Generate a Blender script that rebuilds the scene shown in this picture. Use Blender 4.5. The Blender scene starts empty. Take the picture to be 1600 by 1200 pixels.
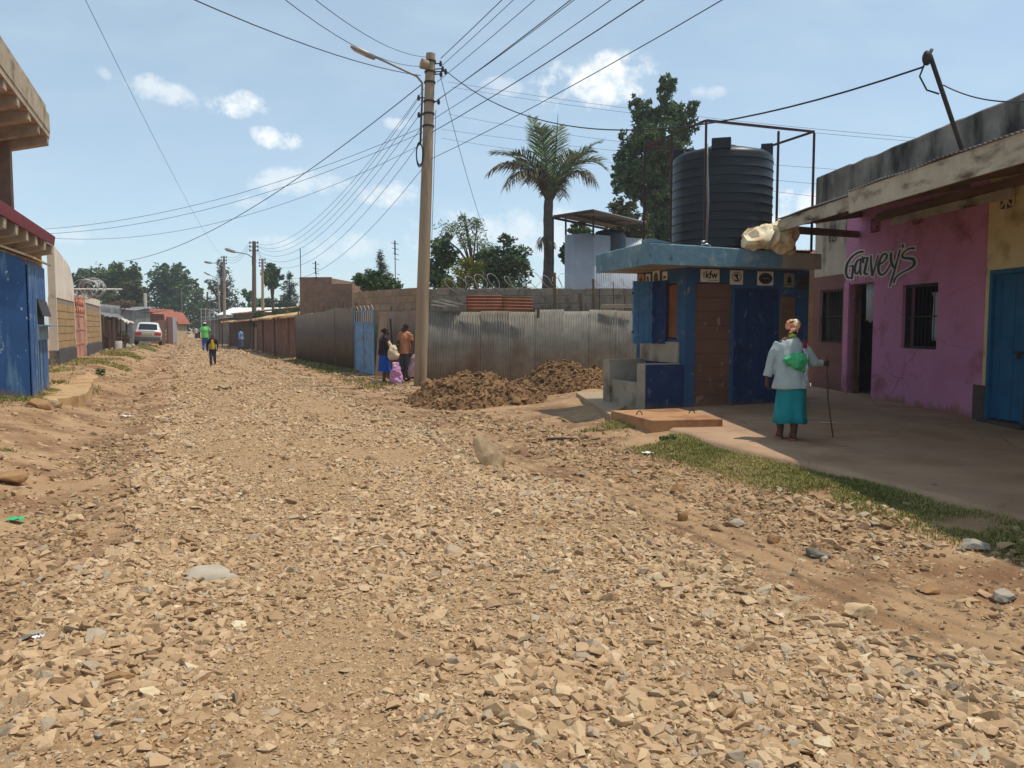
import bpy, bmesh, math, random
import numpy as np
from mathutils import Vector, Matrix, noise as mnoise
R = math.radians
pi = math.pi
random.seed(7)
rng = np.random.default_rng(11)
SC = bpy.context.scene
COL = SC.collection

# ------------------------------------------------------------------ camera
F_PX, EYE, PITCH = 1250.0, 1.60, math.atan(88 / 1250.0)
cam_data = bpy.data.cameras.new('camera')
cam_data.lens = 36 * F_PX / 1600
cam_data.clip_start, cam_data.clip_end = 0.05, 3000
cam = bpy.data.objects.new('camera', cam_data)
COL.objects.link(cam)
cam.location = (0, 0, EYE)
cam.rotation_euler = (pi / 2 - PITCH, 0, 0)
SC.camera = cam

# ------------------------------------------------------------------ light
SUN_AZ, SUN_EL = 84.0, 68.0           # azimuth from +Y towards +X
SUN_STRENGTH, SKY_STRENGTH = 3.3, 0.14
sl = bpy.data.lights.new('sun', 'SUN')
sl.energy, sl.angle, sl.color = SUN_STRENGTH, R(0.5), (1.0, 0.94, 0.84)
sun = bpy.data.objects.new('sun', sl)
COL.objects.link(sun)
sv = Vector((math.cos(R(SUN_EL)) * math.sin(R(SUN_AZ)), math.cos(R(SUN_EL)) * math.cos(R(SUN_AZ)), math.sin(R(SUN_EL))))
sun.rotation_euler = (-sv).to_track_quat('-Z', 'Y').to_euler()
sun.location = sv * 60

SC.view_settings.view_transform = 'Standard'
SC.view_settings.look = 'None'
SC.view_settings.exposure = 0.18
SC.view_settings.gamma = 1.0
SC.view_settings.use_curve_mapping = False
SC.render.engine = 'CYCLES'

W = bpy.data.worlds.new('World')
SC.world = W
W.use_nodes = True
wt = W.node_tree
wt.nodes.clear()
def wn(t, **k):
    n = wt.nodes.new(t)
    for a, b in k.items(): setattr(n, a, b)
    return n
def wmath(op, a, b=None, clamp=False):
    n = wn('ShaderNodeMath', operation=op); n.use_clamp = clamp
    for i, v in enumerate((a, b)):
        if v is None: continue
        if isinstance(v, (int, float)): n.inputs[i].default_value = v
        else: wt.links.new(v, n.inputs[i])
    return n.outputs[0]
sky = wn('ShaderNodeTexSky', sky_type='NISHITA')
sky.sun_disc = False
sky.sun_elevation = R(SUN_EL)
sky.sun_rotation = R(SUN_AZ)
sky.altitude = 1700
sky.air_density, sky.dust_density, sky.ozone_density = 1.0, 1.6, 1.0
tc = wn('ShaderNodeTexCoord')
sep = wn('ShaderNodeSeparateXYZ'); wt.links.new(tc.outputs['Generated'], sep.inputs[0])
yy = wmath('MAXIMUM', sep.outputs[1], 0.02)
cu, cv = wmath('DIVIDE', sep.outputs[0], yy), wmath('DIVIDE', sep.outputs[2], yy)
comb = wn('ShaderNodeCombineXYZ'); wt.links.new(cu, comb.inputs[0]); wt.links.new(cv, comb.inputs[1])
nz = wn('ShaderNodeTexNoise'); nz.inputs['Scale'].default_value = 22; nz.inputs['Detail'].default_value = 7; nz.inputs['Roughness'].default_value = 0.62
wt.links.new(comb.outputs[0], nz.inputs['Vector'])
nz2 = wn('ShaderNodeTexNoise'); nz2.inputs['Scale'].default_value = 7; nz2.inputs['Detail'].default_value = 5
mp = wn('ShaderNodeMapping'); mp.inputs['Scale'].default_value = (1, 2.6, 1); wt.links.new(comb.outputs[0], mp.inputs[0]); wt.links.new(mp.outputs[0], nz2.inputs['Vector'])
# small fair-weather clouds: (u, v) = tangent of the direction, with radii, strength, tilt
CLOUDS = [(925, 137, 82, 38, 1.0, .1), (785, 146, 30, 14, .35, 0), (390, 173, 46, 20, .95, -.1), (438, 219, 36, 19, .95, -.12),
          (250, 148, 56, 20, .6, -.3), (470, 289, 75, 20, .55, 0), (616, 307, 42, 19, .75, 0), (622, 198, 22, 10, .5, 0),
          (540, 386, 80, 20, .42, 0), (430, 381, 40, 12, .5, 0), (1235, 335, 62, 34, 1.0, 0), (800, 372, 150, 40, .55, 0),
          (1100, 154, 26, 10, .4, 0), (395, 318, 24, 10, .45, 0), (140, 370, 70, 14, .3, 0), (180, 125, 14, 10, .3, -.3)]
acc = None
for (px, py, rx, ry, st, tilt) in CLOUDS:
    u0, v0 = (px - 800) / F_PX, (512 - py) / F_PX
    du, dv0 = wmath('SUBTRACT', cu, u0), wmath('SUBTRACT', cv, v0)
    dv = wmath('SUBTRACT', dv0, wmath('MULTIPLY', du, tilt)) if tilt else dv0
    rx, ry = rx * 1.22, ry * 1.22
    a = wmath('POWER', wmath('ABSOLUTE', wmath('DIVIDE', du, rx / F_PX)), 2.0)
    b = wmath('POWER', wmath('ABSOLUTE', wmath('DIVIDE', dv, ry / F_PX)), 2.0)
    m = wmath('SUBTRACT', 1.0, wmath('ADD', a, b))
    m = wmath('ADD', wmath('MULTIPLY', m, .55), wmath('MULTIPLY', wmath('SUBTRACT', nz.outputs[0], 0.52), 3.0))
    m = wmath('MULTIPLY', wmath('MULTIPLY', m, 1.8, True), wmath('MULTIPLY', wmath('SUBTRACT', 1.35, wmath('ADD', a, b)), 1.6, True))
    m = wmath('MULTIPLY', m, st)
    acc = m if acc is None else wmath('MAXIMUM', acc, m)
front = wmath('GREATER_THAN', sep.outputs[1], 0.05)
acc = wmath('MULTIPLY', acc, front)
veil = wmath('ADD', wmath('MULTIPLY', wmath('SUBTRACT', nz2.outputs[0], 0.42, True), .4), .42)      # thin high haze of the day
mx0 = wn('ShaderNodeMixRGB'); wt.links.new(veil, mx0.inputs[0]); wt.links.new(sky.outputs[0], mx0.inputs[1]); mx0.inputs[2].default_value = (4.2, 5.35, 5.75, 1)
mx = wn('ShaderNodeMixRGB'); wt.links.new(acc, mx.inputs[0]); wt.links.new(mx0.outputs[0], mx.inputs[1]); mx.inputs[2].default_value = (6.4, 6.7, 6.8, 1)
bg = wn('ShaderNodeBackground'); bg.inputs[1].default_value = SKY_STRENGTH
wt.links.new(mx.outputs[0], bg.inputs[0])
wo = wn('ShaderNodeOutputWorld'); wt.links.new(bg.outputs[0], wo.inputs[0])

# ------------------------------------------------------------------ helpers
def P(px, py, d):
    """world point seen at photo pixel (px, py) at forward distance d"""
    u, v = (px - 800) / F_PX, (600 - py) / F_PX
    x, y, z = u, math.cos(PITCH) + v * math.sin(PITCH), -math.sin(PITCH) + v * math.cos(PITCH)
    k = d / y
    return Vector((x * k, d, EYE + z * k))

def G(px, py, z=0.0):
    """world point on the level z seen at photo pixel"""
    u, v = (px - 800) / F_PX, (600 - py) / F_PX
    x, y, zz = u, math.cos(PITCH) + v * math.sin(PITCH), -math.sin(PITCH) + v * math.cos(PITCH)
    k = (z - EYE) / zz
    return Vector((x * k, y * k, z))

def vnoise(x, y, seed=0):
    x = np.asarray(x, float); y = np.asarray(y, float)
    xi = np.floor(x).astype(np.int64); yi = np.floor(y).astype(np.int64)
    fx = x - xi; fy = y - yi
    fx = fx * fx * (3 - 2 * fx); fy = fy * fy * (3 - 2 * fy)
    def h(a, b):
        n = (a * 374761393 + b * 668265263 + seed * 144269504) & 0xffffffff
        n = ((n ^ (n >> 13)) * 1274126177) & 0xffffffff
        n = n ^ (n >> 16)
        return n / 4294967295.0
    return (h(xi, yi) * (1 - fx) + h(xi + 1, yi) * fx) * (1 - fy) + (h(xi, yi + 1) * (1 - fx) + h(xi + 1, yi + 1) * fx) * fy

def fbm(x, y, seed=0, oct=3):
    s, a, t = 0, 1.0, 0
    for o in range(oct):
        s = s + a * (vnoise(x * 2 ** o, y * 2 ** o, seed + o * 17) - .5); t += a; a *= .5
    return s / t * 2

def sstep(a, b, x):
    t = np.clip((x - a) / (b - a), 0, 1)
    return t * t * (3 - 2 * t)

RS, RC = 0.3714, 0.9285       # the road runs 21.8 degrees left of the view
def ts(x, y): return RC * x + RS * y, -RS * x + RC * y          # across (right +), along
def xy(t, s): return RC * t - RS * s, RS * t + RC * s

def padz(y): return np.clip(.12 + (y - 10.4) * .02, .0, .25)

def H(x, y):
    x = np.asarray(x, float); y = np.asarray(y, float)
    t, s = ts(x, y)
    wob = .35 * fbm(s * .35, 0 * s, 5, 2)
    near = 1 - sstep(40, 75, y)
    z = (1 - sstep(-3.0, -1.55, t + wob)) * .34
    z = z - .07 * np.exp(-((t + 1.25 + wob * .5) / .35) ** 2)
    z = z - .06 * np.exp(-((t - 4.55 + wob * .4) / .45) ** 2) - .025 * np.exp(-((t - 3.75) / .3) ** 2)
    w = sstep(.3, 2.2, x) * (1 - sstep(19, 23, y))
    z = z + sstep(5.15, 6.25, t + wob * .4) * (w * (padz(y) - .035) + (1 - w) * .03)
    z = z + near * .05 * fbm(x * 5, y * 5, 13, 3) * np.exp(-((t - 4.8) / .7) ** 2)
    z = z + near * (.045 * fbm(x * .7, y * .7, 3, 3) + .016 * fbm(x * 4.5, y * 4.5, 9, 3) * sstep(60, 30, y))
    return z
def Hs(x, y): return float(H(np.array([x]), np.array([y]))[0])

def lin(c):
    return tuple(((v / 255) / 12.92 if v / 255 <= .04045 else ((v / 255 + .055) / 1.055) ** 2.4) for v in c)

# ---- materials (all procedural)
MATS = {}
def M(name, c1, c2=None, scale=3, rough=.85, bump=.25, bscale=25, metal=0, c3=None, s3=2.0, t3=(.52, .68), v3=(1, 1, 1), tint=None,
      detail=6, trans=0, island=0, streak=None, spec=.3, c4=None, s4=9, t4=(.62, .65), crack=None, splash=None):
    if name in MATS: return MATS[name]
    m = bpy.data.materials.new(name); m.use_nodes = True
    nt = m.node_tree; nd = nt.nodes; L = nt.links
    bs = nd['Principled BSDF']
    bs.inputs['Roughness'].default_value = rough; bs.inputs['Metallic'].default_value = metal
    bs.inputs['Specular IOR Level'].default_value = spec
    co = nd.new('ShaderNodeTexCoord').outputs['Object']
    def noise(sc, vec=(1, 1, 1), det=detail, ro=.6):
        mpn = nd.new('ShaderNodeMapping'); mpn.inputs['Scale'].default_value = vec; L.new(co, mpn.inputs[0])
        n = nd.new('ShaderNodeTexNoise'); n.inputs['Scale'].default_value = sc; n.inputs['Detail'].default_value = det; n.inputs['Roughness'].default_value = ro
        L.new(mpn.outputs[0], n.inputs['Vector']); return n.outputs[0]
    def ramp(fac, a, b):
        r = nd.new('ShaderNodeMapRange'); r.inputs[1].default_value = a; r.inputs[2].default_value = b; L.new(fac, r.inputs[0]); return r.outputs[0]
    def mix(fac, a, b, mode='MIX'):
        n = nd.new('ShaderNodeMixRGB'); n.blend_type = mode
        for i, v in ((0, fac), (1, a), (2, b)):
            if isinstance(v, (int, float)): n.inputs[i].default_value = v
            elif isinstance(v, tuple): n.inputs[i].default_value = (*v, 1)
            else: L.new(v, n.inputs[i])
        return n.outputs[0]
    col = lin(c1)
    if c2 is not None: col = mix(ramp(noise(scale, streak or (1, 1, 1)), .32, .68), lin(c1), lin(c2))
    if c3 is not None: col = mix(ramp(noise(s3, v3), *t3), col, lin(c3))
    if c4 is not None: col = mix(ramp(noise(s4, (1, 1, .6)), *t4), col, lin(c4))
    if splash is not None:                                # ragged mud splash along the foot of a wall
        sx = nd.new('ShaderNodeSeparateXYZ'); L.new(co, sx.inputs[0])
        a1 = nd.new('ShaderNodeMath'); a1.operation = 'MULTIPLY_ADD'; L.new(noise(3.5, (1, 1, .5), 8, .7), a1.inputs[0]); a1.inputs[1].default_value = -2.2 * splash[1]; L.new(sx.outputs[2], a1.inputs[2])
        hs = splash[0] - .75 * splash[1]
        col = mix(ramp(a1.outputs[0], hs + .06, hs - .10), col, lin(splash[2]))
    if crack is not None:
        vz = nd.new('ShaderNodeTexVoronoi'); vz.feature = 'DISTANCE_TO_EDGE'; vz.inputs['Scale'].default_value = crack[0]
        wv = nd.new('ShaderNodeMixRGB'); wv.blend_type = 'ADD'; wv.inputs[0].default_value = .22
        nn = nd.new('ShaderNodeTexNoise'); nn.inputs['Scale'].default_value = 2.5; nn.inputs['Detail'].default_value = 4; L.new(co, nn.inputs['Vector'])
        L.new(co, wv.inputs[1]); L.new(nn.outputs[1], wv.inputs[2]); L.new(wv.outputs[0], vz.inputs['Vector'])
        r = nd.new('ShaderNodeMapRange'); r.inputs[1].default_value = 0; r.inputs[2].default_value = crack[1]; r.inputs[3].default_value = .75; r.inputs[4].default_value = 0; L.new(vz.outputs[0], r.inputs[0])
        msk = nd.new('ShaderNodeMath'); msk.operation = 'MULTIPLY'; L.new(r.outputs[0], msk.inputs[0]); L.new(ramp(noise(.9), .45, .6), msk.inputs[1])
        col = mix(msk.outputs[0], col, lin(crack[2]))
    if tint is not None:                                  # per-piece colour carried by the mesh (each stone / leaf its own)
        at = nd.new('ShaderNodeAttribute'); at.attribute_name = 'tint'
        rp = nd.new('ShaderNodeValToRGB'); L.new(at.outputs['Fac'], rp.inputs[0])
        els = rp.color_ramp.elements
        for i, (p, c) in enumerate(tint):
            e = els[i] if i < 2 else els.new(p)
            e.position = p; e.color = (*lin(c), 1)
        col = mix(.25, rp.outputs[0], col) if c2 is not None else rp.outputs[0]
    if island:
        g = nd.new('ShaderNodeNewGeometry')
        hsv = nd.new('ShaderNodeHueSaturation')
        r = nd.new('ShaderNodeMapRange'); r.inputs[3].default_value = 1 - island; r.inputs[4].default_value = 1 + island
        L.new(g.outputs['Random Per Island'], r.inputs[0]); L.new(r.outputs[0], hsv.inputs['Value'])
        if isinstance(col, tuple): hsv.inputs['Color'].default_value = (*col, 1)
        else: L.new(col, hsv.inputs['Color'])
        col = hsv.outputs[0]
    if isinstance(col, tuple): bs.inputs['Base Color'].default_value = (*col, 1)
    else: L.new(col, bs.inputs['Base Color'])
    if bump:
        b = nd.new('ShaderNodeBump'); b.inputs['Strength'].default_value = bump; b.inputs['Distance'].default_value = .02
        L.new(noise(bscale, det=5), b.inputs['Height']); L.new(b.outputs[0], bs.inputs['Normal'])
    if trans:
        out = nd['Material Output']; tr = nd.new('ShaderNodeBsdfTranslucent'); ms = nd.new('ShaderNodeMixShader'); ms.inputs[0].default_value = trans
        if isinstance(col, tuple): tr.inputs[0].default_value = (*col, 1)
        else: L.new(col, tr.inputs[0])
        L.new(bs.outputs[0], ms.inputs[1]); L.new(tr.outputs[0], ms.inputs[2]); L.new(ms.outputs[0], out.inputs[0])
    MATS[name] = m
    return m

# ---- objects
def tag(o, label=None, cat=None, group=None, kind=None):
    if label: o['label'] = label
    if cat: o['category'] = cat
    if group: o['group'] = group
    if kind: o['kind'] = kind
    return o
def thing(name, label, cat, loc=(0, 0, 0), rotz=0.0, group=None, tilt=None):
    o = bpy.data.objects.new(name, None); COL.objects.link(o)
    o.empty_display_size = .2
    o.location = loc; o.rotation_euler = (tilt[0] if tilt else 0, tilt[1] if tilt else 0, rotz)
    return tag(o, label, cat, group)
def wmat(o):
    m = o.matrix_basis.copy()
    while o.parent: o = o.parent; m = o.matrix_basis @ m
    return m
def link(name, me, mat=None, parent=None):
    o = bpy.data.objects.new(name, me); COL.objects.link(o)
    if mat is not None and not len(me.materials): me.materials.append(mat)
    if parent is not None: o.parent = parent
    return o
def dup(root, loc=None, rotz=None, label=None):
    r = root.copy(); COL.objects.link(r)
    if loc is not None: r.location = loc
    if rotz is not None: r.rotation_euler = (root.rotation_euler.x, root.rotation_euler.y, rotz)
    if label: r['label'] = label
    for ch in list(root.children):
        c = ch.copy(); COL.objects.link(c); c.parent = r
        for g in list(ch.children):
            e = g.copy(); COL.objects.link(e); e.parent = c
    return r

def np_mesh(name, V, faces, mats, tint=None, smooth=False):
    """faces: list of (M, n) integer arrays; tint: per-vertex value"""
    me = bpy.data.meshes.new(name)
    V = np.asarray(V, np.float32)
    me.vertices.add(len(V)); me.vertices.foreach_set('co', V.ravel())
    li = np.concatenate([f.ravel() for f in faces]).astype(np.int32)
    tot = np.concatenate([np.full(len(f), f.shape[1], np.int32) for f in faces])
    st = np.concatenate([[0], np.cumsum(tot)[:-1]]).astype(np.int32)
    me.loops.add(len(li)); me.loops.foreach_set('vertex_index', li)
    me.polygons.add(len(tot)); me.polygons.foreach_set('loop_start', st)
    me.polygons.foreach_set('use_smooth', np.full(len(tot), smooth))
    if tint is not None:
        a = me.attributes.new('tint', 'FLOAT', 'POINT'); a.data.foreach_set('value', np.asarray(tint, np.float32))
    me.update(calc_edges=True)
    for m in (mats if isinstance(mats, (list, tuple)) else [mats]): me.materials.append(m)
    return me

class MB:
    """collects shapes, then builds ONE mesh object"""
    def __init__(s): s.v = []; s.f = []
    def add(s, vs, fs):
        b = len(s.v); s.v += [Vector(v) for v in vs]; s.f += [tuple(i + b for i in f) for f in fs]; return s
    def box(s, x0, x1, y0, y1, z0, z1, mat=None):
        vs = [Vector((x, y, z)) for z in (z0, z1) for y in (y0, y1) for x in (x0, x1)]
        if mat is not None: vs = [mat @ v for v in vs]
        return s.add(vs, [(0, 2, 3, 1), (4, 5, 7, 6), (0, 1, 5, 4), (2, 6, 7, 3), (0, 4, 6, 2), (1, 3, 7, 5)])
    def bar(s, a, b, w, h, up=(0, 0, 1)):
        a, b = Vector(a), Vector(b); d = (b - a).normalized(); up = Vector(up)
        if abs(d.dot(up)) > .98: up = Vector((1, 0, 0))
        r = d.cross(up).normalized(); u = r.cross(d)
        vs = [p + r * (sx * w / 2) + u * (sz * h / 2) for p in (a, b) for sx, sz in ((-1, -1), (1, -1), (1, 1), (-1, 1))]
        return s.add(vs, [(3, 2, 1, 0), (4, 5, 6, 7), (0, 1, 5, 4), (1, 2, 6, 5), (2, 3, 7, 6), (3, 0, 4, 7)])
    def prism(s, poly, z0, z1, mat=None):
        n = len(poly)
        vs = [Vector((p[0], p[1], z0 if not callable(z0) else z0(p))) for p in poly] + [Vector((p[0], p[1], z1 if not callable(z1) else z1(p))) for p in poly]
        if mat is not None: vs = [mat @ v for v in vs]
        return s.add(vs, [tuple(range(n - 1, -1, -1)), tuple(range(n, 2 * n))] + [(i, (i + 1) % n, n + (i + 1) % n, n + i) for i in range(n)])
    def tube(s, pts, rad, n=8, cap=True, sx=1.0):
        pts = [Vector(p) for p in pts]; k = len(pts)
        rad = rad if isinstance(rad, (list, tuple)) else [rad] * k
        vs = []; ref = None
        for i, p in enumerate(pts):
            d = (pts[min(i + 1, k - 1)] - pts[max(i - 1, 0)])
            d = d.normalized() if d.length > 1e-9 else Vector((0, 0, 1))
            if ref is None: ref = Vector((1, 0, 0)) if abs(d.x) < .9 else Vector((0, 1, 0))
            a = (ref - d * ref.dot(d)).normalized(); b = d.cross(a); ref = a
            for j in range(n):
                th = 2 * pi * j / n
                vs.append(p + (a * math.cos(th) + b * math.sin(th)) * rad[i])
        fs = [(i * n + j, i * n + (j + 1) % n, (i + 1) * n + (j + 1) % n, (i + 1) * n + j) for i in range(k - 1) for j in range(n)]
        if cap: fs += [tuple(range(n - 1, -1, -1)), tuple((k - 1) * n + j for j in range(n))]
        return s.add(vs, fs)
    def loft(s, rings, cap=True):
        """rings: list of (center, rx, ry) horizontal ellipses or list of point lists"""
        n = 20; rr = []
        for r in rings:
            if isinstance(r[1], (int, float)):
                c = Vector(r[0]); rr.append([c + Vector((r[1] * math.cos(2 * pi * j / n), r[2] * math.sin(2 * pi * j / n), 0)) for j in range(n)])
            else: rr.append([Vector(q) for q in r])
        n = len(rr[0]); k = len(rr)
        fs = [(i * n + j, i * n + (j + 1) % n, (i + 1) * n + (j + 1) % n, (i + 1) * n + j) for i in range(k - 1) for j in range(n)]
        if cap: fs += [tuple(range(n - 1, -1, -1)), tuple((k - 1) * n + j for j in range(n))]
        return s.add([v for r in rr for v in r], fs)
    def ball(s, c, rx, ry=None, rz=None, nu=12, nv=8, mat=None):
        ry = rx if ry is None else ry; rz = rx if rz is None else rz; c = Vector(c)
        vs = [Vector((0, 0, -rz))]
        for i in range(1, nv):
            ph = -pi / 2 + pi * i / nv
            for j in range(nu):
                th = 2 * pi * j / nu
                vs.append(Vector((rx * math.cos(ph) * math.cos(th), ry * math.cos(ph) * math.sin(th), rz * math.sin(ph))))
        vs.append(Vector((0, 0, rz)))
        if mat is not None: vs = [mat @ v for v in vs]
        vs = [v + c for v in vs]; N = len(vs) - 1
        fs = [(0, 1 + (j + 1) % nu, 1 + j) for j in range(nu)]
        fs += [(1 + i * nu + j, 1 + i * nu + (j + 1) % nu, 1 + (i + 1) * nu + (j + 1) % nu, 1 + (i + 1) * nu + j) for i in range(nv - 2) for j in range(nu)]
        fs += [(N, 1 + (nv - 2) * nu + j, 1 + (nv - 2) * nu + (j + 1) % nu) for j in range(nu)]
        return s.add(vs, fs)
    def corr(s, a, b, z0, z1, pitch=.076, amp=.012, topf=None, seg=6, thick=.0):
        """vertical corrugated sheet from a to b (xy), z0..z1, optional top profile topf(u)"""
        a, b = Vector((a[0], a[1], 0)), Vector((b[0], b[1], 0)); d = b - a; ln = d.length; d.normalize(); nrm = Vector((d.y, -d.x, 0))
        N = max(2, int(ln / pitch * seg)); vs = []
        for i in range(N + 1):
            u = ln * i / N; o = amp * math.sin(2 * pi * u / pitch)
            q = a + d * u + nrm * o
            vs += [Vector((q.x, q.y, z0)), Vector((q.x, q.y, topf(u) if topf else z1))]
        return s.add(vs, [(2 * i, 2 * i + 2, 2 * i + 3, 2 * i + 1) for i in range(N)])
    def csheet(s, o, du, dv, ln, wd, pitch=.076, amp=.012, seg=6, wob=0):
        """corrugated sheet: origin o, waves travel along du for ln, run along dv for wd"""
        o, du, dv = Vector(o), Vector(du).normalized(), Vector(dv).normalized(); nr = du.cross(dv).normalized()
        N = max(2, int(ln / pitch * seg)); K = 4; vs = []
        for i in range(N + 1):
            u = ln * i / N
            for k in range(K + 1):
                v = wd * k / K
                w = wob * mnoise.noise(Vector((u * 1.3, v * 1.3, o.x)))
                vs.append(o + du * u + dv * v + nr * (amp * math.sin(2 * pi * u / pitch) + w))
        return s.add(vs, [(i * (K + 1) + k, (i + 1) * (K + 1) + k, (i + 1) * (K + 1) + k + 1, i * (K + 1) + k + 1) for i in range(N) for k in range(K)])
    def build(s, name, mat, parent=None, smooth=False, world=False, bevel=0, origin=None, solid=0, jit=0):
        vs = s.v
        if parent is not None and world:
            inv = wmat(parent).inverted(); vs = [inv @ v for v in vs]
        loc = None
        if parent is None:
            if origin is None:
                lo = Vector([min(v[i] for v in vs) for i in range(3)]); hi = Vector([max(v[i] for v in vs) for i in range(3)])
                origin = Vector(((lo.x + hi.x) / 2, (lo.y + hi.y) / 2, lo.z))
            loc = Vector(origin); vs = [v - loc for v in vs]
        me = bpy.data.meshes.new(name)
        me.from_pydata([tuple(v) for v in vs], [], s.f)
        bm = bmesh.new(); bm.from_mesh(me)
        bmesh.ops.recalc_face_normals(bm, faces=bm.faces)
        if bevel:
            es = [e for e in bm.edges if len(e.link_faces) == 2 and e.calc_face_angle(0) > R(35)]
            try: bmesh.ops.bevel(bm, geom=es, offset=bevel, segments=2, affect='EDGES', profile=.6, clamp_overlap=True)
            except Exception: pass
        if jit:
            for v in bm.verts: v.co += Vector((mnoise.noise(v.co * 3.1), mnoise.noise(v.co * 3.1 + Vector((9, 0, 0))), mnoise.noise(v.co * 3.1 + Vector((0, 9, 0))))) * jit
        bm.to_mesh(me); bm.free()
        if smooth:
            me.polygons.foreach_set('use_smooth', np.ones(len(me.polygons), bool))
            if smooth == 'auto': me.set_sharp_from_angle(angle=R(40))
        me.materials.append(mat)
        o = link(name, me, None, parent)
        if loc is not None: o.location = loc
        if solid:
            md = o.modifiers.new('thickness', 'SOLIDIFY'); md.thickness = solid; md.offset = 0
        return o
    def remesh(s, voxel, relax=2, fold=0, fscale=6, fz=.35, decim=0):
        """union of the collected solids as one continuous skin; returns a new MB"""
        me = bpy.data.meshes.new('tmp'); me.from_pydata([tuple(v) for v in s.v], [], s.f)
        bm = bmesh.new(); bm.from_mesh(me); bmesh.ops.recalc_face_normals(bm, faces=bm.faces); bm.to_mesh(me); bm.free()
        o = bpy.data.objects.new('tmp', me); COL.objects.link(o)
        md = o.modifiers.new('r', 'REMESH'); md.mode = 'VOXEL'; md.voxel_size = voxel
        if relax:
            m2 = o.modifiers.new('s', 'SMOOTH'); m2.factor = .5; m2.iterations = relax
        if decim:
            tx = bpy.data.textures.new('crease', 'VORONOI'); tx.noise_scale = .16; tx.distance_metric = 'DISTANCE'
            m4 = o.modifiers.new('c', 'DISPLACE'); m4.texture = tx; m4.strength = .16; m4.mid_level = .4
            m5 = o.modifiers.new('d', 'DECIMATE'); m5.ratio = decim
        dg = bpy.context.evaluated_depsgraph_get(); dg.update()
        ev = o.evaluated_get(dg); m3 = ev.to_mesh()
        out = MB(); out.v = [v.co.copy() for v in m3.vertices]; out.f = [tuple(p.vertices) for p in m3.polygons]
        if fold:
            nm = [v.normal.copy() for v in m3.vertices]
            for i, v in enumerate(out.v):
                q = Vector((v.x * fscale, v.y * fscale, v.z * fscale * fz))
                out.v[i] = v + nm[i] * (fold * (mnoise.noise(q) + .5 * mnoise.noise(q * 2.3)))
        ev.to_mesh_clear(); bpy.data.objects.remove(o); bpy.data.meshes.remove(me)
        return out

def wpath(a, b, sag, n=14):
    a, b = Vector(a), Vector(b)
    return [a.lerp(b, i / n) - Vector((0, 0, sag * 4 * (i / n) * (1 - i / n))) for i in range(n + 1)]
# ------------------------------------------------------------------ ground materials
m_dirt = M('dirt', (154, 120, 86), (174, 142, 106), scale=2.4, bump=1.0, bscale=34, c3=(126, 92, 64), s3=.9, t3=(.46, .62), c4=(188, 160, 124), s4=7, rough=.95)
m_gravel_base = M('gravel_base', (150, 118, 84), (180, 148, 110), scale=26, bump=.9, bscale=60, rough=.95, c3=(150, 112, 72), s3=1.2, t3=(.55, .7))
m_stone = M('crushed_stone', (166, 134, 98), (184, 154, 116), scale=14, bump=.35, bscale=45, rough=.9,
            tint=[(0, (124, 98, 70)), (.2, (164, 132, 98)), (.55, (187, 156, 120)), (.8, (203, 176, 140)), (.93, (146, 136, 122)), (1, (216, 198, 164))])
m_soil = M('dug_soil', (130, 98, 66), (108, 80, 54), scale=7, bump=.8, bscale=30, rough=.97,
           tint=[(0, (88, 64, 42)), (.5, (126, 94, 62)), (1, (164, 128, 88))])
m_pad = M('worn_concrete', (158, 126, 100), (176, 144, 114), scale=1.5, bump=.35, bscale=30, c3=(146, 112, 84), s3=.7, t3=(.5, .66), c4=(120, 96, 78), s4=5, t4=(.66, .72), crack=(.55, .012, (84, 66, 52)))
m_grass = M('grass_blades', (110, 110, 56), (130, 124, 66), scale=2, bump=0, rough=.9, trans=.2,
            tint=[(0, (88, 98, 44)), (.3, (126, 128, 64)), (.6, (172, 158, 98)), (1, (208, 184, 134))])

# ------------------------------------------------------------------ ground sheet (one sheet to the horizon)
def axis(*segs):
    out = [segs[0][0]]
    for a, b, st, g in segs:
        x = a; d = st
        while x < b - 1e-6:
            x = min(x + d, b); d *= g; out.append(x)
    return np.array(out)
left = -axis((5.0, 30, .12, 1.06), (30, 900, 2.5, 1.25))[1:][::-1]
taxis = np.concatenate([left, axis((-5.0, 8.0, .075, 1), (8.0, 30, .15, 1.06), (30, 900, 2.5, 1.25))])
saxis = np.concatenate([-axis((3, 40, .4, 1.3))[1:][::-1], axis((-3.0, 20, .075, 1), (20, 110, .08, 1.012), (110, 1200, 3, 1.25))])
def grid_mesh(name, tt, ss, zoff, mat, warp=None):
    T, S_ = np.meshgrid(tt, ss)
    if warp is not None: T = warp(T, S_)
    X, Y = xy(T, S_)
    Z = H(X, Y) + zoff
    n, k = T.shape
    idx = np.arange(n * k).reshape(n, k)
    Fq = np.stack([idx[:-1, :-1], idx[:-1, 1:], idx[1:, 1:], idx[1:, :-1]], -1).reshape(-1, 4)
    return np_mesh(name, np.stack([X, Y, Z], -1).reshape(-1, 3), [Fq], mat, smooth=True)
tag(link('ground', grid_mesh('ground', taxis, saxis, 0, m_dirt)), kind='structure')
def road_warp(T, S_):
    u = (T + 1.15) / (3.45 + 1.15)
    e0 = -.5 - .7 * (1 - sstep(3.5, 6.5, S_)) + .22 * fbm(S_ * .9, S_ * 0, 21, 3); e1 = 3.42 + .22 * fbm(S_ * .8, S_ * 0, 22, 3)
    return e0 + (e1 - e0) * u
tag(link('road', grid_mesh('road', np.linspace(-1.15, 3.45, 62), saxis[saxis < 260], .018, m_gravel_base, road_warp)), kind='structure')

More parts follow.
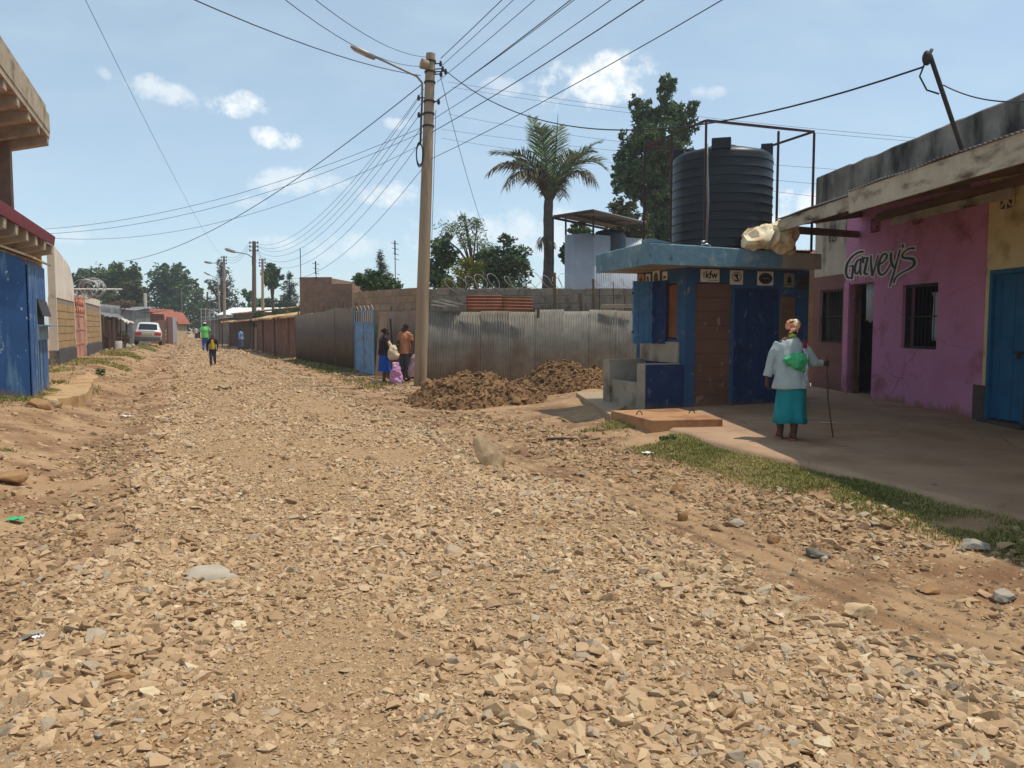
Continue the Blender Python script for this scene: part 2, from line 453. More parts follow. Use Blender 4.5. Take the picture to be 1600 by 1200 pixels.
# concrete forecourt in front of the shops
def shop_x(y): return 8.025 - .067 * y
ys = np.arange(1.0, 19.6, .12)
V, Fq = [], []
K = 26
for y in ys:
    xl = (6.28 - RS * y) / RC + .12 * float(fbm(np.array([y * .9]), np.array([0.]), 31, 3)[0])
    if y > 11.0: xl = max(xl, 2.28 - (y - 11) * .03)
    xr = float(shop_x(y)) + .45
    z0 = float(padz(np.array([y]))[0])
    V.append((xl - .05, y, z0 - .16))
    for k in range(K):
        x = xl + (xr - xl) * (k / (K - 1)) ** 1.4
        zz = z0 + .02 - (.03 if k == 0 else 0) + .007 * float(fbm(np.array([x * 1.5]), np.array([y * 1.5]), 33, 2)[0])
        V.append((x, y, zz))
n = len(ys); idx = np.arange(n * (K + 1)).reshape(n, K + 1)
Fq = np.stack([idx[:-1, :-1], idx[:-1, 1:], idx[1:, 1:], idx[1:, :-1]], -1).reshape(-1, 4)
tag(link('pavement', np_mesh('pavement', np.array(V), [Fq], m_pad, smooth=True)), kind='structure')

# ------------------------------------------------------------------ crushed stone
def hulls(n, pts, flat, seed):
    rr = random.Random(seed); out = []
    for _ in range(n):
        bm = bmesh.new()
        for i in range(pts):
            v = Vector((rr.gauss(0, 1), rr.gauss(0, 1), rr.gauss(0, 1))).normalized()
            k = rr.uniform(.78, 1.08)
            bm.verts.new((v.x * k, v.y * k * rr.uniform(.8, 1), v.z * k * flat))
        res = bmesh.ops.convex_hull(bm, input=bm.verts)
        bmesh.ops.delete(bm, geom=[g for g in res['geom_interior'] if isinstance(g, bmesh.types.BMVert)], context='VERTS')
        bmesh.ops.triangulate(bm, faces=bm.faces)
        bm.verts.index_update()
        out.append((np.array([v.co[:] for v in bm.verts]), np.array([[v.index for v in f.verts] for f in bm.faces])))
        bm.free()
    return out
HULLS = hulls(40, 11, .58, 3) + hulls(24, 8, .38, 4)
def stones(pos, size, tilt, tintv, rg, hl=HULLS):
    """pos (N,3), size (N,) half length -> arrays V, F, tint"""
    N = len(pos)
    yaw = rg.uniform(0, 2 * pi, N); ax = rg.normal(0, tilt, N); ay = rg.normal(0, tilt, N)
    asp = rg.uniform(.55, 1.0, N); hh = rg.uniform(.7, 1.25, N)
    var = rg.integers(0, len(hl), N)
    cz, sz, cx, sx, cy, sy = np.cos(yaw), np.sin(yaw), np.cos(ax), np.sin(ax), np.cos(ay), np.sin(ay)
    Rz = np.zeros((N, 3, 3)); Rz[:, 0, 0] = cz; Rz[:, 0, 1] = -sz; Rz[:, 1, 0] = sz; Rz[:, 1, 1] = cz; Rz[:, 2, 2] = 1
    Rx = np.zeros((N, 3, 3)); Rx[:, 0, 0] = 1; Rx[:, 1, 1] = cx; Rx[:, 1, 2] = -sx; Rx[:, 2, 1] = sx; Rx[:, 2, 2] = cx
    Ry = np.zeros((N, 3, 3)); Ry[:, 1, 1] = 1; Ry[:, 0, 0] = cy; Ry[:, 0, 2] = sy; Ry[:, 2, 0] = -sy; Ry[:, 2, 2] = cy
    Rm = Rx @ Ry @ Rz
    Sc = np.stack([size, size * asp, size * hh], -1)
    VV, FF, TT, base = [], [], [], 0
    for v in range(len(hl)):
        s = np.nonzero(var == v)[0]
        if not len(s): continue
        hv, hf = hl[v]
        w = np.einsum('nij,nkj->nki', Rm[s], hv[None] * Sc[s][:, None, :]) + pos[s][:, None, :]
        VV.append(w.reshape(-1, 3)); k = len(hv)
        FF.append((hf[None] + (np.arange(len(s)) * k)[:, None, None] + base).reshape(-1, 3)); base += len(s) * k
        TT.append(np.repeat(tintv[s], k))
    return np.concatenate(VV), np.concatenate(FF), np.concatenate(TT)

def road_density(t, s):
    e0 = -.5 - .7 * (1 - sstep(3.5, 6.5, s)) + .22 * fbm(s * .9, s * 0, 21, 3); e1 = 3.42 + .22 * fbm(s * .8, s * 0, 22, 3)
    d = sstep(e0 - .25, e0 + .25, t) * (1 - sstep(e1 - .25, e1 + .3, t))
    return d
BANDS = [(1.7, 3.4, 2700, .0215), (3.4, 5.5, 2350, .0215), (5.5, 9, 1700, .0225), (9, 15, 950, .0245), (15, 26, 380, .030), (26, 45, 130, .040), (45, 85, 36, .06)]
pos, size, tint, tl = [], [], [], []
for (d0, d1, dens, med) in BANDS:
    hw = .70
    A = hw * (d1 ** 2 - d0 ** 2); N = int(A * dens)
    y = np.sqrt(rng.uniform(d0 ** 2, d1 ** 2, N)); x = rng.uniform(-hw, hw, N) * y
    t, s = ts(x, y)
    p = road_density(t, s)
    patch = fbm(x * 1.1, y * 1.1, 41, 3)                         # bald, finer patches in the road
    p = p * (.45 + .6 * sstep(-.55, .1, patch + .35 * fbm(x * .35, y * .35, 61, 2)))
    gl = np.exp(-((t + 1.15 + .35 * fbm(s * .35, 0 * s, 5, 2)) / .30) ** 2) * .75 * sstep(-.4, .15, fbm(x * .9, y * .9, 43, 2))       # left gutter
    gr = (sstep(3.95, 4.35, t + .15 * fbm(s * .8, s * 0, 46, 2)) * (1 - sstep(5.2, 5.6, t))) * np.exp(-((t - 4.7 + .3 * fbm(s * .5, s * 0, 45, 2)) / .8) ** 2) * .85 * sstep(-.6, .1, fbm(x * .8, y * .8, 44, 2))    # right gutter
    far = .09 * (t < 6.0) * (t > -4.5) * sstep(-.4, .3, fbm(x * 1.7, y * 1.7, 62, 2)) * np.where(t < -1.3, 1.9, 1.0)
    track = .10 * ((t > 3.2) & (t < 5))
    keep = rng.uniform(0, 1, N) < np.maximum.reduce([p, gl, gr, far, track])
    x, y, p, patch = x[keep], y[keep], p[keep], patch[keep]
    t, s = ts(x, y)
    n = len(x)
    wheel = np.exp(-((t - .55 + .25 * fbm(s * .25, s * 0, 71, 2)) / .38) ** 2) + np.exp(-((t - 2.45 + .25 * fbm(s * .25, s * 0, 72, 2)) / .38) ** 2)
    sz = med * np.exp(rng.normal(0, .52, n)) * (1 - .34 * wheel)
    sz = np.clip(sz * (1 + .75 * np.clip(patch, -.7, .9) + .25 * (np.abs(t - 1.1) > 1.5)), .35 * med, 3.2 * med)
    sz = np.where(p < .3, sz * rng.uniform(.5, 1.25, n), sz)
    zz = H(x, y) + .018 * (p > .3) + sz * rng.uniform(-.26, .22, n)
    pos.append(np.stack([x, y, zz], -1)); size.append(sz)
    tv = np.clip(rng.normal(.5, .2, n) + .15 * fbm(x * .6, y * .6, 47, 2), 0, .88)
    odd = rng.uniform(0, 1, n)
    tv = np.where(odd < .045, rng.uniform(.9, .96, n), tv); tv = np.where(odd > .985, 1.0, tv)
    tv = np.where((p < .3) & (odd > .045), np.clip(tv - .30, .02, 1), tv)
    tint.append(tv)
pos = np.concatenate(pos); size = np.concatenate(size); tint = np.concatenate(tint)
V, Fq, T_ = stones(pos, size, .28, tint, rng)
print('stones', len(pos), 'tris', len(Fq))
tag(link('crushed_stone', np_mesh('crushed_stone', V, [Fq], m_stone, T_)), 'tan crushed stone spread over the road and its gutters', 'gravel', kind='stuff')
# fine chippings between the stones
N = 46000
y = np.sqrt(rng.uniform(1.7 ** 2, 8.5 ** 2, N)); x = rng.uniform(-.7, .7, N) * y
t, s = ts(x, y); keep = rng.uniform(0, 1, N) < np.maximum(road_density(t, s), .10); x, y = x[keep], y[keep]; n = len(x)
sz = rng.uniform(.006, .015, n)
V, Fq, T_ = stones(np.stack([x, y, H(x, y) + .018 + sz * .2], -1), sz, .4, np.clip(rng.normal(.5, .22, n), 0, 1), rng, HULLS[40:])
tag(link('stone_chippings', np_mesh('stone_chippings', V, [Fq], m_stone, T_)), 'fine stone chippings lying between the larger stones of the road', 'gravel', kind='stuff')

# ------------------------------------------------------------------ single rocks
m_rock_tan = M('rock_tan', (184, 152, 114), (204, 176, 138), scale=5, bump=.5, bscale=14, rough=.9, c3=(140, 110, 78), s3=4)
m_rock_pale = M('rock_pale', (178, 164, 144), (160, 146, 126), scale=5, bump=.5, bscale=14, rough=.9, c3=(150, 136, 116), s3=4)
m_rock_grey = M('rock_grey', (150, 140, 124), (178, 165, 145), scale=5, bump=.5, bscale=14, rough=.9, c3=(112, 108, 104), s3=3)
m_rock_dark = M('rock_dark', (96, 90, 84), (122, 110, 96), scale=6, bump=.5, bscale=14, rough=.9)
m_rock_brown = M('rock_brown', (140, 104, 70), (160, 124, 84), scale=6, bump=.5, bscale=14, rough=.92)
def rock(px, py, w, h, dp, mat, label, rz=0, tilt=(0, 0), sink=.25, seed=0, group=None, sub=2):
    rr = random.Random(seed)
    g = G(px, py, 0); g = G(px, py, Hs(g.x, g.y)); z = Hs(g.x, g.y)
    bm = bmesh.new(); bmesh.ops.create_icosphere(bm, subdivisions=4, radius=1.0)
    for i in range(17):                                   # broken faces
        nn = Vector((rr.gauss(0, 1), rr.gauss(0, 1), rr.gauss(0, 1))).normalized(); dd = rr.uniform(.46, .84)
        for v in bm.verts:
            e = v.co.dot(nn) - dd
            if e > 0: v.co -= nn * e * .96
    for v in bm.verts: v.co += v.co.normalized() * (.06 * mnoise.noise(v.co * 2.7 + Vector((seed, 0, 0))) + .035 * mnoise.noise(v.co * 8 + Vector((seed, 3, 0))))
    mt = Matrix.Rotation(tilt[0], 4, 'X') @ Matrix.Rotation(tilt[1], 4, 'Y') @ Matrix.Diagonal((w / 2, dp / 2, h / 2, 1))
    for v in bm.verts: v.co = mt @ v.co
    me = bpy.data.meshes.new('rock'); bm.to_mesh(me); bm.free()
    me.polygons.foreach_set('use_smooth', np.ones(len(me.polygons), bool)); me.set_sharp_from_angle(angle=R(28))
    o = link('rock', me, mat); lo = min(v.co.z for v in me.vertices)
    o.location = (g.x, g.y, z - lo - sink * h); o.rotation_euler = (0, 0, rz)
    return tag(o, label, 'rock', group)
rock(768, 729, .32, .62, .17, m_rock_tan, 'long pointed tan boulder leaning on its edge at the road edge near the heap', -.15, (-.35, -.66), .10, 1)
rock(331, 908, .36, .12, .30, m_rock_pale, 'pale grey flat slab lying in the left half of the road', .15, (.16, .05), .1, 31)
rock(1340, 962, .28, .14, .2, m_rock_tan, 'rounded pale tan stone bedded on the right edge of the road gravel', .3, (0, .1), .3, 3)
rock(1450, 925, .20, .09, .14, m_rock_brown, 'flat-topped brown stone in the right gutter, before the grey one', .2, (0, .06), .2, 4)
rock(1570, 938, .19, .10, .15, m_rock_grey, 'blue-grey stone at the far right of the right gutter', -.3, (.2, .1), .2, 5)
rock(985, 852, .26, .10, .2, m_rock_grey, 'low grey stone lying flush in the gravel right of the road centre', .2, (.1, 0), .45, 6)
rock(1150, 822, .19, .08, .13, m_rock_grey, 'light grey stone with a smooth top in the middle of the right gutter', -.2, (.1, .1), .2, 7)
rock(1278, 870, .26, .10, .15, m_rock_dark, 'long dark grey stone lying in the wet patch of the right gutter', -.4, (.1, .1), .2, 8)
rock(1210, 846, .16, .12, .13, m_rock_brown, 'dark brown stone between the light grey and the long dark stones', .4, (.1, .1), .2, 9)
rock(1067, 812, .12, .14, .10, m_rock_brown, 'small upright brown stone alone on the smooth dirt track', .2, (.1, .15), .15, 10)
rock(1056, 770, .21, .15, .16, m_rock_brown, 'brown angular stone beside the round one below the grass', .6, (.1, .2), .15, 11)
rock(975, 752, .20, .13, .16, m_rock_brown, 'dark brown stone left of the angular one at the head of the right gutter', .2, (-.2, .2), .15, 12)
rock(1525, 860, .27, .10, .18, m_rock_grey, 'pale grey stone at the shaded edge of the grass on the right', .1, (0, .1), .2, 13)
rock(186, 1070, .15, .12, .12, m_rock_brown, 'dark brown stone lying among the gravel near the lower left', .2, (.3, .1), .15, 14)
rock(120, 815, .22, .13, .16, m_rock_tan, 'rounded tan stone at the foot of the left dirt bank', .2, (.1, .1), .2, 15)
rock(128, 842, .14, .09, .1, m_rock_brown, 'small brown stone right beside the tan stone at the foot of the left bank', 1.2, (.1, .3), .2, 16)
rock(60, 627, .46, .34, .34, m_rock_brown, 'large broken lump of earth at the corner of the blue shack', .9, (.2, .25), .3, 17)
rock(84, 629, .30, .24, .26, m_rock_tan, 'small tan lump of earth between the two large brown ones by the blue shack', .2, (.3, .2), .3, 23)
rock(112, 621, .52, .30, .34, m_rock_brown, 'broken brown lump at the front edge of the concrete apron on the left', .5, (.2, .15), .35, 18)
rock(588, 602, .55, .22, .3, m_rock_tan, 'long tan rock lying by the feet of the two people', .5, (.2, .1), .15, 19)
rock(607, 606, .35, .13, .2, m_rock_brown, 'small brown rock tucked in front of the long tan rock', .6, (.2, .1), .15, 20)
rock(10, 747, .40, .17, .3, m_rock_brown, 'flat brown stone sticking out of the left dirt bank', .2, (.1, .1), .2, 21)

# ------------------------------------------------------------------ soil heaps by the fence
def heap(name, label, cx, cy, rx, ry, h, seed, rz=0):
    n = 120; rg = np.random.default_rng(seed)
    a = np.linspace(-1.25, 1.25, n); U, Vv = np.meshgrid(a, a)
    X0 = U * rx; Y0 = Vv * ry
    X = cx + X0 * math.cos(rz) - Y0 * math.sin(rz); Y = cy + X0 * math.sin(rz) + Y0 * math.cos(rz)
    r = np.sqrt(U ** 2 + Vv ** 2) + .30 * fbm(U * 2.6 + seed, Vv * 2.6, seed, 4)
    prof = 1 - sstep(.0, 1.02, r)
    Z = h * prof ** .8 * (1 + .30 * fbm(U * 2.2, Vv * 2.2, seed + 1, 3)) + .10 * fbm(X * 3, Y * 3, seed + 2, 4) * (prof > .02) - .05 * (prof <= .02)
    Zw = H(X, Y) + Z
    idx = np.arange(n * n).reshape(n, n)
    Fq = np.stack([idx[:-1, :-1], idx[:-1, 1:], idx[1:, 1:], idx[1:, :-1]], -1).reshape(-1, 4)
    Fq = Fq[(prof.ravel()[Fq].max(1) > .001)]
    org = np.array([cx, cy, Hs(cx, cy)])
    root = thing(name, label, 'soil heap', tuple(org))
    Vm = np.stack([X, Y, Zw], -1).reshape(-1, 3) - org
    link('soil', np_mesh('soil', Vm, [Fq], m_soil, np.clip(.45 + .5 * fbm(X * 2, Y * 2, seed + 5, 3), 0, 1).ravel(), smooth=True), None, root)
    N = 7500
    i = rg.integers(0, n, N); j = rg.integers(0, n, N); k = prof[i, j] > .015
    i, j = i[k], j[k]; m = len(i)
    sz = np.clip(.027 * np.exp(rg.normal(0, .6, m)), .010, .13)
    ps = np.stack([X[i, j] + rg.normal(0, .02, m), Y[i, j] + rg.normal(0, .02, m), Zw[i, j] + sz * .15], -1) - org
    V, Fq, T_ = stones(ps, sz, .6, np.clip(rg.normal(.5, .25, m), 0, 1), rg, HULLS[:40])
    tag(link('clods', np_mesh('clods', V, [Fq], m_soil, T_), None, root), kind='stuff')
heap('soil_heap', 'broad low heap of dug brown soil nearest the road', -.78, 17.4, 1.62, 1.55, .62, 5)
heap('soil_heap', 'cloddy brown soil heap between the iron sheets and the blue kiosk', 1.2, 19.6, 1.75, 1.5, .58, 9)

# ------------------------------------------------------------------ grass
def blades(x, y, z, ln, rg, lean=.5, wd=.006):
    n = len(x); a = rg.uniform(0, 2 * pi, n); lx, ly = np.cos(a), np.sin(a); k = rg.uniform(.1, lean, n) * ln * 1.6
    p0 = np.stack([x - ly * wd, y + lx * wd, z - .01], -1); p1 = np.stack([x + ly * wd, y - lx * wd, z - .01], -1)
    mid = np.stack([x + lx * k * .4, y + ly * k * .4, z + ln * .6], -1); tp = np.stack([x + lx * k, y + ly * k, z + ln], -1)
    off = np.stack([-ly * wd * .8, lx * wd * .8, 0 * z], -1)
    V = np.stack([p0, p1, mid + off, mid - off, tp], 1).reshape(-1, 3)
    b = (np.arange(n) * 5)[:, None]
    return V, b + np.array([[0, 1, 3, 2]]), b + np.array([[2, 3, 4]])
def grass_patch(name, label, gen, N, ln0, ln1, seed, wd=.006, lean=.5):
    rg = np.random.default_rng(seed)
    x, y, w = gen(rg, N)
    k = rg.uniform(0, 1, len(x)) < w
    x, y = x[k], y[k]
    ln = rg.uniform(ln0, ln1, len(x))
    V, f4, f3 = blades(x, y, H(x, y), ln, rg, lean, wd)
    tv = np.clip(rg.normal(.42, .22, len(x)) + .35 * fbm(x * 1.2, y * 1.2, seed, 2), 0, 1)
    tag(link(name, np_mesh(name, V, [f4, f3], m_grass, np.repeat(tv, 5))), label, 'grass', kind='stuff')
def band(t0, t1, s0, s1, thr=-.1, edge=.25, sc=.8, sd=3, sq=1.0):
    def g(rg, N):
        s = s0 + (s1 - s0) * rg.uniform(0, 1, N) ** sq; t = rg.uniform(t0, t1, N); x, y = xy(t, s)
        w = sstep(thr - .1, thr + .25, fbm(x * sc, y * sc, sd, 3)) * sstep(t0, t0 + edge, t) * (1 - sstep(t1 - edge * .3, t1, t))
        return x, y, w
    return g
grass_patch('grass', 'short green grass strip along the edge of the concrete forecourt', band(5.1, 6.32, 1.0, 9.2, -.42, .5, 1.1, 12), 70000, .012, .045, 51, .0045, .9)
grass_patch('grass', 'sparse grass on the dirt by the brown concrete cover', band(4.9, 6.5, 8.6, 11.2, .05, .4, 1.2, 4), 16000, .02, .06, 52, .005, .9)
grass_patch('grass', 'thin grass on the left bank below the blue shack', band(-4.2, -2.2, 9.5, 19, .02, .4, .7, 6), 46000, .02, .07, 53, .007, .8)
grass_patch('grass', 'thin grass patches on the near left dirt bank', band(-4.3, -1.9, 4, 11, .08, .4, .9, 7), 22000, .02, .05, 54, .006, .8)
grass_patch('grass', 'grass along the foot of the block wall and beside the parked car', band(-4.4, -2.0, 19, 62, .05, .4, .35, 8), 30000, .03, .10, 55, .016, .6)
grass_patch('grass', 'grass on the shaded verge below the iron sheet fence', band(4.2, 5.7, 22, 60, .0, .4, .4, 9), 24000, .03, .12, 56, .014, .6)

# concrete apron on the left, earth coloured
m_apron = M('earth_concrete', (176, 142, 100), (190, 156, 112), scale=2, bump=.4, bscale=20, c3=(150, 112, 74), s3=1.5)
ap = [G(x, y, .33) for x, y in ((66, 625), (112, 617), (128, 616), (143, 600), (150, 586), (128, 577), (92, 578), (72, 590), (52, 600))]
pp = []
for i in range(len(ap)):
    a, b = ap[i], ap[(i + 1) % len(ap)]
    for k in range(6):
        q = a.lerp(b, k / 6); w = .11 * (1 if i < 4 or i > 6 else .3)
        pp.append((q.x + w * mnoise.noise(q * 2.3), q.y + w * mnoise.noise(q * 2.3 + Vector((7, 0, 0)))))
mb = MB(); mb.prism(pp, .06, lambda p: .34 - .05 * (.5 + mnoise.noise(Vector((p[0] * 1.5, p[1] * 1.5, 0)))))
tag(mb.build('concrete_apron', m_apron, bevel=.03, jit=.03), kind='structure')
# ------------------------------------------------------------------ shared materials
m_pink = M('pink_plaster', (196, 134, 166), (184, 120, 150), scale=1.3, bump=.4, bscale=16, c3=(150, 92, 100), s3=1.1, t3=(.54, .7), c4=(212, 164, 180), s4=6, t4=(.66, .69), splash=(.2, .30, (150, 104, 92)), crack=(.8, .008, (96, 58, 66)))
m_pinkred = M('pink_plaster_faded', (160, 88, 104), (172, 96, 120), scale=1.5, bump=.3, bscale=18)
m_greywall = M('weathered_plaster', (186, 178, 160), (160, 150, 132), scale=1.6, bump=.35, bscale=14, c3=(84, 78, 70), s3=1.4, t3=(.52, .66), v3=(1, 1, .5))
m_parapet = M('stained_parapet', (150, 144, 132), (104, 98, 90), scale=2.2, bump=.4, bscale=14, c3=(40, 37, 34), s3=1.3, t3=(.42, .6), v3=(1, 1, .35))
m_yellow = M('yellow_plaster', (220, 204, 156), (204, 186, 134), scale=1.4, bump=.3, bscale=16, c3=(150, 128, 80), s3=1.3)
m_bluedoor = M('blue_door_paint', (40, 102, 138), (34, 88, 124), scale=3, bump=.15, bscale=30, c3=(64, 84, 96), s3=2.2, t3=(.58, .74), v3=(1, 1, .4), rough=.6)
m_plinth = M('plinth_dark', (92, 80, 74), (70, 62, 58), scale=3, bump=.3)
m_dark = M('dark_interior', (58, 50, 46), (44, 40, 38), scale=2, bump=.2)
m_iron = M('dark_iron', (46, 42, 40), (58, 48, 42), scale=6, bump=.1, rough=.6)
m_cloth_w = M('white_cloth', (205, 208, 205), (186, 190, 188), scale=4, bump=.2, bscale=12, trans=.15)
m_fascia = M('whitewashed_board', (186, 178, 160), (160, 150, 132), scale=3, bump=.3, bscale=20, c3=(92, 78, 62), s3=3.2, t3=(.50, .66), v3=(.5, 1, 1.5))
m_board = M('old_board', (132, 104, 74), (108, 84, 60), scale=4, bump=.4, bscale=20, streak=(.3, 1, 1))
m_galv = M('galvanised_sheet', (150, 150, 148), (120, 118, 114), scale=2, bump=.1, rough=.5, metal=.35, c3=(112, 88, 68), s3=1.3, t3=(.52, .68))
m_black = M('black_paint', (16, 15, 15), None, bump=0, rough=.6)
m_whitepaint = M('white_paint', (205, 198, 186), (188, 178, 164), scale=6, bump=.1)
m_rustred = M('rusty_red_pipe', (74, 36, 34), (58, 30, 29), scale=8, bump=.2, rough=.6)

def wall_open(mb, x0, x1, z0, z1, y0, y1, ops):
    xs = sorted({x0, x1, *[o[0] for o in ops], *[o[1] for o in ops]})
    xs = [x for x in xs if x0 <= x <= x1]
    for a, b in zip(xs, xs[1:]):
        cuts = sorted([(o[2], o[3]) for o in ops if o[0] <= a + 1e-6 and o[1] >= b - 1e-6])
        z = z0
        for c0, c1 in cuts:
            if c0 > z: mb.box(a, b, y0, y1, z, c0)
            z = max(z, c1)
        if z < z1: mb.box(a, b, y0, y1, z, z1)

# ------------------------------------------------------------------ pink shop building
SHX, SHY = 6.807, 18.18
shop = thing('shop_building', 'pink and yellow plastered shop row with a black stained parapet and iron roofed veranda', 'shop', (SHX, SHY, 0), math.atan2(-.9978, .0668))
def wall_pt(px, py):
    u, v = (px - 800) / F_PX, (600 - py) / F_PX
    y, z = math.cos(PITCH) + v * math.sin(PITCH), -math.sin(PITCH) + v * math.cos(PITCH)
    k = 8.025 / (u + .067 * y)
    return (18.18 - k * y) / .9978, EYE + k * z
mb = MB(); wall_open(mb, 0, 1.51, 0, 4.95, .02, .24, [(.34, 1.40, 1.27, 2.42)])
tag(mb.build('wall', m_greywall, shop), 'grey weathered end wall')
mb = MB(); wall_open(mb, 1.51, 5.94, 0, 3.92, 0, .24, [(1.72, 2.66, 0.0, 2.48), (3.67, 4.74, 1.23, 2.36)])
tag(mb.build('wall', m_pink, shop), 'pink plastered wall')
mb = MB(); wall_open(mb, 0, 1.49, 0, 2.72, .008, .02, [(.34, 1.40, 1.27, 2.42)]); tag(mb.build('dado', M('dusty_pink_plaster', (128, 88, 84), (108, 76, 70), scale=2, bump=.3), shop), 'dull pink lower wall')
mb = MB(); mb.box(1.49, 1.70, -.02, 0, 0, 2.52)
mb.build('pilaster', m_pink, shop)
mb = MB(); wall_open(mb, 5.94, 15.5, 0, 3.92, .01, .24, [(6.05, 6.90, 0.0, 2.46)])
tag(mb.build('wall', m_yellow, shop), 'yellow plastered wall')
mb = MB(); n = 90; vs = []
for i in range(n + 1):
    x = 1.51 + 14.0 * i / n
    zt = 4.93 + .035 * mnoise.noise(Vector((x * 1.7, 0, 0))) + .02 * mnoise.noise(Vector((x * 6, 3, 0)))
    vs += [(x, .005, 3.92), (x, .005, zt - .03), (x, .03, zt), (x, .22, zt), (x, .24, 3.92)]
mb.add(vs, [(5 * i + k, 5 * i + 5 + k, 5 * i + 6 + k, 5 * i + 1 + k) for i in range(n) for k in range(4)])
mb.build('parapet', m_parapet, shop)
mb = MB(); mb.box(0, 1.51, .0, .02, 3.92, 4.93); mb.build('parapet', m_parapet, shop, bevel=.008)
mb = MB(); mb.box(.0, .22, .24, 6, 0, 4.9); mb.box(.22, 15.5, 5.8, 6, 0, 4.2); mb.box(15.3, 15.5, .24, 5.8, 0, 4.2)
mb.build('wall', m_greywall, shop)
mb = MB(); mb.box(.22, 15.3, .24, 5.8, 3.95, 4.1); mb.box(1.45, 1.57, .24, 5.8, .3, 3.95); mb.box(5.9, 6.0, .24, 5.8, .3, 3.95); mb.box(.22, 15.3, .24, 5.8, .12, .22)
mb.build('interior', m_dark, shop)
mb = MB(); mb.box(5.78, 6.05, -.025, 0, 0, .72); mb.box(6.90, 15.5, -.02, .01, 0, .72)
mb.build('plinth', m_plinth, shop, bevel=.006)
# veranda roof: a far and a lower, deeper near section
EY, EY2, EZ, EZ2 = -2.58, -2.86, 3.45, 3.395
mb = MB(); N_ = int(5.0 / .076 * 6); vs = []
for i in range(N_ + 1):
    u = i / N_
    for k in range(7):
        v = k / 6; x = (4.18 + 3.5 * u) * (1 - v) + (1.95 + 5.75 * u) * v
        vs.append((x, EY * (1 - v) + .0 * v, EZ + .52 * v + .011 * math.sin(2 * pi * u * 5.0 / .076) + .02 * mnoise.noise(Vector((x, v * 2, 0)))))
mb.add(vs, [(i * 7 + k, i * 7 + 7 + k, i * 7 + 8 + k, i * 7 + 1 + k) for i in range(N_) for k in range(6)])
roof = mb.build('roof', m_galv, shop, smooth=True, solid=.002)
mb = MB(); mb.csheet((7.3, EY2 - .03, EZ2), (1, 0, 0), (0, -EY2 + .03, .52), 8.1, 2.94, pitch=.076, amp=.011, seg=6, wob=.025)
mb.build('roof', m_galv, shop, smooth=True, solid=.002)
mb = MB(); mb.box(4.19, 7.40, EY + .03, EY + .06, EZ - .215, EZ - .015); mb.build('fascia_board', m_fascia, roof, bevel=.004, jit=.012)
mb = MB(); mb.box(7.30, 15.4, EY2 + .0, EY2 + .03, EZ2 - .29, EZ2 - .015); mb.build('fascia_board', m_fascia, roof, bevel=.004, jit=.014)
mb = MB()
for i in range(10):
    x = 4.26 + i * 1.2; e, z = (EY, EZ) if x < 7.3 else (EY2, EZ2)
    mb.bar((x, e + .07, z - .09), (x - (2.2 if i == 0 else .0), -.01, z + .40), .06, .12)
mb.box(2.8, 15.4, -.085, -.01, 3.62, 3.74); mb.box(4.3, 15.4, -1.5, -1.44, 3.50, 3.56)
mb.build('rafters', m_board, roof)
mb = MB(); mb.bar((4.22, EY + .06, EZ - .17), (2.0, -.02, 3.46), .05, .13); mb.build('end_beam', m_board, roof)
mb = MB(); mb.box(3.4, 6.6, -.12, -.09, 3.46, 3.60); mb.build('ceiling_board', m_fascia, roof)
# vents: dark plate painted as the shade in a pierced block, star of bars before it
for px, py, c in ((1300.5, 367.7, m_greywall), (1368.7, 352, m_pinkred), (1435.8, 337.8, m_pinkred), (1575, 311, m_yellow)):
    x, z = wall_pt(px, py); s = .13; y0 = -.012 if px > 1310 else .008
    mb = MB(); mb.box(x - s, x + s, y0, y0 + .01, z - s, z + s)
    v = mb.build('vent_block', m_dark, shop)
    mb = MB()
    for a in range(4):
        dx, dz = math.cos(a * pi / 4) * s * 1.15, math.sin(a * pi / 4) * s * 1.15
        mb.bar((x - dx, y0 - .01 - a * .002, z - dz), (x + dx, y0 - .01 - a * .002, z + dz), .035, .012, up=(0, 1, 0))
    mb.box(x - s - .02, x - s, y0 - .02, y0 + .011, z - s, z + s); mb.box(x + s, x + s + .02, y0 - .02, y0 + .011, z - s, z + s)
    mb.build('vent_grille', c, v)
# doorway curtain, window, small window
mb = MB(); vs = []
for i in range(25):
    x = 2.18 + .46 * i / 24; y = .10 + .02 * math.sin(i * 1.5); vs += [(x, y, 2.46), (x, y + .01, 1.73 + .03 * math.sin(i * .5))]
mb.add(vs, [(2 * i, 2 * i + 2, 2 * i + 3, 2 * i + 1) for i in range(24)])
mb.build('door_curtain', m_cloth_w, shop, smooth=True, solid=.004)
mb = MB(); mb.box(1.72, 1.78, .08, .16, .2, 2.48); mb.box(2.6, 2.66, .08, .16, .2, 2.48); mb.box(1.78, 2.6, .08, .16, 2.46, 2.48)
mb.build('door_frame', m_board, shop)
def window(x0, x1, z0, z1, bars, frame_mat):
    mb = MB(); e = .045
    mb.box(x0, x0 + e, .06, .13, z0, z1); mb.box(x1 - e, x1, .06, .13, z0, z1)
    mb.box(x0 + e, x1 - e, .06, .13, z1 - e, z1); mb.box(x0 + e, x1 - e, .06, .13, z0, z0 + e)
    w = mb.build('window', frame_mat, shop)
    mb = MB()
    for i in range(1, bars): x = x0 + (x1 - x0) * i / bars; mb.tube([(x, .095, z0 + e), (x, .095, z1 - e)], .007, 6)
    mb.box(x0 + e, x1 - e, .085, .089, (z0 + z1) / 2 - .012, (z0 + z1) / 2 + .012)
    mb.build('grille', m_iron, w)
    return w
w1 = window(.34, 1.40, 1.27, 2.42, 8, m_iron)
w2 = window(3.67, 4.74, 1.23, 2.36, 9, m_iron)
mb = MB(); vs = []
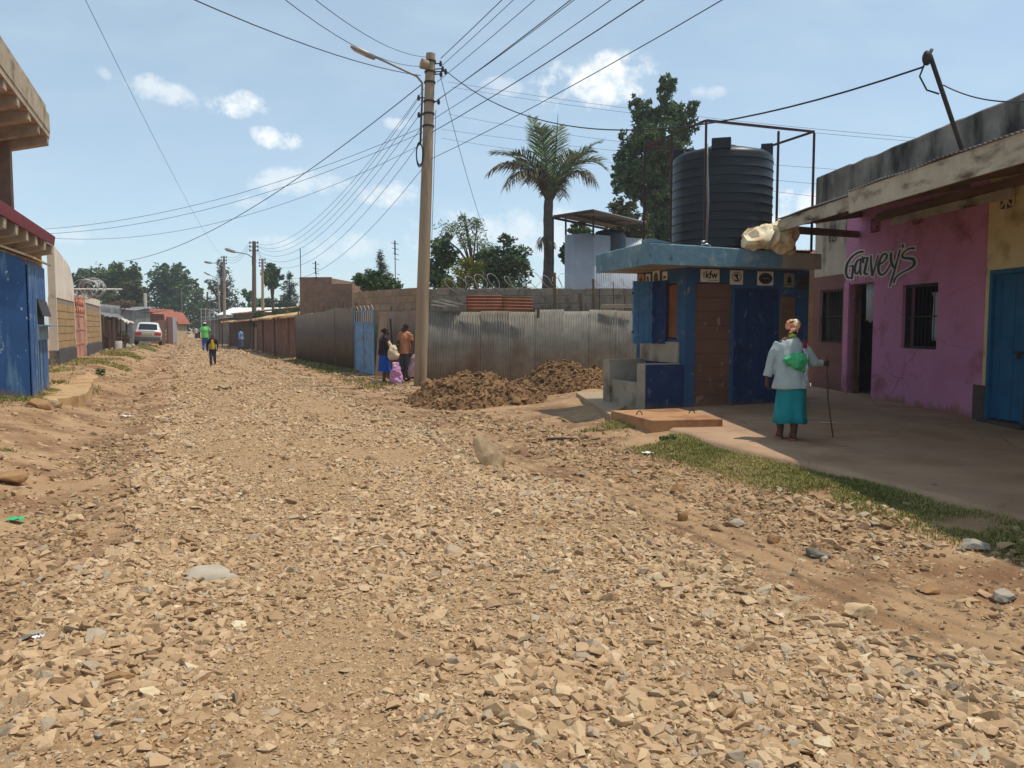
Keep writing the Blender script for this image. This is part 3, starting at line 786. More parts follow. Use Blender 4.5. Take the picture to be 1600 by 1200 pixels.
for i in range(13):
    a = i / 12
    for k in range(9):
        b = k / 8; wdt = .10 + .05 * math.sin(b * 3) + (.06 if b < .12 else 0)
        vs.append((4.24 + (a - .5) * 2 * wdt, .30 + .02 * math.sin(a * 14 + b * 3), 2.22 - .85 * b))
mb.add(vs, [(i * 9 + k, (i + 1) * 9 + k, (i + 1) * 9 + k + 1, i * 9 + k + 1) for i in range(12) for k in range(8)])
mb.build('curtain', m_cloth_w, w2, smooth=True, solid=.004)
# blue plank door
mb = MB()
for i in range(5):
    x0 = 6.12 + i * .144; mb.box(x0, x0 + .138, .05 + .004 * (i % 2), .10, .24, 2.39)
d = mb.build('door', m_bluedoor, shop, bevel=.004)
mb = MB(); mb.box(6.05, 6.12, -.012, .12, .2, 2.46); mb.box(6.84, 6.90, -.012, .12, .2, 2.46); mb.box(6.12, 6.84, -.012, .12, 2.39, 2.46)
mb.build('door_frame', m_bluedoor, d, bevel=.004)
mb = MB(); mb.box(6.66, 6.86, -.03, -.012, 1.235, 1.265); mb.box(6.76, 6.82, -.055, -.03, 1.15, 1.24); mb.build('handle', m_iron, d, bevel=.004)
mb = MB(); mb.box(6.0, 6.95, -.10, .12, .13, .22); mb.build('doorstep', m_plinth, shop, bevel=.01)
# hand painted name over the door
STROKES = [
 [(446, 294, 15), (400, 300, 17), (350, 318, 14), (290, 362, 14), (240, 425, 17), (208, 500, 20), (200, 570, 20), (212, 630, 18), (245, 662, 16), (282, 650, 12), (296, 610, 10)],
 [(248, 502, 8), (275, 492, 11), (302, 492, 14), (298, 540, 14), (290, 600, 14), (284, 672, 13)],
 [(402, 402, 11), (370, 412, 13), (340, 460, 15), (326, 530, 16), (332, 590, 15), (358, 600, 12), (385, 560, 9), (402, 500, 8)],
 [(412, 388, 9), (404, 450, 12), (400, 540, 14), (408, 618, 14)],
 [(436, 362, 12), (440, 410, 16), (446, 455, 12)],
 [(444, 392, 10), (475, 382, 12), (506, 384, 16), (490, 440, 16), (472, 520, 18), (462, 590, 20), (486, 608, 16), (512, 598, 10)],
 [(552, 348, 7), (552, 430, 12), (556, 520, 18), (572, 632, 20)],
 [(572, 632, 15), (600, 540, 9), (630, 430, 7), (656, 342, 6)],
 [(664, 478, 9), (715, 445, 10), (760, 400, 13), (776, 350, 14), (752, 322, 13), (712, 345, 14), (674, 420, 18), (655, 510, 22), (664, 585, 24), (700, 618, 20), (748, 592, 14), (790, 535, 9), (818, 475, 6)],
 [(838, 306, 20), (830, 370, 24), (838, 440, 26), (862, 505, 26), (890, 520, 12)],
 [(962, 268, 8), (930, 380, 11), (895, 500, 14), (855, 650, 13), (814, 778, 9)],
 [(1000, 196, 18), (1002, 222, 22), (998, 246, 8)],
 [(1164, 250, 26), (1120, 248, 18), (1060, 268, 12), (1010, 310, 12), (990, 352, 18), (1015, 382, 26), (1080, 388, 32), (1140, 400, 36), (1162, 445, 34), (1140, 498, 24), (1080, 540, 14), (1000, 580, 12), (930, 625, 11), (888, 680, 9), (874, 732, 6)]]
def ribbon(mb, pts, grow, y):
    Q = []
    for i in range(len(pts) - 1):
        p = [np.array(pts[max(0, min(len(pts) - 1, i + k))], float) for k in (-1, 0, 1, 2)]
        for j in range(6):
            u = j / 6
            Q.append(.5 * (2 * p[1] + (p[2] - p[0]) * u + (2 * p[0] - 5 * p[1] + 4 * p[2] - p[3]) * u * u + (3 * p[1] - p[0] - 3 * p[2] + p[3]) * u ** 3))
    Q.append(np.array(pts[-1], float))
    if grow:                                             # outline runs past the stroke ends
        a = Q[0][:2] - Q[1][:2]; a = a / (np.linalg.norm(a) + 1e-6) * grow * .8; b = Q[-1][:2] - Q[-2][:2]; b = b / (np.linalg.norm(b) + 1e-6) * grow * .8
        Q = [np.array([*(Q[0][:2] + a), Q[0][2] * .6])] + Q + [np.array([*(Q[-1][:2] + b), Q[-1][2] * .6])]
    vs = []
    for i, q in enumerate(Q):
        d = Q[min(i + 1, len(Q) - 1)][:2] - Q[max(i - 1, 0)][:2]; d = d / (np.linalg.norm(d) + 1e-6); nn = np.array([-d[1], d[0]]); w = q[2] / 2 + grow
        for k, dy in ((-1, 0), (0, -.0012), (1, 0)):
            c = q[:2] + nn * w * k; lx, lz = wall_pt(1300 + c[0] / 8.889, 360 + c[1] / 8.889); vs.append((lx, y + dy, lz))
    mb.add(vs, [(3 * i + k, 3 * i + 3 + k, 3 * i + 4 + k, 3 * i + 1 + k) for i in range(len(Q) - 1) for k in range(2)])
m_letter_w = M('letter_outline_paint', (206, 196, 186), (220, 210, 198), scale=8, bump=.1)
mb = MB()
for i, st in enumerate(STROKES): ribbon(mb, st, 26, -.004 - .0007 * i)
tag(mb.build('lettering_outline', m_letter_w, shop), "pale outline behind the name Garvey's")
mb = MB()
for i, st in enumerate(STROKES): ribbon(mb, st, 4.5, -.018 - .0007 * i)
tag(mb.build('lettering', m_black, shop), "brush lettering reading Garvey's")
# mast for the service cable on the veranda roof
mast_b, mast_t = P(1510, 238, 8.75), P(1453, 86, 8.65)
root = thing('cable_mast', 'leaning dark pipe mast holding the service cable above the pink shop', 'mast', mast_b)
mb = MB(); mb.tube([mast_b - Vector((0, 0, .1)), mast_t], .024, 8); mb.build('pole', m_iron, root, world=True, smooth='auto')
mb = MB(); mb.ball(mast_t + Vector((-.03, 0, -.03)), .05, .04, .08); mb.tube([mast_t + Vector((-.02, 0, -.02)), mast_t + Vector((.02, 0, .06))], .018, 6)
mb.build('insulator', m_iron, root, world=True, smooth=True)
m_cable = M('black_cable', (44, 44, 46), None, bump=0, rough=.6)
mb = MB(); mb.tube([mast_t + Vector((-.05, 0, -.08)), mast_t + Vector((-.10, 0, -.22)), mast_t + Vector((-.02, 0, -.36)), mast_t + Vector((.11, 0, -.40))], .010, 6)
mb.build('cable_loop', m_cable, root, world=True, smooth=True)

# ------------------------------------------------------------------ blue water kiosk
m_kblue = M('kiosk_blue_paint', (44, 74, 108), (52, 88, 120), scale=2.2, bump=.3, bscale=16, c4=(116, 120, 120), s4=7, splash=(0, .28, (116, 92, 76)), c3=(84, 106, 124), s3=2.6, t3=(.56, .72))
m_kblue2 = M('kiosk_deep_blue', (28, 46, 84), (34, 56, 96), scale=2.2, bump=.25, bscale=16, c3=(48, 64, 92), s3=2.4, splash=(0, .24, (100, 82, 70)), c4=(84, 96, 112), s4=8)
m_kfascia = M('kiosk_fascia_paint', (86, 118, 134), (106, 138, 150), scale=2.4, bump=.35, bscale=14, c3=(138, 154, 156), s3=3.0, t3=(.54, .68), c4=(70, 84, 90), s4=5, t4=(.64, .70))
m_kgrey = M('cement_render', (168, 156, 138), (142, 130, 114), scale=2.4, bump=.35, bscale=18, c3=(100, 86, 70), s3=1.8)
m_kbrown = M('brown_panel_paint', (118, 82, 64), (104, 72, 56), scale=1.6, bump=.3, bscale=20, c3=(90, 62, 50), s3=1.4, v3=(.3, .3, 1.6), c4=(148, 116, 92), s4=6, splash=(0, .2, (140, 106, 82)))
m_orange = M('orange_board', (132, 84, 50), (112, 68, 40), scale=3, bump=.3)
KX, KY, KZ = 3.0, 13.9, .18
kiosk = thing('water_kiosk', 'small blue painted concrete water kiosk with shuttered window and overhanging slab roof', 'kiosk', (KX, KY, KZ), R(20))
mb = MB(); wall_open(mb, 0, 2.62, -.25, 2.46, 0, .16, [(.20, .95, .0, 2.2), (1.0, 1.93, 0, 2.12)]); mb.build('wall', m_kblue, kiosk)
mb = MB(); mb.box(0, .16, .16, .28, -.25, 2.46); mb.box(0, .16, .28, 1.0, -.25, 1.22); mb.box(0, .16, .28, 1.0, 2.2, 2.46); mb.box(0, .16, 1.0, 1.72, -.25, 2.46)
mb.box(.16, 2.62, 1.56, 1.72, -.25, 2.46); mb.box(2.46, 2.62, .16, 1.56, -.25, 2.46)
mb.build('wall', m_kblue, kiosk)
mb = MB()
for i in range(9):
    z0 = -.02 + i * .246; mb.box(.20, .95, .035 + .003 * (i % 2), .12, z0, z0 + .242)
mb.build('plank_panel', m_kbrown, kiosk, bevel=.004)
mb = MB()
for i in range(3): mb.box(1.04 + i * .29, 1.32 + i * .29, .05, .11, .02, 2.08)
d = mb.build('door', m_kblue2, kiosk, bevel=.006)
mb = MB(); mb.box(1.0, 1.04, -.01, .14, 0, 2.12); mb.box(1.89, 1.93, -.01, .14, 0, 2.12); mb.box(1.04, 1.89, -.01, .14, 2.08, 2.12); mb.build('door_frame', m_kblue2, d)
mb = MB(); mb.box(1.14, 1.26, .035, .05, 1.05, 1.08); mb.tube([(1.2, .03, 1.06), (1.2, .0, 1.02), (1.2, .03, .98)], .008, 6); mb.build('hasp', m_iron, d)
mb = MB(); mb.box(1.98, 2.30, -.02, 0, 0, 1.98); mb.build('board_panel', m_board, kiosk, bevel=.005)
# shuttered window on the street side
mb = MB()
for i in range(4): mb.box(.02, .06, .30 + i * .175, .30 + i * .175 + .17, 1.24, 2.18)
mb.build('window_boards', m_orange, kiosk, bevel=.003)
def shutter(x0, y0, x1, y1, mat):
    mb = MB(); a, b = Vector((x0, y0, 0)), Vector((x1, y1, 0)); n = 4
    for i in range(n):
        p, q = a.lerp(b, i / n + .01), a.lerp(b, (i + 1) / n - .01); mb.bar(p + Vector((0, 0, 1.70)), q + Vector((0, 0, 1.70)), .03, 1.14)
    s = mb.build('shutter', mat, kiosk, bevel=.003)
    dd = (b - a).normalized(); nn = Vector((-dd.y, dd.x, 0))
    for z in (1.28, 1.70, 2.12):
        mb = MB(); q = nn * (-.022 if abs(y0 - y1) < .1 else .022) + Vector((0, 0, z)); mb.bar(a + q, b + q, .014, .06); mb.build('batten', mat, s)
    for z in (1.34, 2.05): MB().ball(b + Vector((0, 0, z)), .022).build('hinge', m_iron, s)
shutter(-.02, 1.02, -.47, 1.02, M('shutter_light_blue', (86, 132, 168), (72, 116, 152), scale=3, bump=.2, c3=(110, 146, 170), s3=3))
shutter(-.035, .56, -.06, 1.0, m_kblue2)
mb = MB(); mb.box(-.05, 0, .17, 1.5, .80, 1.17); mb.build('counter_panel', m_kgrey, kiosk, bevel=.01)
mb = MB(); mb.box(-.76, 0, 0, .27, -.3, .78); mb.build('tap_bay_wall', m_kblue2, kiosk, bevel=.012)
mb = MB(); mb.box(-.785, -.762, .005, .268, -.3, .79); mb.box(-.78, -.06, .03, .27, .782, .80); mb.build('bay_pier', m_kgrey, kiosk, bevel=.006)
mb = MB(); mb.box(-.785, 0, 1.32, 1.58, -.3, .83); mb.build('bay_pier', m_kgrey, kiosk, bevel=.012)
mb = MB(); mb.box(-.74, -.64, .272, 1.318, -.3, .46); mb.box(-.64, -.002, .272, 1.318, -.3, .30); mb.build('trough', m_kgrey, kiosk, bevel=.01)
mb = MB(); mb.tube([(0, .8, .68), (-.12, .8, .68), (-.14, .8, .62)], .014, 8); mb.ball((-.08, .8, .70), .025); mb.build('tap', m_iron, kiosk, smooth=True)
# slab roof with deep fascia; the front edge kicks up at the corner
mb = MB()
poly = [(-.92, -.42), (2.46, -.42), (2.46, 1.8), (-.77, 1.8)]
mb.prism(poly, 2.46, 2.62)
rf = mb.build('roof_slab', m_kgrey, kiosk)
def fas(a, b, h0, h1, mat, th=.07):
    mb = MB(); a, b = Vector((*a, 0)), Vector((*b, 0)); d = (b - a).normalized(); nn = Vector((d.y, -d.x, 0)) * th; vs = []
    n = 12
    for i in range(n + 1):
        p = a.lerp(b, i / n); z1 = h0 + (h1 - h0) * i / n + .006 * mnoise.noise(p * 5)
        zb = 2.45 + .006 * mnoise.noise(p * 4 + Vector((5, 0, 0)))
        vs += [p + Vector((0, 0, zb)), p + nn + Vector((0, 0, zb)), p + nn + Vector((0, 0, z1 - .015)), p + nn * .8 + Vector((0, 0, z1)), p + Vector((0, 0, z1))]
    f = [(5 * i + k, 5 * i + 5 + k, 5 * i + 5 + (k + 1) % 5, 5 * i + (k + 1) % 5) for i in range(n) for k in range(5)] + [(0, 1, 2, 3, 4), tuple(5 * n + k for k in (4, 3, 2, 1, 0))]
    mb.add(vs, f); return mb.build('fascia', mat, rf)
fas((-.99, -.42), (1.62, -.42), 2.80, 2.74, m_kfascia)
fas((1.622, -.42), (2.46, -.42), 2.74, 2.72, m_kgrey)
fas((-.77, 1.8), (-.92, -.418), 2.80, 2.82, m_kfascia)
mb = MB(); mb.prism([(-.985, -.485), (-.60, -.485), (-.72, -.40), (-.90, -.20), (-.985, -.2)], 2.80, lambda p: 2.87 if p[0] < -.8 else 2.81); mb.build('fascia_corner', m_kfascia, rf, bevel=.008)

# tank, frame, sack on the kiosk roof
m_tank = M('black_plastic', (17, 19, 23), (22, 25, 30), scale=1.4, bump=.05, rough=.42, spec=.4, c3=(44, 46, 50), s3=1.2, t3=(.55, .75))
km = wmat(kiosk)
tc_ = km @ Vector((1.15, .66, 2.63))
tank = thing('water_tank', 'big black ribbed plastic water tank on the blue kiosk roof', 'water tank', tc_, R(14)); tank.scale = (.965, .965, .945)
prof = [(.0, -.14), (.90, -.14), (.925, .03)]
z = .08
while z < 1.72:
    prof += [(.925, z), (.925, z + .118), (.934, z + .126), (.936, z + .136), (.934, z + .146)]; z += .163
prof += [(.928, z), (.925, 1.93), (.905, 1.985), (.84, 2.03), (.6, 2.10), (.36, 2.145), (.34, 2.15)]
n = 64; vs = []; N = len(prof)
for r, z in prof[1:]:
    vs += [(r * math.cos(2 * pi * j / n), r * math.sin(2 * pi * j / n), z) for j in range(n)]
k = N - 1
fs = [(i * n + j, i * n + (j + 1) % n, (i + 1) * n + (j + 1) % n, (i + 1) * n + j) for i in range(k - 1) for j in range(n)] + [tuple(range(n - 1, -1, -1)), tuple((k - 1) * n + j for j in range(n))]
MB().add(vs, fs).build('shell', m_tank, tank, smooth='auto')
mb = MB(); mb.tube([(0, 0, 2.14), (0, 0, 2.20)], [.30, .28], 24); mb.build('lid', m_tank, tank, smooth='auto')
for a in (-120, -32, 60, 150):
    mb = MB(); mt = Matrix.Rotation(R(a), 4, 'Z'); mb.box(.70, .915, -.17, .17, 1.98, 2.19, mt); mb.build('lug', m_tank, tank, bevel=.02)
p = km @ Vector((.22, -.27, 2.63)); q = P(1104, 226, p.y + .02)
mb = MB(); mb.tube([p, p + Vector((.02, .0, .9)), Vector((q.x, p.y, q.z)), Vector((q.x + .06, p.y + .25, q.z + .05))], .022, 8)
mb.build('outlet_pipe', M('grey_pipe', (120, 122, 120), None, bump=0, rough=.5), tank, world=True, smooth=True)
p = km @ Vector((.05, -.38, 2.80)); mb = MB(); mb.tube([p, p + Vector((.10, .02, .02)), p + Vector((.17, .03, -.02))], .02, 8); mb.ball(p + Vector((.03, 0, .05)), .03); mb.tube([p + Vector((.0, 0, .07)), p + Vector((.09, 0, .07))], .01, 6)
mb.build('valve', M('plated_metal', (170, 170, 168), None, bump=0, rough=.3, metal=.8), tank, world=True, smooth=True)
frame = thing('tank_cage', 'rusty red square pipe frame standing around the black water tank', 'frame', km @ Vector((1.2, .66, 2.625)), R(20))
def fp(x, y, z): return km @ Vector((x, y, z))
FT = 4.84
posts = [(.12, -.36), (1.58, -.36), (2.34, -.36), (.12, .72), (.12, 1.70), (2.34, 1.70)]
for i, (x, y) in enumerate(posts):
    mb = MB(); mb.bar(fp(x, y, 2.63 if y > -.3 else 2.76), fp(x, y, FT - (.0 if i != 1 else .03)), .036, .036); mb.build('post', m_rustred, frame, world=True, bevel=.004)
for a, b in (((.12, -.36), (2.34, -.36)), ((.12, -.33), (.12, .70)), ((.12, .74), (.12, 1.70)), ((2.34, -.33), (2.34, 1.68)), ((.14, 1.70), (2.32, 1.70))):
    mb = MB(); mb.bar(fp(*a, FT + .026), fp(*b, FT + .022), .036, .036); mb.build('rail', m_rustred, frame, world=True, bevel=.004)
mb = MB(); mb.bar(fp(.14, -.36, 2.775), fp(2.3, -.36, 2.755), .05, .04); mb.build('base_rail', m_rustred, frame, world=True)
# crumpled sack
m_sack = M('woven_sack', (236, 222, 190), (222, 200, 158), scale=4, bump=.35, bscale=30, c3=(168, 126, 74), s3=2.6, t3=(.5, .64), rough=.7)
mb = MB()
for (x, y, z, rx, ry, rz) in ((1.18, -.46, 2.96, .28, .22, .17), (1.02, -.46, 2.86, .2, .2, .10), (1.60, -.47, 2.97, .26, .24, .26), (1.42, -.48, 2.92, .2, .2, .12), (1.72, -.46, 2.84, .14, .2, .16)):
    mb.ball(fp(x, y, z), rx, ry, rz)
mb.tube([fp(1.60, -.48, 3.0), fp(1.63, -.50, 3.14), fp(1.62, -.50, 3.26)], [.17, .10, .05], 8)
mb.tube([fp(1.1, -.5, 2.98), fp(1.28, -.5, 3.14), fp(1.38, -.5, 3.14)], [.12, .08, .05], 8)
mb = mb.remesh(.022, 2, decim=.09)
tag(mb.build('sack', m_sack, smooth='auto'), 'crumpled cream woven sack lying on the kiosk roof below the tank', 'sack')

# plaques under the kiosk roof
def text_mesh(body, size, mat, name, parent, at, shear=0):
    cu = bpy.data.curves.new('t', 'FONT'); cu.body = body; cu.size = size; cu.align_x = 'CENTER'; cu.align_y = 'CENTER'; cu.extrude = .001; cu.offset = .0035 * size / .14
    o = bpy.data.objects.new('t', cu); COL.objects.link(o)
    dg = bpy.context.evaluated_depsgraph_get(); dg.update()
    me = bpy.data.meshes.new_from_object(o.evaluated_get(dg)); bpy.data.objects.remove(o)
    rot = Matrix.Rotation(pi / 2, 4, 'X')
    me.transform(Matrix.Translation(Vector(at)) @ rot)
    me.materials.clear(); me.materials.append(mat); me.name = name
    return link(name, me, None, parent)
m_plaque = M('plaque_white', (226, 216, 196), (208, 196, 174), scale=5, bump=.1)
m_plaque2 = M('plaque_tan', (206, 150, 100), (190, 132, 84), scale=5, bump=.1)
m_mark = M('plaque_ink', (52, 44, 38), None, bump=0)
m_mark2 = M('plaque_ink_olive', (98, 92, 44), None, bump=0)
def ring(mb, x, z, rx, rz, w, y, fill=False):
    n = 28
    vs = []
    for j in range(n):
        a = 2 * pi * j / n
        vs += [(x + rx * math.cos(a), y, z + rz * math.sin(a)), (x + (rx - w) * math.cos(a), y, z + (rz - w) * math.sin(a))]
    mb.add(vs, [(2 * j, 2 * ((j + 1) % n), 2 * ((j + 1) % n) + 1, 2 * j + 1) for j in range(n)])
    if fill: mb.add([(x + rx * math.cos(2 * pi * j / n), y, z + rz * math.sin(2 * pi * j / n)) for j in range(n)], [tuple(range(n))])
def plaque(label, face, a0, a1, zc, h, mat, art):
    if face == 'front': loc = km @ Vector(((a0 + a1) / 2, -.001, zc)); rz = R(20)
    else: loc = km @ Vector((-.001, (a0 + a1) / 2, zc)); rz = R(20 - 90)
    w = abs(a1 - a0)
    r = thing('sign_plaque', label, 'plaque', loc, rz, 'plaques under the kiosk roof')
    mb = MB(); mb.box(-w / 2, w / 2, -.018, 0, -h / 2, h / 2); mb.build('board', mat, r, bevel=.003)
    art(r, w, h)
def art_kfw(r, w, h):
    text_mesh('kfw', .17, m_mark, 'lettering', r, (.02, -.020, .01))
    mb = MB(); mb.box(-.06, .16, -.0195, -.019, -.082, -.072); mb.box(-.14, -.12, -.0195, -.019, -.04, .06); mb.build('mark', m_mark, r)
def art_seal(r, w, h):
    mb = MB(); ring(mb, 0, .01, w * .38, h * .36, .012, -.0195); ring(mb, 0, .01, w * .27, h * .24, .008, -.0195)
    mb.bar((-.05, -.0195, .05), (.04, -.0195, -.04), .03, .001, up=(0, 1, 0)); mb.ball((.0, -.019, .03), .03, .001, .03); mb.box(-.04, .05, -.0197, -.019, -.062, -.048)
    mb.build('emblem', m_mark, r)
def art_oval(r, w, h):
    mb = MB(); ring(mb, 0, 0, w * .43, h * .40, .012, -.0195, True); mb.build('emblem', m_mark, r)
    mb = MB(); ring(mb, 0, 0, w * .36, h * .31, .006, -.0205); mb.box(-w * .22, w * .22, -.0207, -.0203, -.012, .012); mb.build('mark', M('plaque_ink_soft', (108, 96, 84), None, bump=0), r)
def art_drop(r, w, h):
    mb = MB(); mb.ball((0, -.019, -.01), .05, .001, .05); mb.add([(-.042, -.0195, .018), (.042, -.0195, .018), (0, -.0195, .09)], [(0, 1, 2)]); mb.box(-.06, .06, -.0197, -.019, -.085, -.072); mb.build('emblem', m_mark, r)
def art_green(r, w, h):
    mb = MB(); ring(mb, 0, .0, w * .36, h * .38, .02, -.0195, True); mb.build('emblem', m_mark2, r)
def art_letters(r, w, h):
    mb = MB(); mb.box(-.05, -.02, -.0195, -.019, -.08, .08); mb.bar((-.02, -.0195, .07), (.06, -.0195, -.08), .025, .001, up=(0, 1, 0)); ring(mb, .0, .03, .05, .05, .018, -.0198); mb.build('mark', m_mark, r)
def art_none(r, w, h):
    mb = MB(); mb.box(-w * .3, w * .3, -.0195, -.019, -h * .1, h * .1); mb.build('mark', m_mark, r)
plaque('white plaque with the letters kfw above the brown plank panel', 'front', .29, .67, 2.325, .22, m_plaque, art_kfw)
plaque('square white plaque with a round seal, right of the kfw plaque', 'front', .895, 1.16, 2.305, .25, m_plaque, art_seal)
plaque('white plaque with a dark filled oval above the blue door', 'front', 1.47, 1.81, 2.30, .25, m_plaque, art_oval)
plaque('small plaque with a drop shaped mark, right of the dark oval one', 'front', 2.05, 2.27, 2.28, .26, M('plaque_dull', (150, 138, 120), (130, 118, 100), scale=5, bump=.1), art_drop)
plaque('dark plaque with a pale lower rim at the shop end of the kiosk', 'front', 2.34, 2.58, 2.24, .26, M('plaque_dark', (70, 62, 54), (58, 52, 46), scale=5, bump=.1), art_none)
plaque('tan framed plaque farthest along the window side of the kiosk', 'side', 1.44, 1.64, 2.30, .27, m_plaque2, art_seal)
plaque('narrow white plaque with black marks above the open shutter', 'side', 1.19, 1.36, 2.30, .24, m_plaque, art_letters)
plaque('white plaque with an olive oval on the window side of the kiosk', 'side', .87, 1.10, 2.33, .27, m_plaque, art_green)
plaque('small white plaque nearest the kiosk corner on the window side', 'side', .60, .75, 2.33, .20, m_plaque, art_none)

# concrete inspection cover and the slab path beside the kiosk
m_cover = M('brown_concrete', (176, 134, 94), (158, 114, 78), scale=3, bump=.3, bscale=30, c3=(132, 86, 58), s3=1.6)
cp = [G(px, py, .27) for px, py in ((955, 641), (1018, 657), (1130, 655), (1060, 638))]
mb = MB(); mb.prism([(p.x, p.y) for p in cp], -.1, .27)
cen = sum(cp, Vector()) / 4
root = thing('inspection_cover', 'low brown concrete box cover with two iron loops in front of the kiosk', 'concrete cover', (cen.x, cen.y, 0))
mb.build('slab', m_cover, root, world=True, bevel=.012, jit=.012)
for px, py in ((999, 648), (1081, 646)):
    g = G(px, py, .27)
    mb = MB(); mb.tube([g + Vector((-.05 + .1 * i / 8, 0, .065 * math.sin(pi * i / 8) - .005)) for i in range(9)], .008, 6); mb.build('loop_handle', m_iron, root, world=True, smooth=True)
rp = [G(px, py, .15) for px, py in ((900, 618), (944, 616), (978, 640), (952, 653))]
mb = MB(); mb.prism([(p.x, p.y) for p in rp], -.1, .215); tag(mb.build('slab_path', M('slab_grey', (172, 148, 120), (150, 128, 102), scale=3, bump=.3), bevel=.012), 'sloping grey slab leading past the tap bay of the blue kiosk', 'slab')
# ------------------------------------------------------------------ iron sheet fences and block walls on the right
m_fence = M('fence_iron', (152, 146, 134), (122, 116, 106), scale=2.5, bump=.08, rough=.7, metal=0, c3=(120, 102, 86), s3=1.2, t3=(.52, .72), v3=(1, 1, .5))
m_fence_brown = M('fence_iron_dusty', (104, 90, 78), (88, 76, 66), scale=2, bump=.08, rough=.7, c3=(96, 72, 54), s3=1.4)
m_block = M('grey_block', (160, 146, 128), (134, 120, 104), scale=5, bump=.5, bscale=24, c3=(104, 92, 78), s3=2.5, island=.14)
m_mortar = M('mortar', (150, 136, 118), (128, 116, 100), scale=6, bump=.4)
m_brickred = M('brick_house_blocks', (146, 118, 98), (128, 102, 84), scale=4, bump=.5, bscale=24, island=.1)
m_rust = M('rusted_sheet', (140, 88, 64), (116, 70, 50), scale=2.6, bump=.1, rough=.75, c3=(112, 60, 40), s3=3)
m_wood = M('weathered_wood', (120, 98, 74), (96, 76, 56), scale=5, bump=.4, streak=(1, 1, .2), rough=.9)

def blocks(mb, x0, x1, z0, z1, bw, bh, y, dp, seed, gap=.018, topdrop=.0):
    rr = random.Random(seed); z = z0; row = 0
    while z + bh <= z1 + .01:
        x = x0 - (bw / 2 if row % 2 else 0)
        while x < x1 - .02:
            a, b = max(x, x0), min(x + bw, x1)
            if b - a > .06 and not (z + 2 * bh > z1 + .01 and rr.random() < topdrop):
                j = rr.uniform(-.006, .008)
                mb.box(a + gap / 2, b - gap / 2, y + j, y + dp, z + gap / 2, z + bh - gap / 2 + rr.uniform(-.006, .006))
            x += bw
        z += bh; row += 1

# block wall standing behind the iron sheets, faces the road
wall_l, wall_r = (-2.75, 24.9), (7.2, 25.3)
ang = math.atan2(wall_r[1] - wall_l[1], wall_r[0] - wall_l[0]); ln = math.dist(wall_l, wall_r)
bwall = thing('block_wall', 'grey concrete block wall rising behind the iron sheet fence, razor wire on top', 'wall', (*wall_l, 0), ang)
mb = MB(); mb.box(0, ln, .01, .2, -.1, 2.79); mb.build('mortar_core', m_mortar, bwall)
mb = MB(); blocks(mb, 0, ln, 1.62, 2.86, .42, .243, -.004, .22, 5, topdrop=.06); mb.build('blocks', m_block, bwall, bevel=.008)
# razor wire
def coil(name, label, pts, rad, turns, wire, seed, parent=None, flat=1.0, grp=None):
    rr = random.Random(seed); P0 = [Vector(p) for p in pts]; N = turns * 14; out = []
    d = (P0[-1] - P0[0]).normalized(); side = Vector((-d.y, d.x, 0)); ra = rad
    for i in range(N + 1):
        u = i / N * (len(P0) - 1); k = min(int(u), len(P0) - 2); c = P0[k].lerp(P0[k + 1], u - k)
        if i % 14 == 0: ra = rad * rr.uniform(.6, 1.15)
        a = 2 * pi * i / 14
        out.append(c + Vector((0, 0, 1)) * math.sin(a) * ra * flat + side * math.cos(a) * ra * .45 + d * 1.05 * ra * math.cos(a + .5))
    mb = MB(); mb.tube(out, wire, 5)
    for i in range(0, len(out), 2):
        mb.bar(out[i] - Vector((.03, 0, .02)), out[i] + Vector((.03, 0, .02)), .012, .004)
    return tag(mb.build(name, m_razor, parent, world=parent is not None), label, 'razor wire' if parent is None else None, grp)
m_razor = M('razor_wire_steel', (178, 176, 170), (150, 146, 140), scale=20, bump=0, rough=.35, metal=.6)
coil('razor_wire', 'loose razor wire coils along the top of the grey block wall', [P(700, 446, 25), P(760, 442, 25), P(840, 440, 25.1), P(900, 446, 25.1)], .30, 11, .009, 3)
coil('razor_wire', 'thin stretched razor wire on the wall near the light grey sheet tower', [P(905, 447, 25.1), P(960, 440, 25.2), P(1005, 448, 25.2)], .20, 5, .007, 4)

# fence facing the camera
def sheet_fence(name, label, a, b, z0, top, n, mat, seed, pitch=.076, amp=.013):
    rr = random.Random(seed); a, b = Vector((*a, 0)), Vector((*b, 0)); d = (b - a).normalized(); L_ = (b - a).length
    rz = math.atan2(d.y, d.x); root = thing(name, label, 'fence', a, rz)
    w = L_ / n
    for i in range(n):
        mb = MB(); t0 = top(i / n) + rr.uniform(-.04, .05); tl = rr.uniform(-.02, .02); y = .006 * (i % 2) + rr.uniform(0, .012)
        mb.corr((i * w - .03, y), ((i + 1) * w + .02, y + rr.uniform(-.02, .02)), z0, t0, pitch, amp, topf=lambda u: t0 + tl * u)
        mb.build('sheet', mat, root, smooth=True, solid=.0025)
    mb = MB()
    for z in (.5, 1.6): mb.box(0, L_, .05, .11, z, z + .08)
    mb.build('rail', m_wood, root)
    for i in range(0, n + 1, 2):
        mb = MB(); x = i * w; mb.tube([(x, .15, z0), (x + rr.uniform(-.04, .04), .15, top(0) + rr.uniform(.0, .35))], .04, 7); mb.build('post', m_wood, root, smooth='auto')
    return root
sheet_fence('iron_sheet_fence', 'long grey corrugated iron fence facing the road behind the soil heaps', (-2.52, 23.7), (5.6, 24.3), -.1, lambda u: 2.10, 10, m_fence, 4)
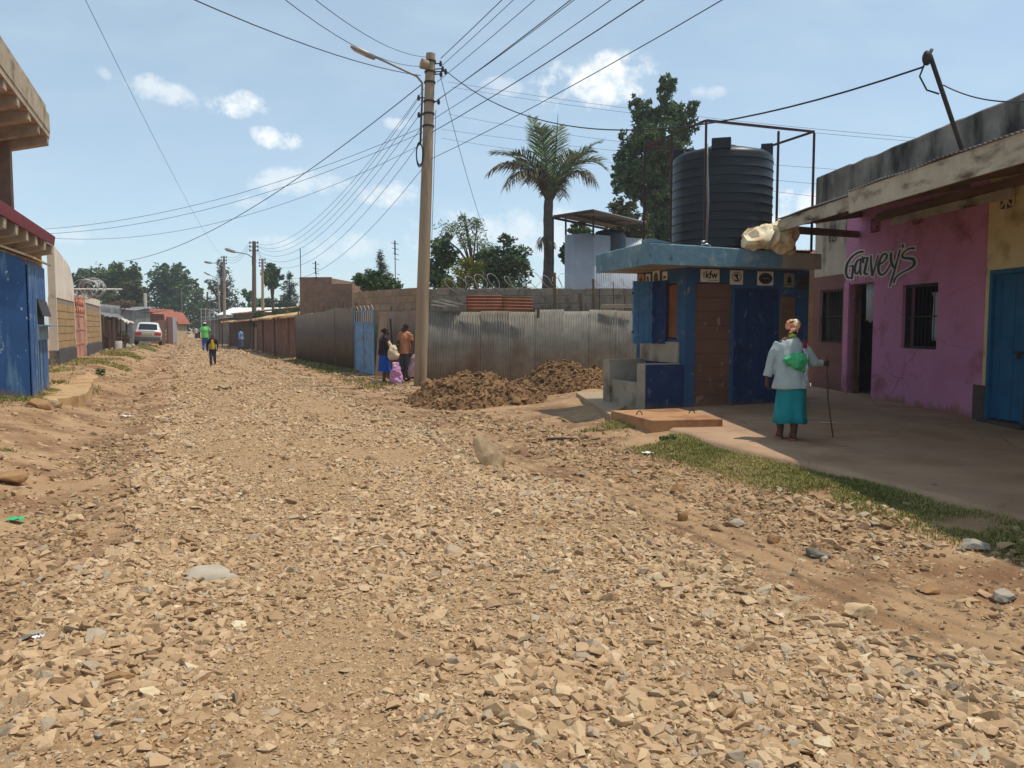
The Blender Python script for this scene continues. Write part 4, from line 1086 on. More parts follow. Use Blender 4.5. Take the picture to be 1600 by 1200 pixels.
# two rusty sheets lying along the top of the fence
def rust_sheet(label, px0, px1, py0, py1, d, mat, tw):
    a, b = P(px0, py1, d), P(px1, py1 + tw, d); top = P(px0, py0, d)
    root_loc = (a + b) / 2
    mb = MB(); h = top.z - a.z
    mb.csheet(a, (0, .35, 1), (b - a), h * 1.06, (b - a).length, pitch=.10, amp=.017, seg=8, wob=.02)
    tag(mb.build('rusty_sheet', mat, smooth=True, solid=.003), label, 'iron sheet', 'rusty sheets on the fence top')
rust_sheet('bright rusty orange corrugated sheet lying over the fence top', 728, 784, 461, 486, 23.55, m_rust, 0)
rust_sheet('darker brown corrugated sheet lying over the fence top beside the orange one', 784, 832, 463, 486, 23.58, M('rusted_sheet_brown', (138, 88, 60), (110, 68, 46), scale=3, bump=.1, rough=.8), 1)
mb = MB()
for i, (a, b) in enumerate((((674, 476), (722, 482)), ((676, 470), (716, 479)), ((690, 468), (724, 476)))): mb.bar(P(*a, 23.6 + .1 * i), P(*b, 23.6 + .1 * i), .10, .05)
tag(mb.build('plank_bundle', m_fascia), 'pale old planks bundled on the fence top beside the power pole', 'planks')
for px, y0, y1, r, lab in ((867, 426, 492, .045, 'tall square wooden post by the palm trunk, behind the fence'), (928, 436, 492, .04, 'tilted wooden post behind the fence, left of the grey tower foot'), (936, 452, 490, .012, 'thin iron rod right beside the tilted wooden post'),
                           (908, 458, 490, .05, 'short knotty rust-brown post behind the fence'), (958, 440, 490, .012, 'thin upright iron rod left of the kiosk window shutter'), (841, 480, 497, .045, 'short rusty flap of iron hooked over the fence beside the brown sheet'), (977, 455, 490, .03, 'short post beside the blue shutter of the kiosk')):
    a, b = P(px, y1, 24.5 if px != 841 else 23.5), P(px + random.uniform(-2, 2), y0, 24.5 if px != 841 else 23.5)
    mb = MB(); mb.bar(a, b, 2 * r, 2 * r) if r > .04 else mb.tube([a, a.lerp(b, .5) + Vector((.015, 0, 0)), b], r, 6)
    tag(mb.build('fence_post' if r > .02 else 'iron_rod', m_wood if r > .02 else m_rustred, bevel=.004 if r > .04 else 0), lab, 'post' if r > .02 else 'rod')
mb = MB(); mb.box(0, 1.0, 0, .05, 0, .06); mb.box(.03, .95, -.05, .03, .07, .12)
o = mb.build('pale_boards', m_fascia); o.location = P(965, 481, 24.0); tag(o, 'two short pale boards on the fence top next to the kiosk shutter', 'boards')

# fence running down the street with the blue gate
fa = lambda px, d: ((px - 800) / F_PX * d, d)
sheet_fence('iron_sheet_fence', 'dusty brown sheet fence left of the blue gate, running down the street', fa(463, 41), fa(552, 29.2), -.1, lambda u: 2.25 + .1 * u, 12, m_fence_brown, 8, pitch=.15, amp=.012)
sheet_fence('iron_sheet_fence', 'dark grey smooth sheets behind the two people near the power pole', fa(606, 25.9), fa(656, 24.2), -.1, lambda u: 2.12, 3, m_fence_brown, 9, pitch=.2, amp=.006)
ga, gb = Vector((*fa(555, 28.9), 0)), Vector((*fa(584, 26.6), 0)); gd = gb - ga
gate = thing('metal_gate', 'pale blue sheet metal gate with barred top in the street fence', 'gate', ga, math.atan2(gd.y, gd.x))
m_gate = M('pale_blue_paint', (120, 160, 196), (104, 142, 180), scale=3, bump=.15, c3=(110, 120, 124), s3=2.2)
L_ = gd.length
mb = MB(); mb.box(0, L_, 0, .02, .02, 1.78); mb.build('panel', m_gate, gate)
mb = MB()
for x in (0, L_ / 2 - .03, L_ - .06): mb.box(x, x + .06, -.03, -.002, .02, 2.2)
for z in (.05, .8, 1.45, 1.75, 2.15): mb.box(.06, L_ - .06, -.02, -.004, z, z + .05)
mb.build('gate_frame', m_gate, gate)
mb = MB(); k = 14
for i in range(1, 10): mb.tube([(L_ * i / 10, 0, 1.78), (L_ * i / 10, 0, 2.15)], .01, 5)
for i in range(5): mb.tube([(L_ * (i + .1) / 5 + L_ / 5 * j / 8, -.01, 2.2 + .16 * math.sin(pi * j / 8)) for j in range(9)], .009, 5)
mb.build('scroll_bars', m_whitepaint, gate)
a, b = P(595, 585, 26.2), P(603, 488, 26.4); mb = MB(); mb.bar(a - Vector((0, 0, .1)), b, .40, .06, up=(0, 1, 0)); tag(mb.build('leaning_board', M('pale_timber', (168, 140, 112), (148, 120, 94), scale=4, bump=.3, streak=(1, 1, .2)), bevel=.006), 'tall pale timber board leaning beside the blue gate', 'board')
a, b = P(608, 560, 25.6), P(610, 500, 25.6); mb = MB(); mb.bar(P(613, 545, 25.2), P(610, 498, 25.3), .05, .05); tag(mb.build('dark_pole', m_iron), 'dark stick standing behind the woman in the blue skirt', 'stick')
# wall behind that fence and the brick house
mb0 = thing('block_wall', 'lower block wall between the brick house and the power pole, behind the blue gate', 'wall', (*fa(552, 29.9), 0), math.atan2(26.0 - 29.9, fa(662, 26.0)[0] - fa(552, 29.9)[0]))
L_ = math.dist(fa(552, 29.9), fa(662, 26.0))
mb = MB(); mb.box(0, L_, .01, .2, -.1, 2.88); mb.build('mortar_core', m_mortar, mb0)
mb = MB(); blocks(mb, 0, L_, 1.70, 2.92, .42, .243, -.004, .22, 6, topdrop=.05); mb.build('blocks', M('tan_block', (166, 140, 112), (146, 122, 98), scale=5, bump=.5, bscale=24, island=.12), mb0, bevel=.008)
hx0, hx1, hd = fa(470, 42.5)[0], fa(554, 42.5)[0], 42.5
bh = thing('brick_house', 'unfinished brown block house rising above the street fence', 'house', (hx0, hd, 0), R(-6))
L_ = hx1 - hx0
mb = MB(); mb.box(0, L_, .012, 4, -.1, 3.90); mb.box(0, 1.75, .012, 4, 3.90, 4.2); mb.build('wall', m_brickred, bh)
mb = MB(); blocks(mb, 0, L_, 1.5, 3.91, .42, .245, -.004, .1, 7); mb.build('blocks', m_brickred, bh, bevel=.008); mb = MB(); blocks(mb, 0, 1.75, 3.91, 4.28, .42, .18, -.004, .1, 8); mb.build('blocks', m_brickred, bh, bevel=.008)
mb = MB()
for i in range(9): x = .3 + i * .28; mb.tube([(x, -.3, 1.9), (x + random.uniform(-.03, .03), -.3, 2.5 + random.uniform(-.2, .5))], .012, 5)
mb.build('rebars', m_iron, bh)

# light grey sheet tower with canopy behind the wall
m_lightsheet = M('pale_sheet', (176, 180, 186), (160, 164, 170), scale=1.5, bump=.05, rough=.5, metal=.1)
tw = thing('sheet_tower', 'pale grey corrugated sheet tower under a flat canopy behind the block wall', 'shed', (3.0, 29.5, 0))
A_, B_, C_ = P(927, 500, 29.5), P(882, 500, 30.2), P(1012, 500, 31.2)
mb = MB(); mb.corr((B_.x, B_.y), (A_.x, A_.y), 0, 5.06, .3, .008); mb.build('sheet', m_lightsheet, tw, world=True, smooth=True, solid=.004)
mb = MB(); mb.corr((A_.x, A_.y), (C_.x, C_.y), 0, 5.0, .11, .016); mb.build('sheet', m_lightsheet, tw, world=True, smooth=True, solid=.004)
mb = MB(); mb.box(B_.x + .2, C_.x - .2, 31.3, 31.4, 0, 4.9); mb.build('sheet', m_lightsheet, tw, world=True)
for px, d, y1, y0 in ((864, 29.3, 500, 340), (884, 30.4, 376, 341), (927, 29.4, 368, 333), (1006, 31.0, 380, 348)):
    mb = MB(); mb.bar(P(px, y1, d), P(px, y0, d), .07, .07); mb.build('post', m_iron, tw, world=True)
cN, cL, cR = P(927, 327, 28.0), P(863, 337, 29.3), P(1010, 347, 31.0)
mb = MB(); mb.csheet(cN, cR - cN, cL - cN, (cR - cN).length, (cL - cN).length, .11, .016); mb.build('canopy', m_galv, tw, world=True, smooth=True, solid=.004)
mb = MB(); dz = Vector((0, 0, -.07)); mb.bar(cN + dz, cR + dz, .06, .08); mb.bar(cN + dz, cL + dz, .06, .08); mb.bar(cL + dz, cL + cR - cN + dz, .06, .08); mb.bar(cN.lerp(cL, .5) + dz, cN.lerp(cL, .5) + cR - cN + dz, .05, .07); mb.build('canopy_frame', m_iron, tw, world=True)
c = P(952, 372, 30.6); mb = MB(); mb.loft([((c.x, c.y, 4.4), .62, .62), ((c.x, c.y, 5.05), .62, .62), ((c.x, c.y, 5.22), .5, .5), ((c.x, c.y, 5.30), .2, .2)]); tag(mb.build('small_tank', m_tank, smooth='auto'), 'small dark tank inside the pale sheet tower under the canopy', 'water tank')
mb = MB(); a = P(1225, 402, 24); mb.csheet((a.x - .3, 22.0, 3.55), (1, 0, 0), (0, 2, .35), 2.2, 2.0, .11, .016); rr_ = mb.build('roof', m_rust, None, smooth=True, solid=.004)
sh = thing('back_shed', 'low shed with a brownish iron roof between the kiosk and the pink shop', 'shed', (a.x + .8, 22.1, 0)); rr_.location -= sh.location; rr_.parent = sh
mb = MB(); mb.box(-1.0, 1.0, .1, 1.9, 0, 3.5); mb.build('wall', m_board, sh)

# ------------------------------------------------------------------ power poles and street lamps
m_pole = M('weathered_pole', (168, 148, 122), (146, 126, 102), scale=3, bump=.35, bscale=20, streak=(1, 1, .08), c3=(120, 98, 76), s3=2.2, v3=(1, 1, .2))
m_pole2 = M('dark_pole_wood', (122, 104, 86), (98, 84, 70), scale=3, bump=.3, streak=(1, 1, .1))
m_lampgrey = M('lamp_grey', (150, 150, 148), (130, 130, 130), scale=4, bump=0, rough=.5, metal=.3)
PB, PT = P(656, 601, 22), P(673, 84, 22)
main_pole = thing('power_pole', 'tall pale weathered pole by the iron fence with a cobra street lamp and many cables', 'power pole', (PB.x, PB.y, 0))
mb = MB(); mb.tube([PB + Vector((-.003, 0, -.2)), PB.lerp(PT, .25), PB.lerp(PT, .6), PT], [.178, .17, .155, .125], 20); mb.build('pole', m_pole, main_pole, world=True, smooth='auto')
def on(py): return PB.lerp(PT, (601 - py) / (601 - 84.))
mb = MB(); a = on(133); mb.tube([on(220) + Vector((-.2, 0, 0)), on(150) + Vector((-.19, -.02, 0)), on(130) + Vector((-.2, -.03, .02)), P(651, 119, 21.95), P(615, 102, 21.8), P(580, 86, 21.6)], .030, 8)
arm = mb.build('lamp_arm', m_lampgrey, main_pole, world=True, smooth=True)
h0, h1 = P(586, 91, 21.6), P(548, 73, 21.45)
mb = MB(); d = (h1 - h0); Lh = d.length; d.normalize(); sidev = Vector((0, 1, 0)); upv = d.cross(sidev).normalized() * -1
if upv.z < 0: upv = -upv
rings = []
for u, w, t in ((0, .05, .05), (.06, .10, .075), (.3, .15, .085), (.75, .16, .08), (.95, .13, .06), (1, .06, .035)):
    c = h0 + d * Lh * u
    rings.append([c + sidev * (w * math.cos(2 * pi * j / 12)) + upv * (t * max(-.55, math.sin(2 * pi * j / 12))) for j in range(12)])
mb.loft(rings); hd_ = mb.build('lamp_head', m_lampgrey, arm, world=True, smooth='auto')
mb = MB(); c0, c1 = h0 + d * Lh * .35 - upv * .052, h0 + d * Lh * .88 - upv * .05
mb.add([c0 - sidev * .11, c0 + sidev * .11, c1 + sidev * .11, c1 - sidev * .11], [(0, 1, 2, 3)]); mb.build('lens', M('lamp_lens', (196, 176, 160), None, bump=0, rough=.25), hd_, world=True)
mb = MB(); q = on(105); mb.tube([q + Vector((-.05, -.12, .02)), q + Vector((-.22, -.20, .05))], [.12, .14], 12); mb.build('junction_box', m_pole, main_pole, world=True, smooth='auto')
for k, py in enumerate((96, 112, 128, 157, 176, 195)):
    q = on(py); mb = MB(); mb.tube([q - Vector((0, 0, .025)), q + Vector((0, 0, .025))], .152 + .002 * k, 16); mb.build('clamp_band', m_iron, main_pole, world=True, smooth='auto')
for k, (dx, py) in enumerate(((.28, 100), (.34, 108), (.30, 116), (.42, 112), (-.28, 152), (.26, 158), (-.26, 178))):
    q = on(py); mb = MB(); mb.tube([q, q + Vector((dx, -.05, .01))], .016, 6); e = q + Vector((dx, -.05, 0)); mb.tube([e - Vector((0, 0, .07)), e - Vector((0, 0, .02)), e + Vector((0, 0, .07))], [.03, .045, .025], 8)
    mb.build('insulator', m_iron, main_pole, world=True, smooth='auto')
q = on(240); mb = MB()
for k in range(3): mb.tube([q + Vector((-.20 + .006 * k + .085 * math.cos(2 * pi * i / 24), -.12 - .014 * k, -.0 + (.33 - .03 * k) * math.sin(2 * pi * i / 24))) for i in range(25)], .013, 6)
mb.tube([on(150) + Vector((-.17, -.1, 0)), on(190) + Vector((-.2, -.12, 0)), q + Vector((-.16, -.12, .3))], .012, 6)
mb.build('cable_coil', m_cable, main_pole, world=True, smooth=True)
mb = MB(); mb.tube([on(170) + Vector((.19, -.03, 0)), on(300) + Vector((.20, -.05, 0)), on(480) + Vector((.2, -.05, 0))], .008, 5); mb.build('down_wire', m_cable, main_pole, world=True)

def far_pole(px, pyb, pyt, d, r, mat, label, lamp=None, cross=True, lean=0):
    a, b = P(px, pyb, d), P(px + lean, pyt, d)
    a.z = Hs(a.x, a.y) - .1
    root = thing('power_pole', label, 'power pole', (a.x, a.y, 0))
    mb = MB(); mb.tube([a, a.lerp(b, .5), b], [r * 1.15, r, r * .8], 12); mb.build('pole', mat, root, world=True, smooth='auto')
    if cross:
        for k in range(3):
            q = a.lerp(b, .985 - .035 * k); mb = MB(); mb.tube([q + Vector((-r - .12, -.05, 0)), q + Vector((r + .12, -.05, 0))], .03, 6)
            for s_ in (-1, 1): mb.tube([q + Vector((s_ * (r + .12), -.05, -.06)), q + Vector((s_ * (r + .12), -.05, .1))], .05, 6)
            mb.build('insulator', m_iron, root, world=True)
    if lamp:
        (x0, y0), (x1, y1) = lamp
        s_, e_ = P(x0, y0, d), P(x1, y1, d - .3); mid = s_.lerp(e_, .3) + Vector((0, 0, .12))
        mb = MB(); mb.tube([P(px + (x0 - px) * .9, y0 + 12, d), s_, mid, e_], .04, 6); ar = mb.build('lamp_arm', m_lampgrey, root, world=True, smooth=True)
        dd = (e_ - s_).normalized(); mb = MB(); mb.tube([e_, e_ + dd * .12, e_ + dd * .6, e_ + dd * .75], [.05, .11, .12, .05], 8); mb.build('lamp_head', m_lampgrey, ar, world=True, smooth='auto')
    return root, b
_, T2 = far_pole(397, 546, 377, 58, .16, m_pole2, 'dark pole with a street lamp arm by the brown shacks, second from the camera', lamp=((394, 402), (368, 394)))
_, T3 = far_pole(351, 528, 400, 82, .145, m_pole, 'pale pole with a street lamp arm in front of the feathery grey tree', lamp=((350, 414), (331, 411)), lean=-1)
_, T4 = far_pole(346, 522, 440, 98, .12, m_pole, 'thin leaning pale pole just left of the pale lamp pole, at the white roof', lamp=((343, 438), (328, 430)), lean=-6, cross=False)
_, T5 = far_pole(324, 512, 456, 120, .16, m_pole2, 'short dark pole far down the street beyond the walkers', cross=False)
_, T6 = far_pole(410, 490, 404, 70, .125, m_pole, 'plain wooden pole right of the dark lamp pole behind the brown shacks', cross=True)
g5 = P(285, 500, 105)
root = thing('street_lamp', 'slim street lamp with its arm to the right, before the far dark trees', 'street lamp', (g5.x, g5.y, 0))
mb = MB(); mb.tube([(0, 0, 0), (0, 0, P(285, 452, 105).z), (.35, 0, P(285, 447, 105).z), (1.3, 0, P(285, 446, 105).z)], [.09, .07, .05, .04], 8); mb.build('pole', m_lampgrey, root, smooth=True)
mb = MB(); mb.tube([(1.3, 0, P(285, 446, 105).z), (1.8, 0, P(285, 445.5, 105).z)], [.1, .06], 8); mb.build('lamp_head', m_lampgrey, root, smooth=True)
for (px, y1, y0, d, lab) in ((470, 436, 388, 37, 'thin rod aerial on the left corner of the brick house'), (494, 436, 408, 37, 'small comb aerial on the brick house roof'), (618, 455, 376, 34, 'tall thin aerial mast with clustered elements right of the green bushes')):
    a, b = P(px, y1, d), P(px - 1, y0, d); mb = MB(); mb.tube([a, b], .018, 6)
    if px != 470:
        for k in range(4):
            q = b - Vector((0, 0, .12 + .22 * k)); mb.tube([q + Vector((-.16 + .04 * k, 0, .03)), q + Vector((.16, 0, -.03))], .012, 5)
        mb.tube([b, b - Vector((0, 0, .6))], .03, 6)
    tag(mb.build('aerial', m_iron), lab, 'aerial')
# ------------------------------------------------------------------ left side of the street
m_sblue = M('shack_blue_paint', (50, 92, 142), (40, 78, 124), scale=2.4, bump=.2, bscale=14, c3=(96, 130, 160), s3=3.0, t3=(.54, .68), v3=(1.6, 1.6, .35), c4=(168, 184, 194), s4=8, t4=(.63, .66), rough=.6, splash=(.3, .3, (128, 108, 92)))
m_sblue_l = M('shack_pale_hatch', (132, 156, 168), (104, 130, 148), scale=4, bump=.2)
A_, B_ = G(51, 623, .32), G(76, 606, .32)
ax_ = (B_ - A_).normalized()
shack = thing('blue_shack', 'bright blue painted iron kiosk with a small pale hatch on the left roadside', 'shack', (A_.x, A_.y, 0), math.atan2(ax_.y, ax_.x))
SL = (B_ - A_).length
# local x runs down the street, y is away from the road
def sheet_panel(mb, a, b, z0, z1, n=6):
    a, b = Vector((*a, 0)), Vector((*b, 0))
    for i in range(n):
        p, q = a.lerp(b, i / n + .002), a.lerp(b, (i + 1) / n - .002); mb.bar(p + Vector((0, 0, (z0 + z1) / 2)), q + Vector((0, 0, (z0 + z1) / 2)), .02 + .012 * (i % 2), z1 - z0)
mb = MB(); sheet_panel(mb, (.02, 0), (.98, 0), .2, 2.82, 2); sheet_panel(mb, (1.0, 0), (SL, 0), .2, 1.62, 2); sheet_panel(mb, (1.0, 0), (SL, 0), 2.16, 2.84, 1)
mb.build('wall', m_sblue, shack, bevel=.004)
mb = MB()
for i in range(6):
    y0, y1 = .03 + i * .53, .03 + (i + 1) * .53 - .006; x0 = .008 * (i % 2)
    for xx in (x0, SL - .02):
        mb.add([(xx, y0, .2), (xx + .02, y0, .2), (xx + .02, y1, .2), (xx, y1, .2), (xx, y0, 2.80 + .38 * y0), (xx + .02, y0, 2.80 + .38 * y0), (xx + .02, y1, 2.80 + .38 * y1), (xx, y1, 2.80 + .38 * y1)], [(3, 2, 1, 0), (4, 5, 6, 7), (0, 1, 5, 4), (1, 2, 6, 5), (2, 3, 7, 6), (3, 0, 4, 7)])
mb.box(.02, SL - .02, 3.18, 3.2, .2, 4.0)
mb.build('wall', m_sblue, shack, bevel=.003)
mb = MB(); mb.box(1.05, SL - .25, .01, .05, 1.66, 2.14); mb.build('hatch_shade_panel', m_dark, shack)  # dark panel behind the gap, stands in for the shade inside
mb = MB(); mt = Matrix.Translation((0, -.03, 2.14)) @ Matrix.Rotation(R(-14), 4, 'X'); mb.box(1.0, SL - .2, -.015, .015, -.32, 0, mt); hx = mb.build('hatch', m_iron, shack)
mb = MB(); mb.box(.95, SL - .15, -.05, -.02, 1.36, 1.66); mb.box(.95, SL - .15, -.22, -.05, 1.62, 1.65); mb.build('hatch_shelf', m_sblue_l, shack, bevel=.004)
mb = MB(); mb.box(1.3, 1.36, -.035, -.02, .25, 1.35); mb.box(.92, .98, -.03, -.017, .25, 2.8); mb.build('door_edge', m_sblue_l, shack)
mb = MB()
mb.add([(-.12, 3.5, 4.19), (SL + .22, 3.4, 4.25), (SL + .22, -.12, 2.90), (-.12, -.12, 2.82), (-.12, 3.5, 4.23), (SL + .22, 3.4, 4.29), (SL + .22, -.12, 2.94), (-.12, -.12, 2.86)], [(3, 2, 1, 0), (4, 5, 6, 7), (0, 1, 5, 4), (1, 2, 6, 5), (2, 3, 7, 6), (3, 0, 4, 7)])
mb.build('roof', M('shack_roof_board', (176, 160, 132), (150, 130, 104), scale=3, bump=.3, c3=(120, 84, 60), s3=2), shack, bevel=.006)

# two storey building with ribbed concrete balcony and maroon canopy
m_conc = M('raw_concrete', (178, 160, 134), (154, 138, 114), scale=2, bump=.4, bscale=12, c3=(116, 96, 76), s3=1.6, t3=(.52, .68))
m_maroon = M('maroon_paint', (128, 52, 56), (110, 42, 48), scale=3, bump=.3)
m_creamw = M('cream_wall', (208, 186, 150), (194, 170, 132), scale=2, bump=.3, c3=(168, 140, 104), s3=1.6)
Q0 = Vector((-13.62, 24.0, 0)); dirn = Vector((RS, -RC, 0))      # local x: from the far corner toward the camera
bld = thing('storey_building', 'two storey concrete building with ribbed balcony above and maroon canopy below', 'building', Q0, math.atan2(dirn.y, dirn.x))
# local -y ... which side is the road?  local y = rot90(x) = (RC, RS): toward the road
LB = 12.0
mb = MB(); mb.box(.0, LB, -7, -1.35, 0, 8.2); mb.build('wall', m_creamw, bld)
mb = MB(); mb.box(-.02, LB, -1.35, .0, 7.15, 7.32); mb.box(-.02, LB, -.14, .02, 7.32, 7.85); mb.box(-.05, LB, -.34, -.06, 7.75, 8.12)
bal = mb.build('balcony', m_conc, bld, jit=.03)
mb = MB()
for i in range(9):
    x = -.02 + i * 1.45; mb.add([(x, -1.35, 6.6), (x + .34, -1.35, 6.6), (x + .34, -.02, 6.95), (x, -.02, 6.95), (x, -1.35, 7.15), (x + .34, -1.35, 7.15), (x + .34, -.02, 7.15), (x, -.02, 7.15)], [(3, 2, 1, 0), (4, 5, 6, 7), (0, 1, 5, 4), (1, 2, 6, 5), (2, 3, 7, 6), (3, 0, 4, 7)])
mb.build('ribs', m_conc, bal, jit=.02)
mb = MB(); mb.box(.1, .45, -1.30, -.95, 4.2, 7.15); mb.build('column', M('brown_column', (140, 116, 100), (120, 98, 84), scale=3, bump=.3), bld, bevel=.01)  # brown column, darker in tone than the balcony concrete
mb = MB(); vs = []
mb.add([(-.05, -1.35, 4.72), (LB, -1.35, 4.72), (LB, .02, 4.02), (-.05, .02, 4.02), (-.05, -1.35, 4.92), (LB, -1.35, 4.92), (LB, .05, 4.30), (-.05, .05, 4.30)], [(3, 2, 1, 0), (4, 5, 6, 7), (0, 1, 5, 4), (1, 2, 6, 5), (2, 3, 7, 6), (3, 0, 4, 7)])
can = mb.build('canopy', m_maroon, bld, jit=.02)
mb = MB()
for i in range(9):
    x = -.02 + i * 1.3; mb.add([(x, -1.35, 3.5), (x + .3, -1.35, 3.5), (x + .3, -.02, 3.78), (x, -.02, 3.78), (x, -1.35, 4.7), (x + .3, -1.35, 4.7), (x + .3, -.02, 4.02), (x, -.02, 4.02)], [(3, 2, 1, 0), (4, 5, 6, 7), (0, 1, 5, 4), (1, 2, 6, 5), (2, 3, 7, 6), (3, 0, 4, 7)])
mb.build('ribs', m_conc, can, jit=.02)
mb = MB(); mb.box(-.25, -.01, -2.0, -.35, 0, 3.9); mb.build('pilaster', M('ochre_plaster', (206, 164, 96), (190, 146, 82), scale=2, bump=.3), bld)
mb = MB(); mb.box(-.27, .0, -2.0, -.33, 0, .95); mb.build('plinth', m_maroon, bld)

# boundary wall with stone panels, peach gate and razor coil
m_panelst = M('cut_stone', (176, 144, 98), (160, 128, 86), scale=4, bump=.5, bscale=18, island=.08)
m_whitew = M('white_plaster', (226, 214, 196), (210, 194, 174), scale=1.5, bump=.3, c3=(180, 150, 122), s3=1.3, t3=(.55, .7))
m_plinthg = M('dark_grey_plinth', (88, 84, 82), (72, 68, 66), scale=3, bump=.3)
m_peach = M('peach_gate_paint', (206, 150, 124), (190, 134, 108), scale=3, bump=.15, rough=.6)
W0 = Vector((*fa(90, 27), 0)); W1 = Vector((*fa(158.5, 43), 0)); wd_ = (W1 - W0); WL = wd_.length; wd_.normalize()
bw = thing('boundary_wall', 'white capped boundary wall with tan stone panels and a peach metal gate', 'wall', W0, math.atan2(wd_.y, wd_.x))
def at_px(px):     # distance along the wall seen at photo column px
    u = (px - 800) / F_PX; return (u * W0.y - W0.x) / (wd_.x - u * wd_.y)
g0, g1 = at_px(118.5), at_px(135.5)
def panel(x0, x1, zt):
    mb = MB(); mb.box(x0 + .02, x1 - .02, .0, .2, -.1, zt); mb.build('core', m_mortar, bw)
    mb = MB(); blocks(mb, x0 + .10, x1 - .10, .86, zt - .06, .85, .262, -.018, .02, int(x0 * 10), gap=.03); mb.build('stone_panel', m_panelst, bw, bevel=.008)
    mb = MB(); mb.box(x0, x0 + .1, -.03, .22, .3, zt); mb.box(x1 - .1, x1, -.03, .22, .3, zt); mb.build('pillar_trim', m_whitew, bw, bevel=.006)
    mb = MB(); mb.box(x0, x1, -.05, .24, -.1, .84); mb.build('plinth', m_plinthg, bw, bevel=.01)
panel(.0, g0, 2.62); panel(g1, WL, 2.72)
mb = MB(); vs = []; n = 16
for i in range(n + 1):
    u = i / n; x = g0 * u; zt = 4.35 - .5 * u - (.55 * max(0, (u - .7) / .3) ** 2)
    vs += [(x, -.02, 2.621), (x, -.02, zt), (x, .2, zt), (x, .2, 2.621)]
mb.add(vs, [(4 * i + k, 4 * i + 4 + k, 4 * i + 4 + (k + 1) % 4, 4 * i + (k + 1) % 4) for i in range(n) for k in range(4)] + [(0, 1, 2, 3), (4 * n + 3, 4 * n + 2, 4 * n + 1, 4 * n)])
mb.build('upper_wall', m_whitew, bw)
mb = MB(); mb.box(g1 - .02, WL, -.03, .22, 2.721, 3.05); mb.build('coping', m_whitew, bw, bevel=.01)
mb = MB(); mb.box(g0, g1, .06, .1, .2, 2.95); gt = mb.build('gate', m_peach, bw)
mb = MB(); k = (g1 - g0)
for x in (g0, g0 + k * .48, g1 - .08): mb.box(x, x + .08, .03, .059, .2, 2.95)
for z in (.25, .9, 1.5, 2.1, 2.86): mb.box(g0 + .08, g1 - .08, .035, .058, z, z + .06)
for i in range(6): mb.bar((g0 + k * i / 6, .045, 2.2), (g0 + k * (i + 1) / 6, .045, 2.85), .02, .05, up=(0, 1, 0)); mb.bar((g0 + k * (i + 1) / 6, .04, 2.2), (g0 + k * i / 6, .04, 2.85), .02, .05, up=(0, 1, 0))
mb.build('gate_frame', m_peach, gt)
mb = MB(); mb.tube([bw.matrix_basis @ Vector((0, 0, 0)) * 0 + P(114, 452, 32), P(190, 452, 37)], .04, 8); tag(mb.build('pipe', m_whitepaint, smooth=True), 'white pipe stretched level through the razor coil above the peach gate', 'pipe')
mb = MB()
rr = random.Random(5)
for k in range(13):
    c = P(133 + k * 1.7 + rr.uniform(-1, 1), 451 + rr.uniform(-1.5, 1.5), 33 + k * .12); r = .45 * rr.uniform(.65, 1.0); tl = rr.uniform(-.4, .4)
    mb.tube([c + Vector((r * math.cos(2 * pi * i / 28), r * tl * math.cos(2 * pi * i / 28) + .25 * r * math.sin(4 * pi * i / 28), r * .95 * math.sin(2 * pi * i / 28))) for i in range(29)], .012, 5)
tag(mb.build('razor_wire', m_razor, smooth=True), 'big grey razor wire coil rolled up above the peach gate', 'razor wire')

# market stall beyond the wall
def at(px, py, d): return P(px, py, d)
stall = thing('market_stall', 'dark wooden stall with a sagging iron awning beyond the stone panel wall', 'stall', P(175, 548, 47))
m_rough = M('rough_timber', (108, 82, 60), (84, 62, 46), scale=3, bump=.4, streak=(1, 1, .2))
a, b, c_ = P(157, 489, 43.5), P(186, 497, 49), P(180, 488, 43.5)
mb = MB(); mb.csheet(P(156, 488, 46), P(186, 492, 57) - P(156, 488, 46), P(172, 499, 43.5) - P(156, 488, 46), (P(186, 492, 57) - P(156, 488, 46)).length, 1.8, .15, .02, wob=.1); mb.build('awning', m_galv, stall, world=True, smooth=True, solid=.01)
mb = MB(); mb.csheet(P(183, 497, 52), P(198, 500, 58) - P(183, 497, 52), P(206, 509, 50) - P(183, 497, 52), 6, 1.6, .3, .05, wob=.15); mb.build('awning', m_whitepaint, stall, world=True, smooth=True, solid=.01)
for px, d, y0 in ((170, 44, 500), (177, 46, 498), (188, 50, 498), (160, 44, 492), (197, 54, 505)):
    q = P(px, y0, d); mb = MB(); mb.tube([(q.x, q.y, .2), (q.x + .03, q.y, q.z)], .06, 7); mb.build('post', m_rough, stall, world=True)
mb = MB(); q0, q1 = P(160, 540, 48), P(190, 540, 58); mb.bar(Vector((q0.x, q0.y, 1.3)), Vector((q1.x, q1.y, 1.3)), .06, 2.2); mb.build('back_wall', m_rough, stall, world=True)
mb = MB(); q = P(184, 532, 49); mb.box(q.x - .7, q.x + .7, q.y - .3, q.y + .4, .95, 1.02); mb.box(q.x - .62, q.x - .55, q.y - .25, q.y + .3, .2, .95); mb.box(q.x + .5, q.x + .58, q.y - .25, q.y + .3, .2, .95); mb.build('counter', m_rough, stall, world=True)
q = P(185, 540, 48); mb = MB(); mb.loft([((q.x, q.y, .22), .18, .18), ((q.x, q.y, .75), .22, .22), ((q.x, q.y, .8), .2, .2)]); tag(mb.build('bucket', m_whitepaint, smooth='auto'), 'white bucket standing under the market stall counter', 'bucket')
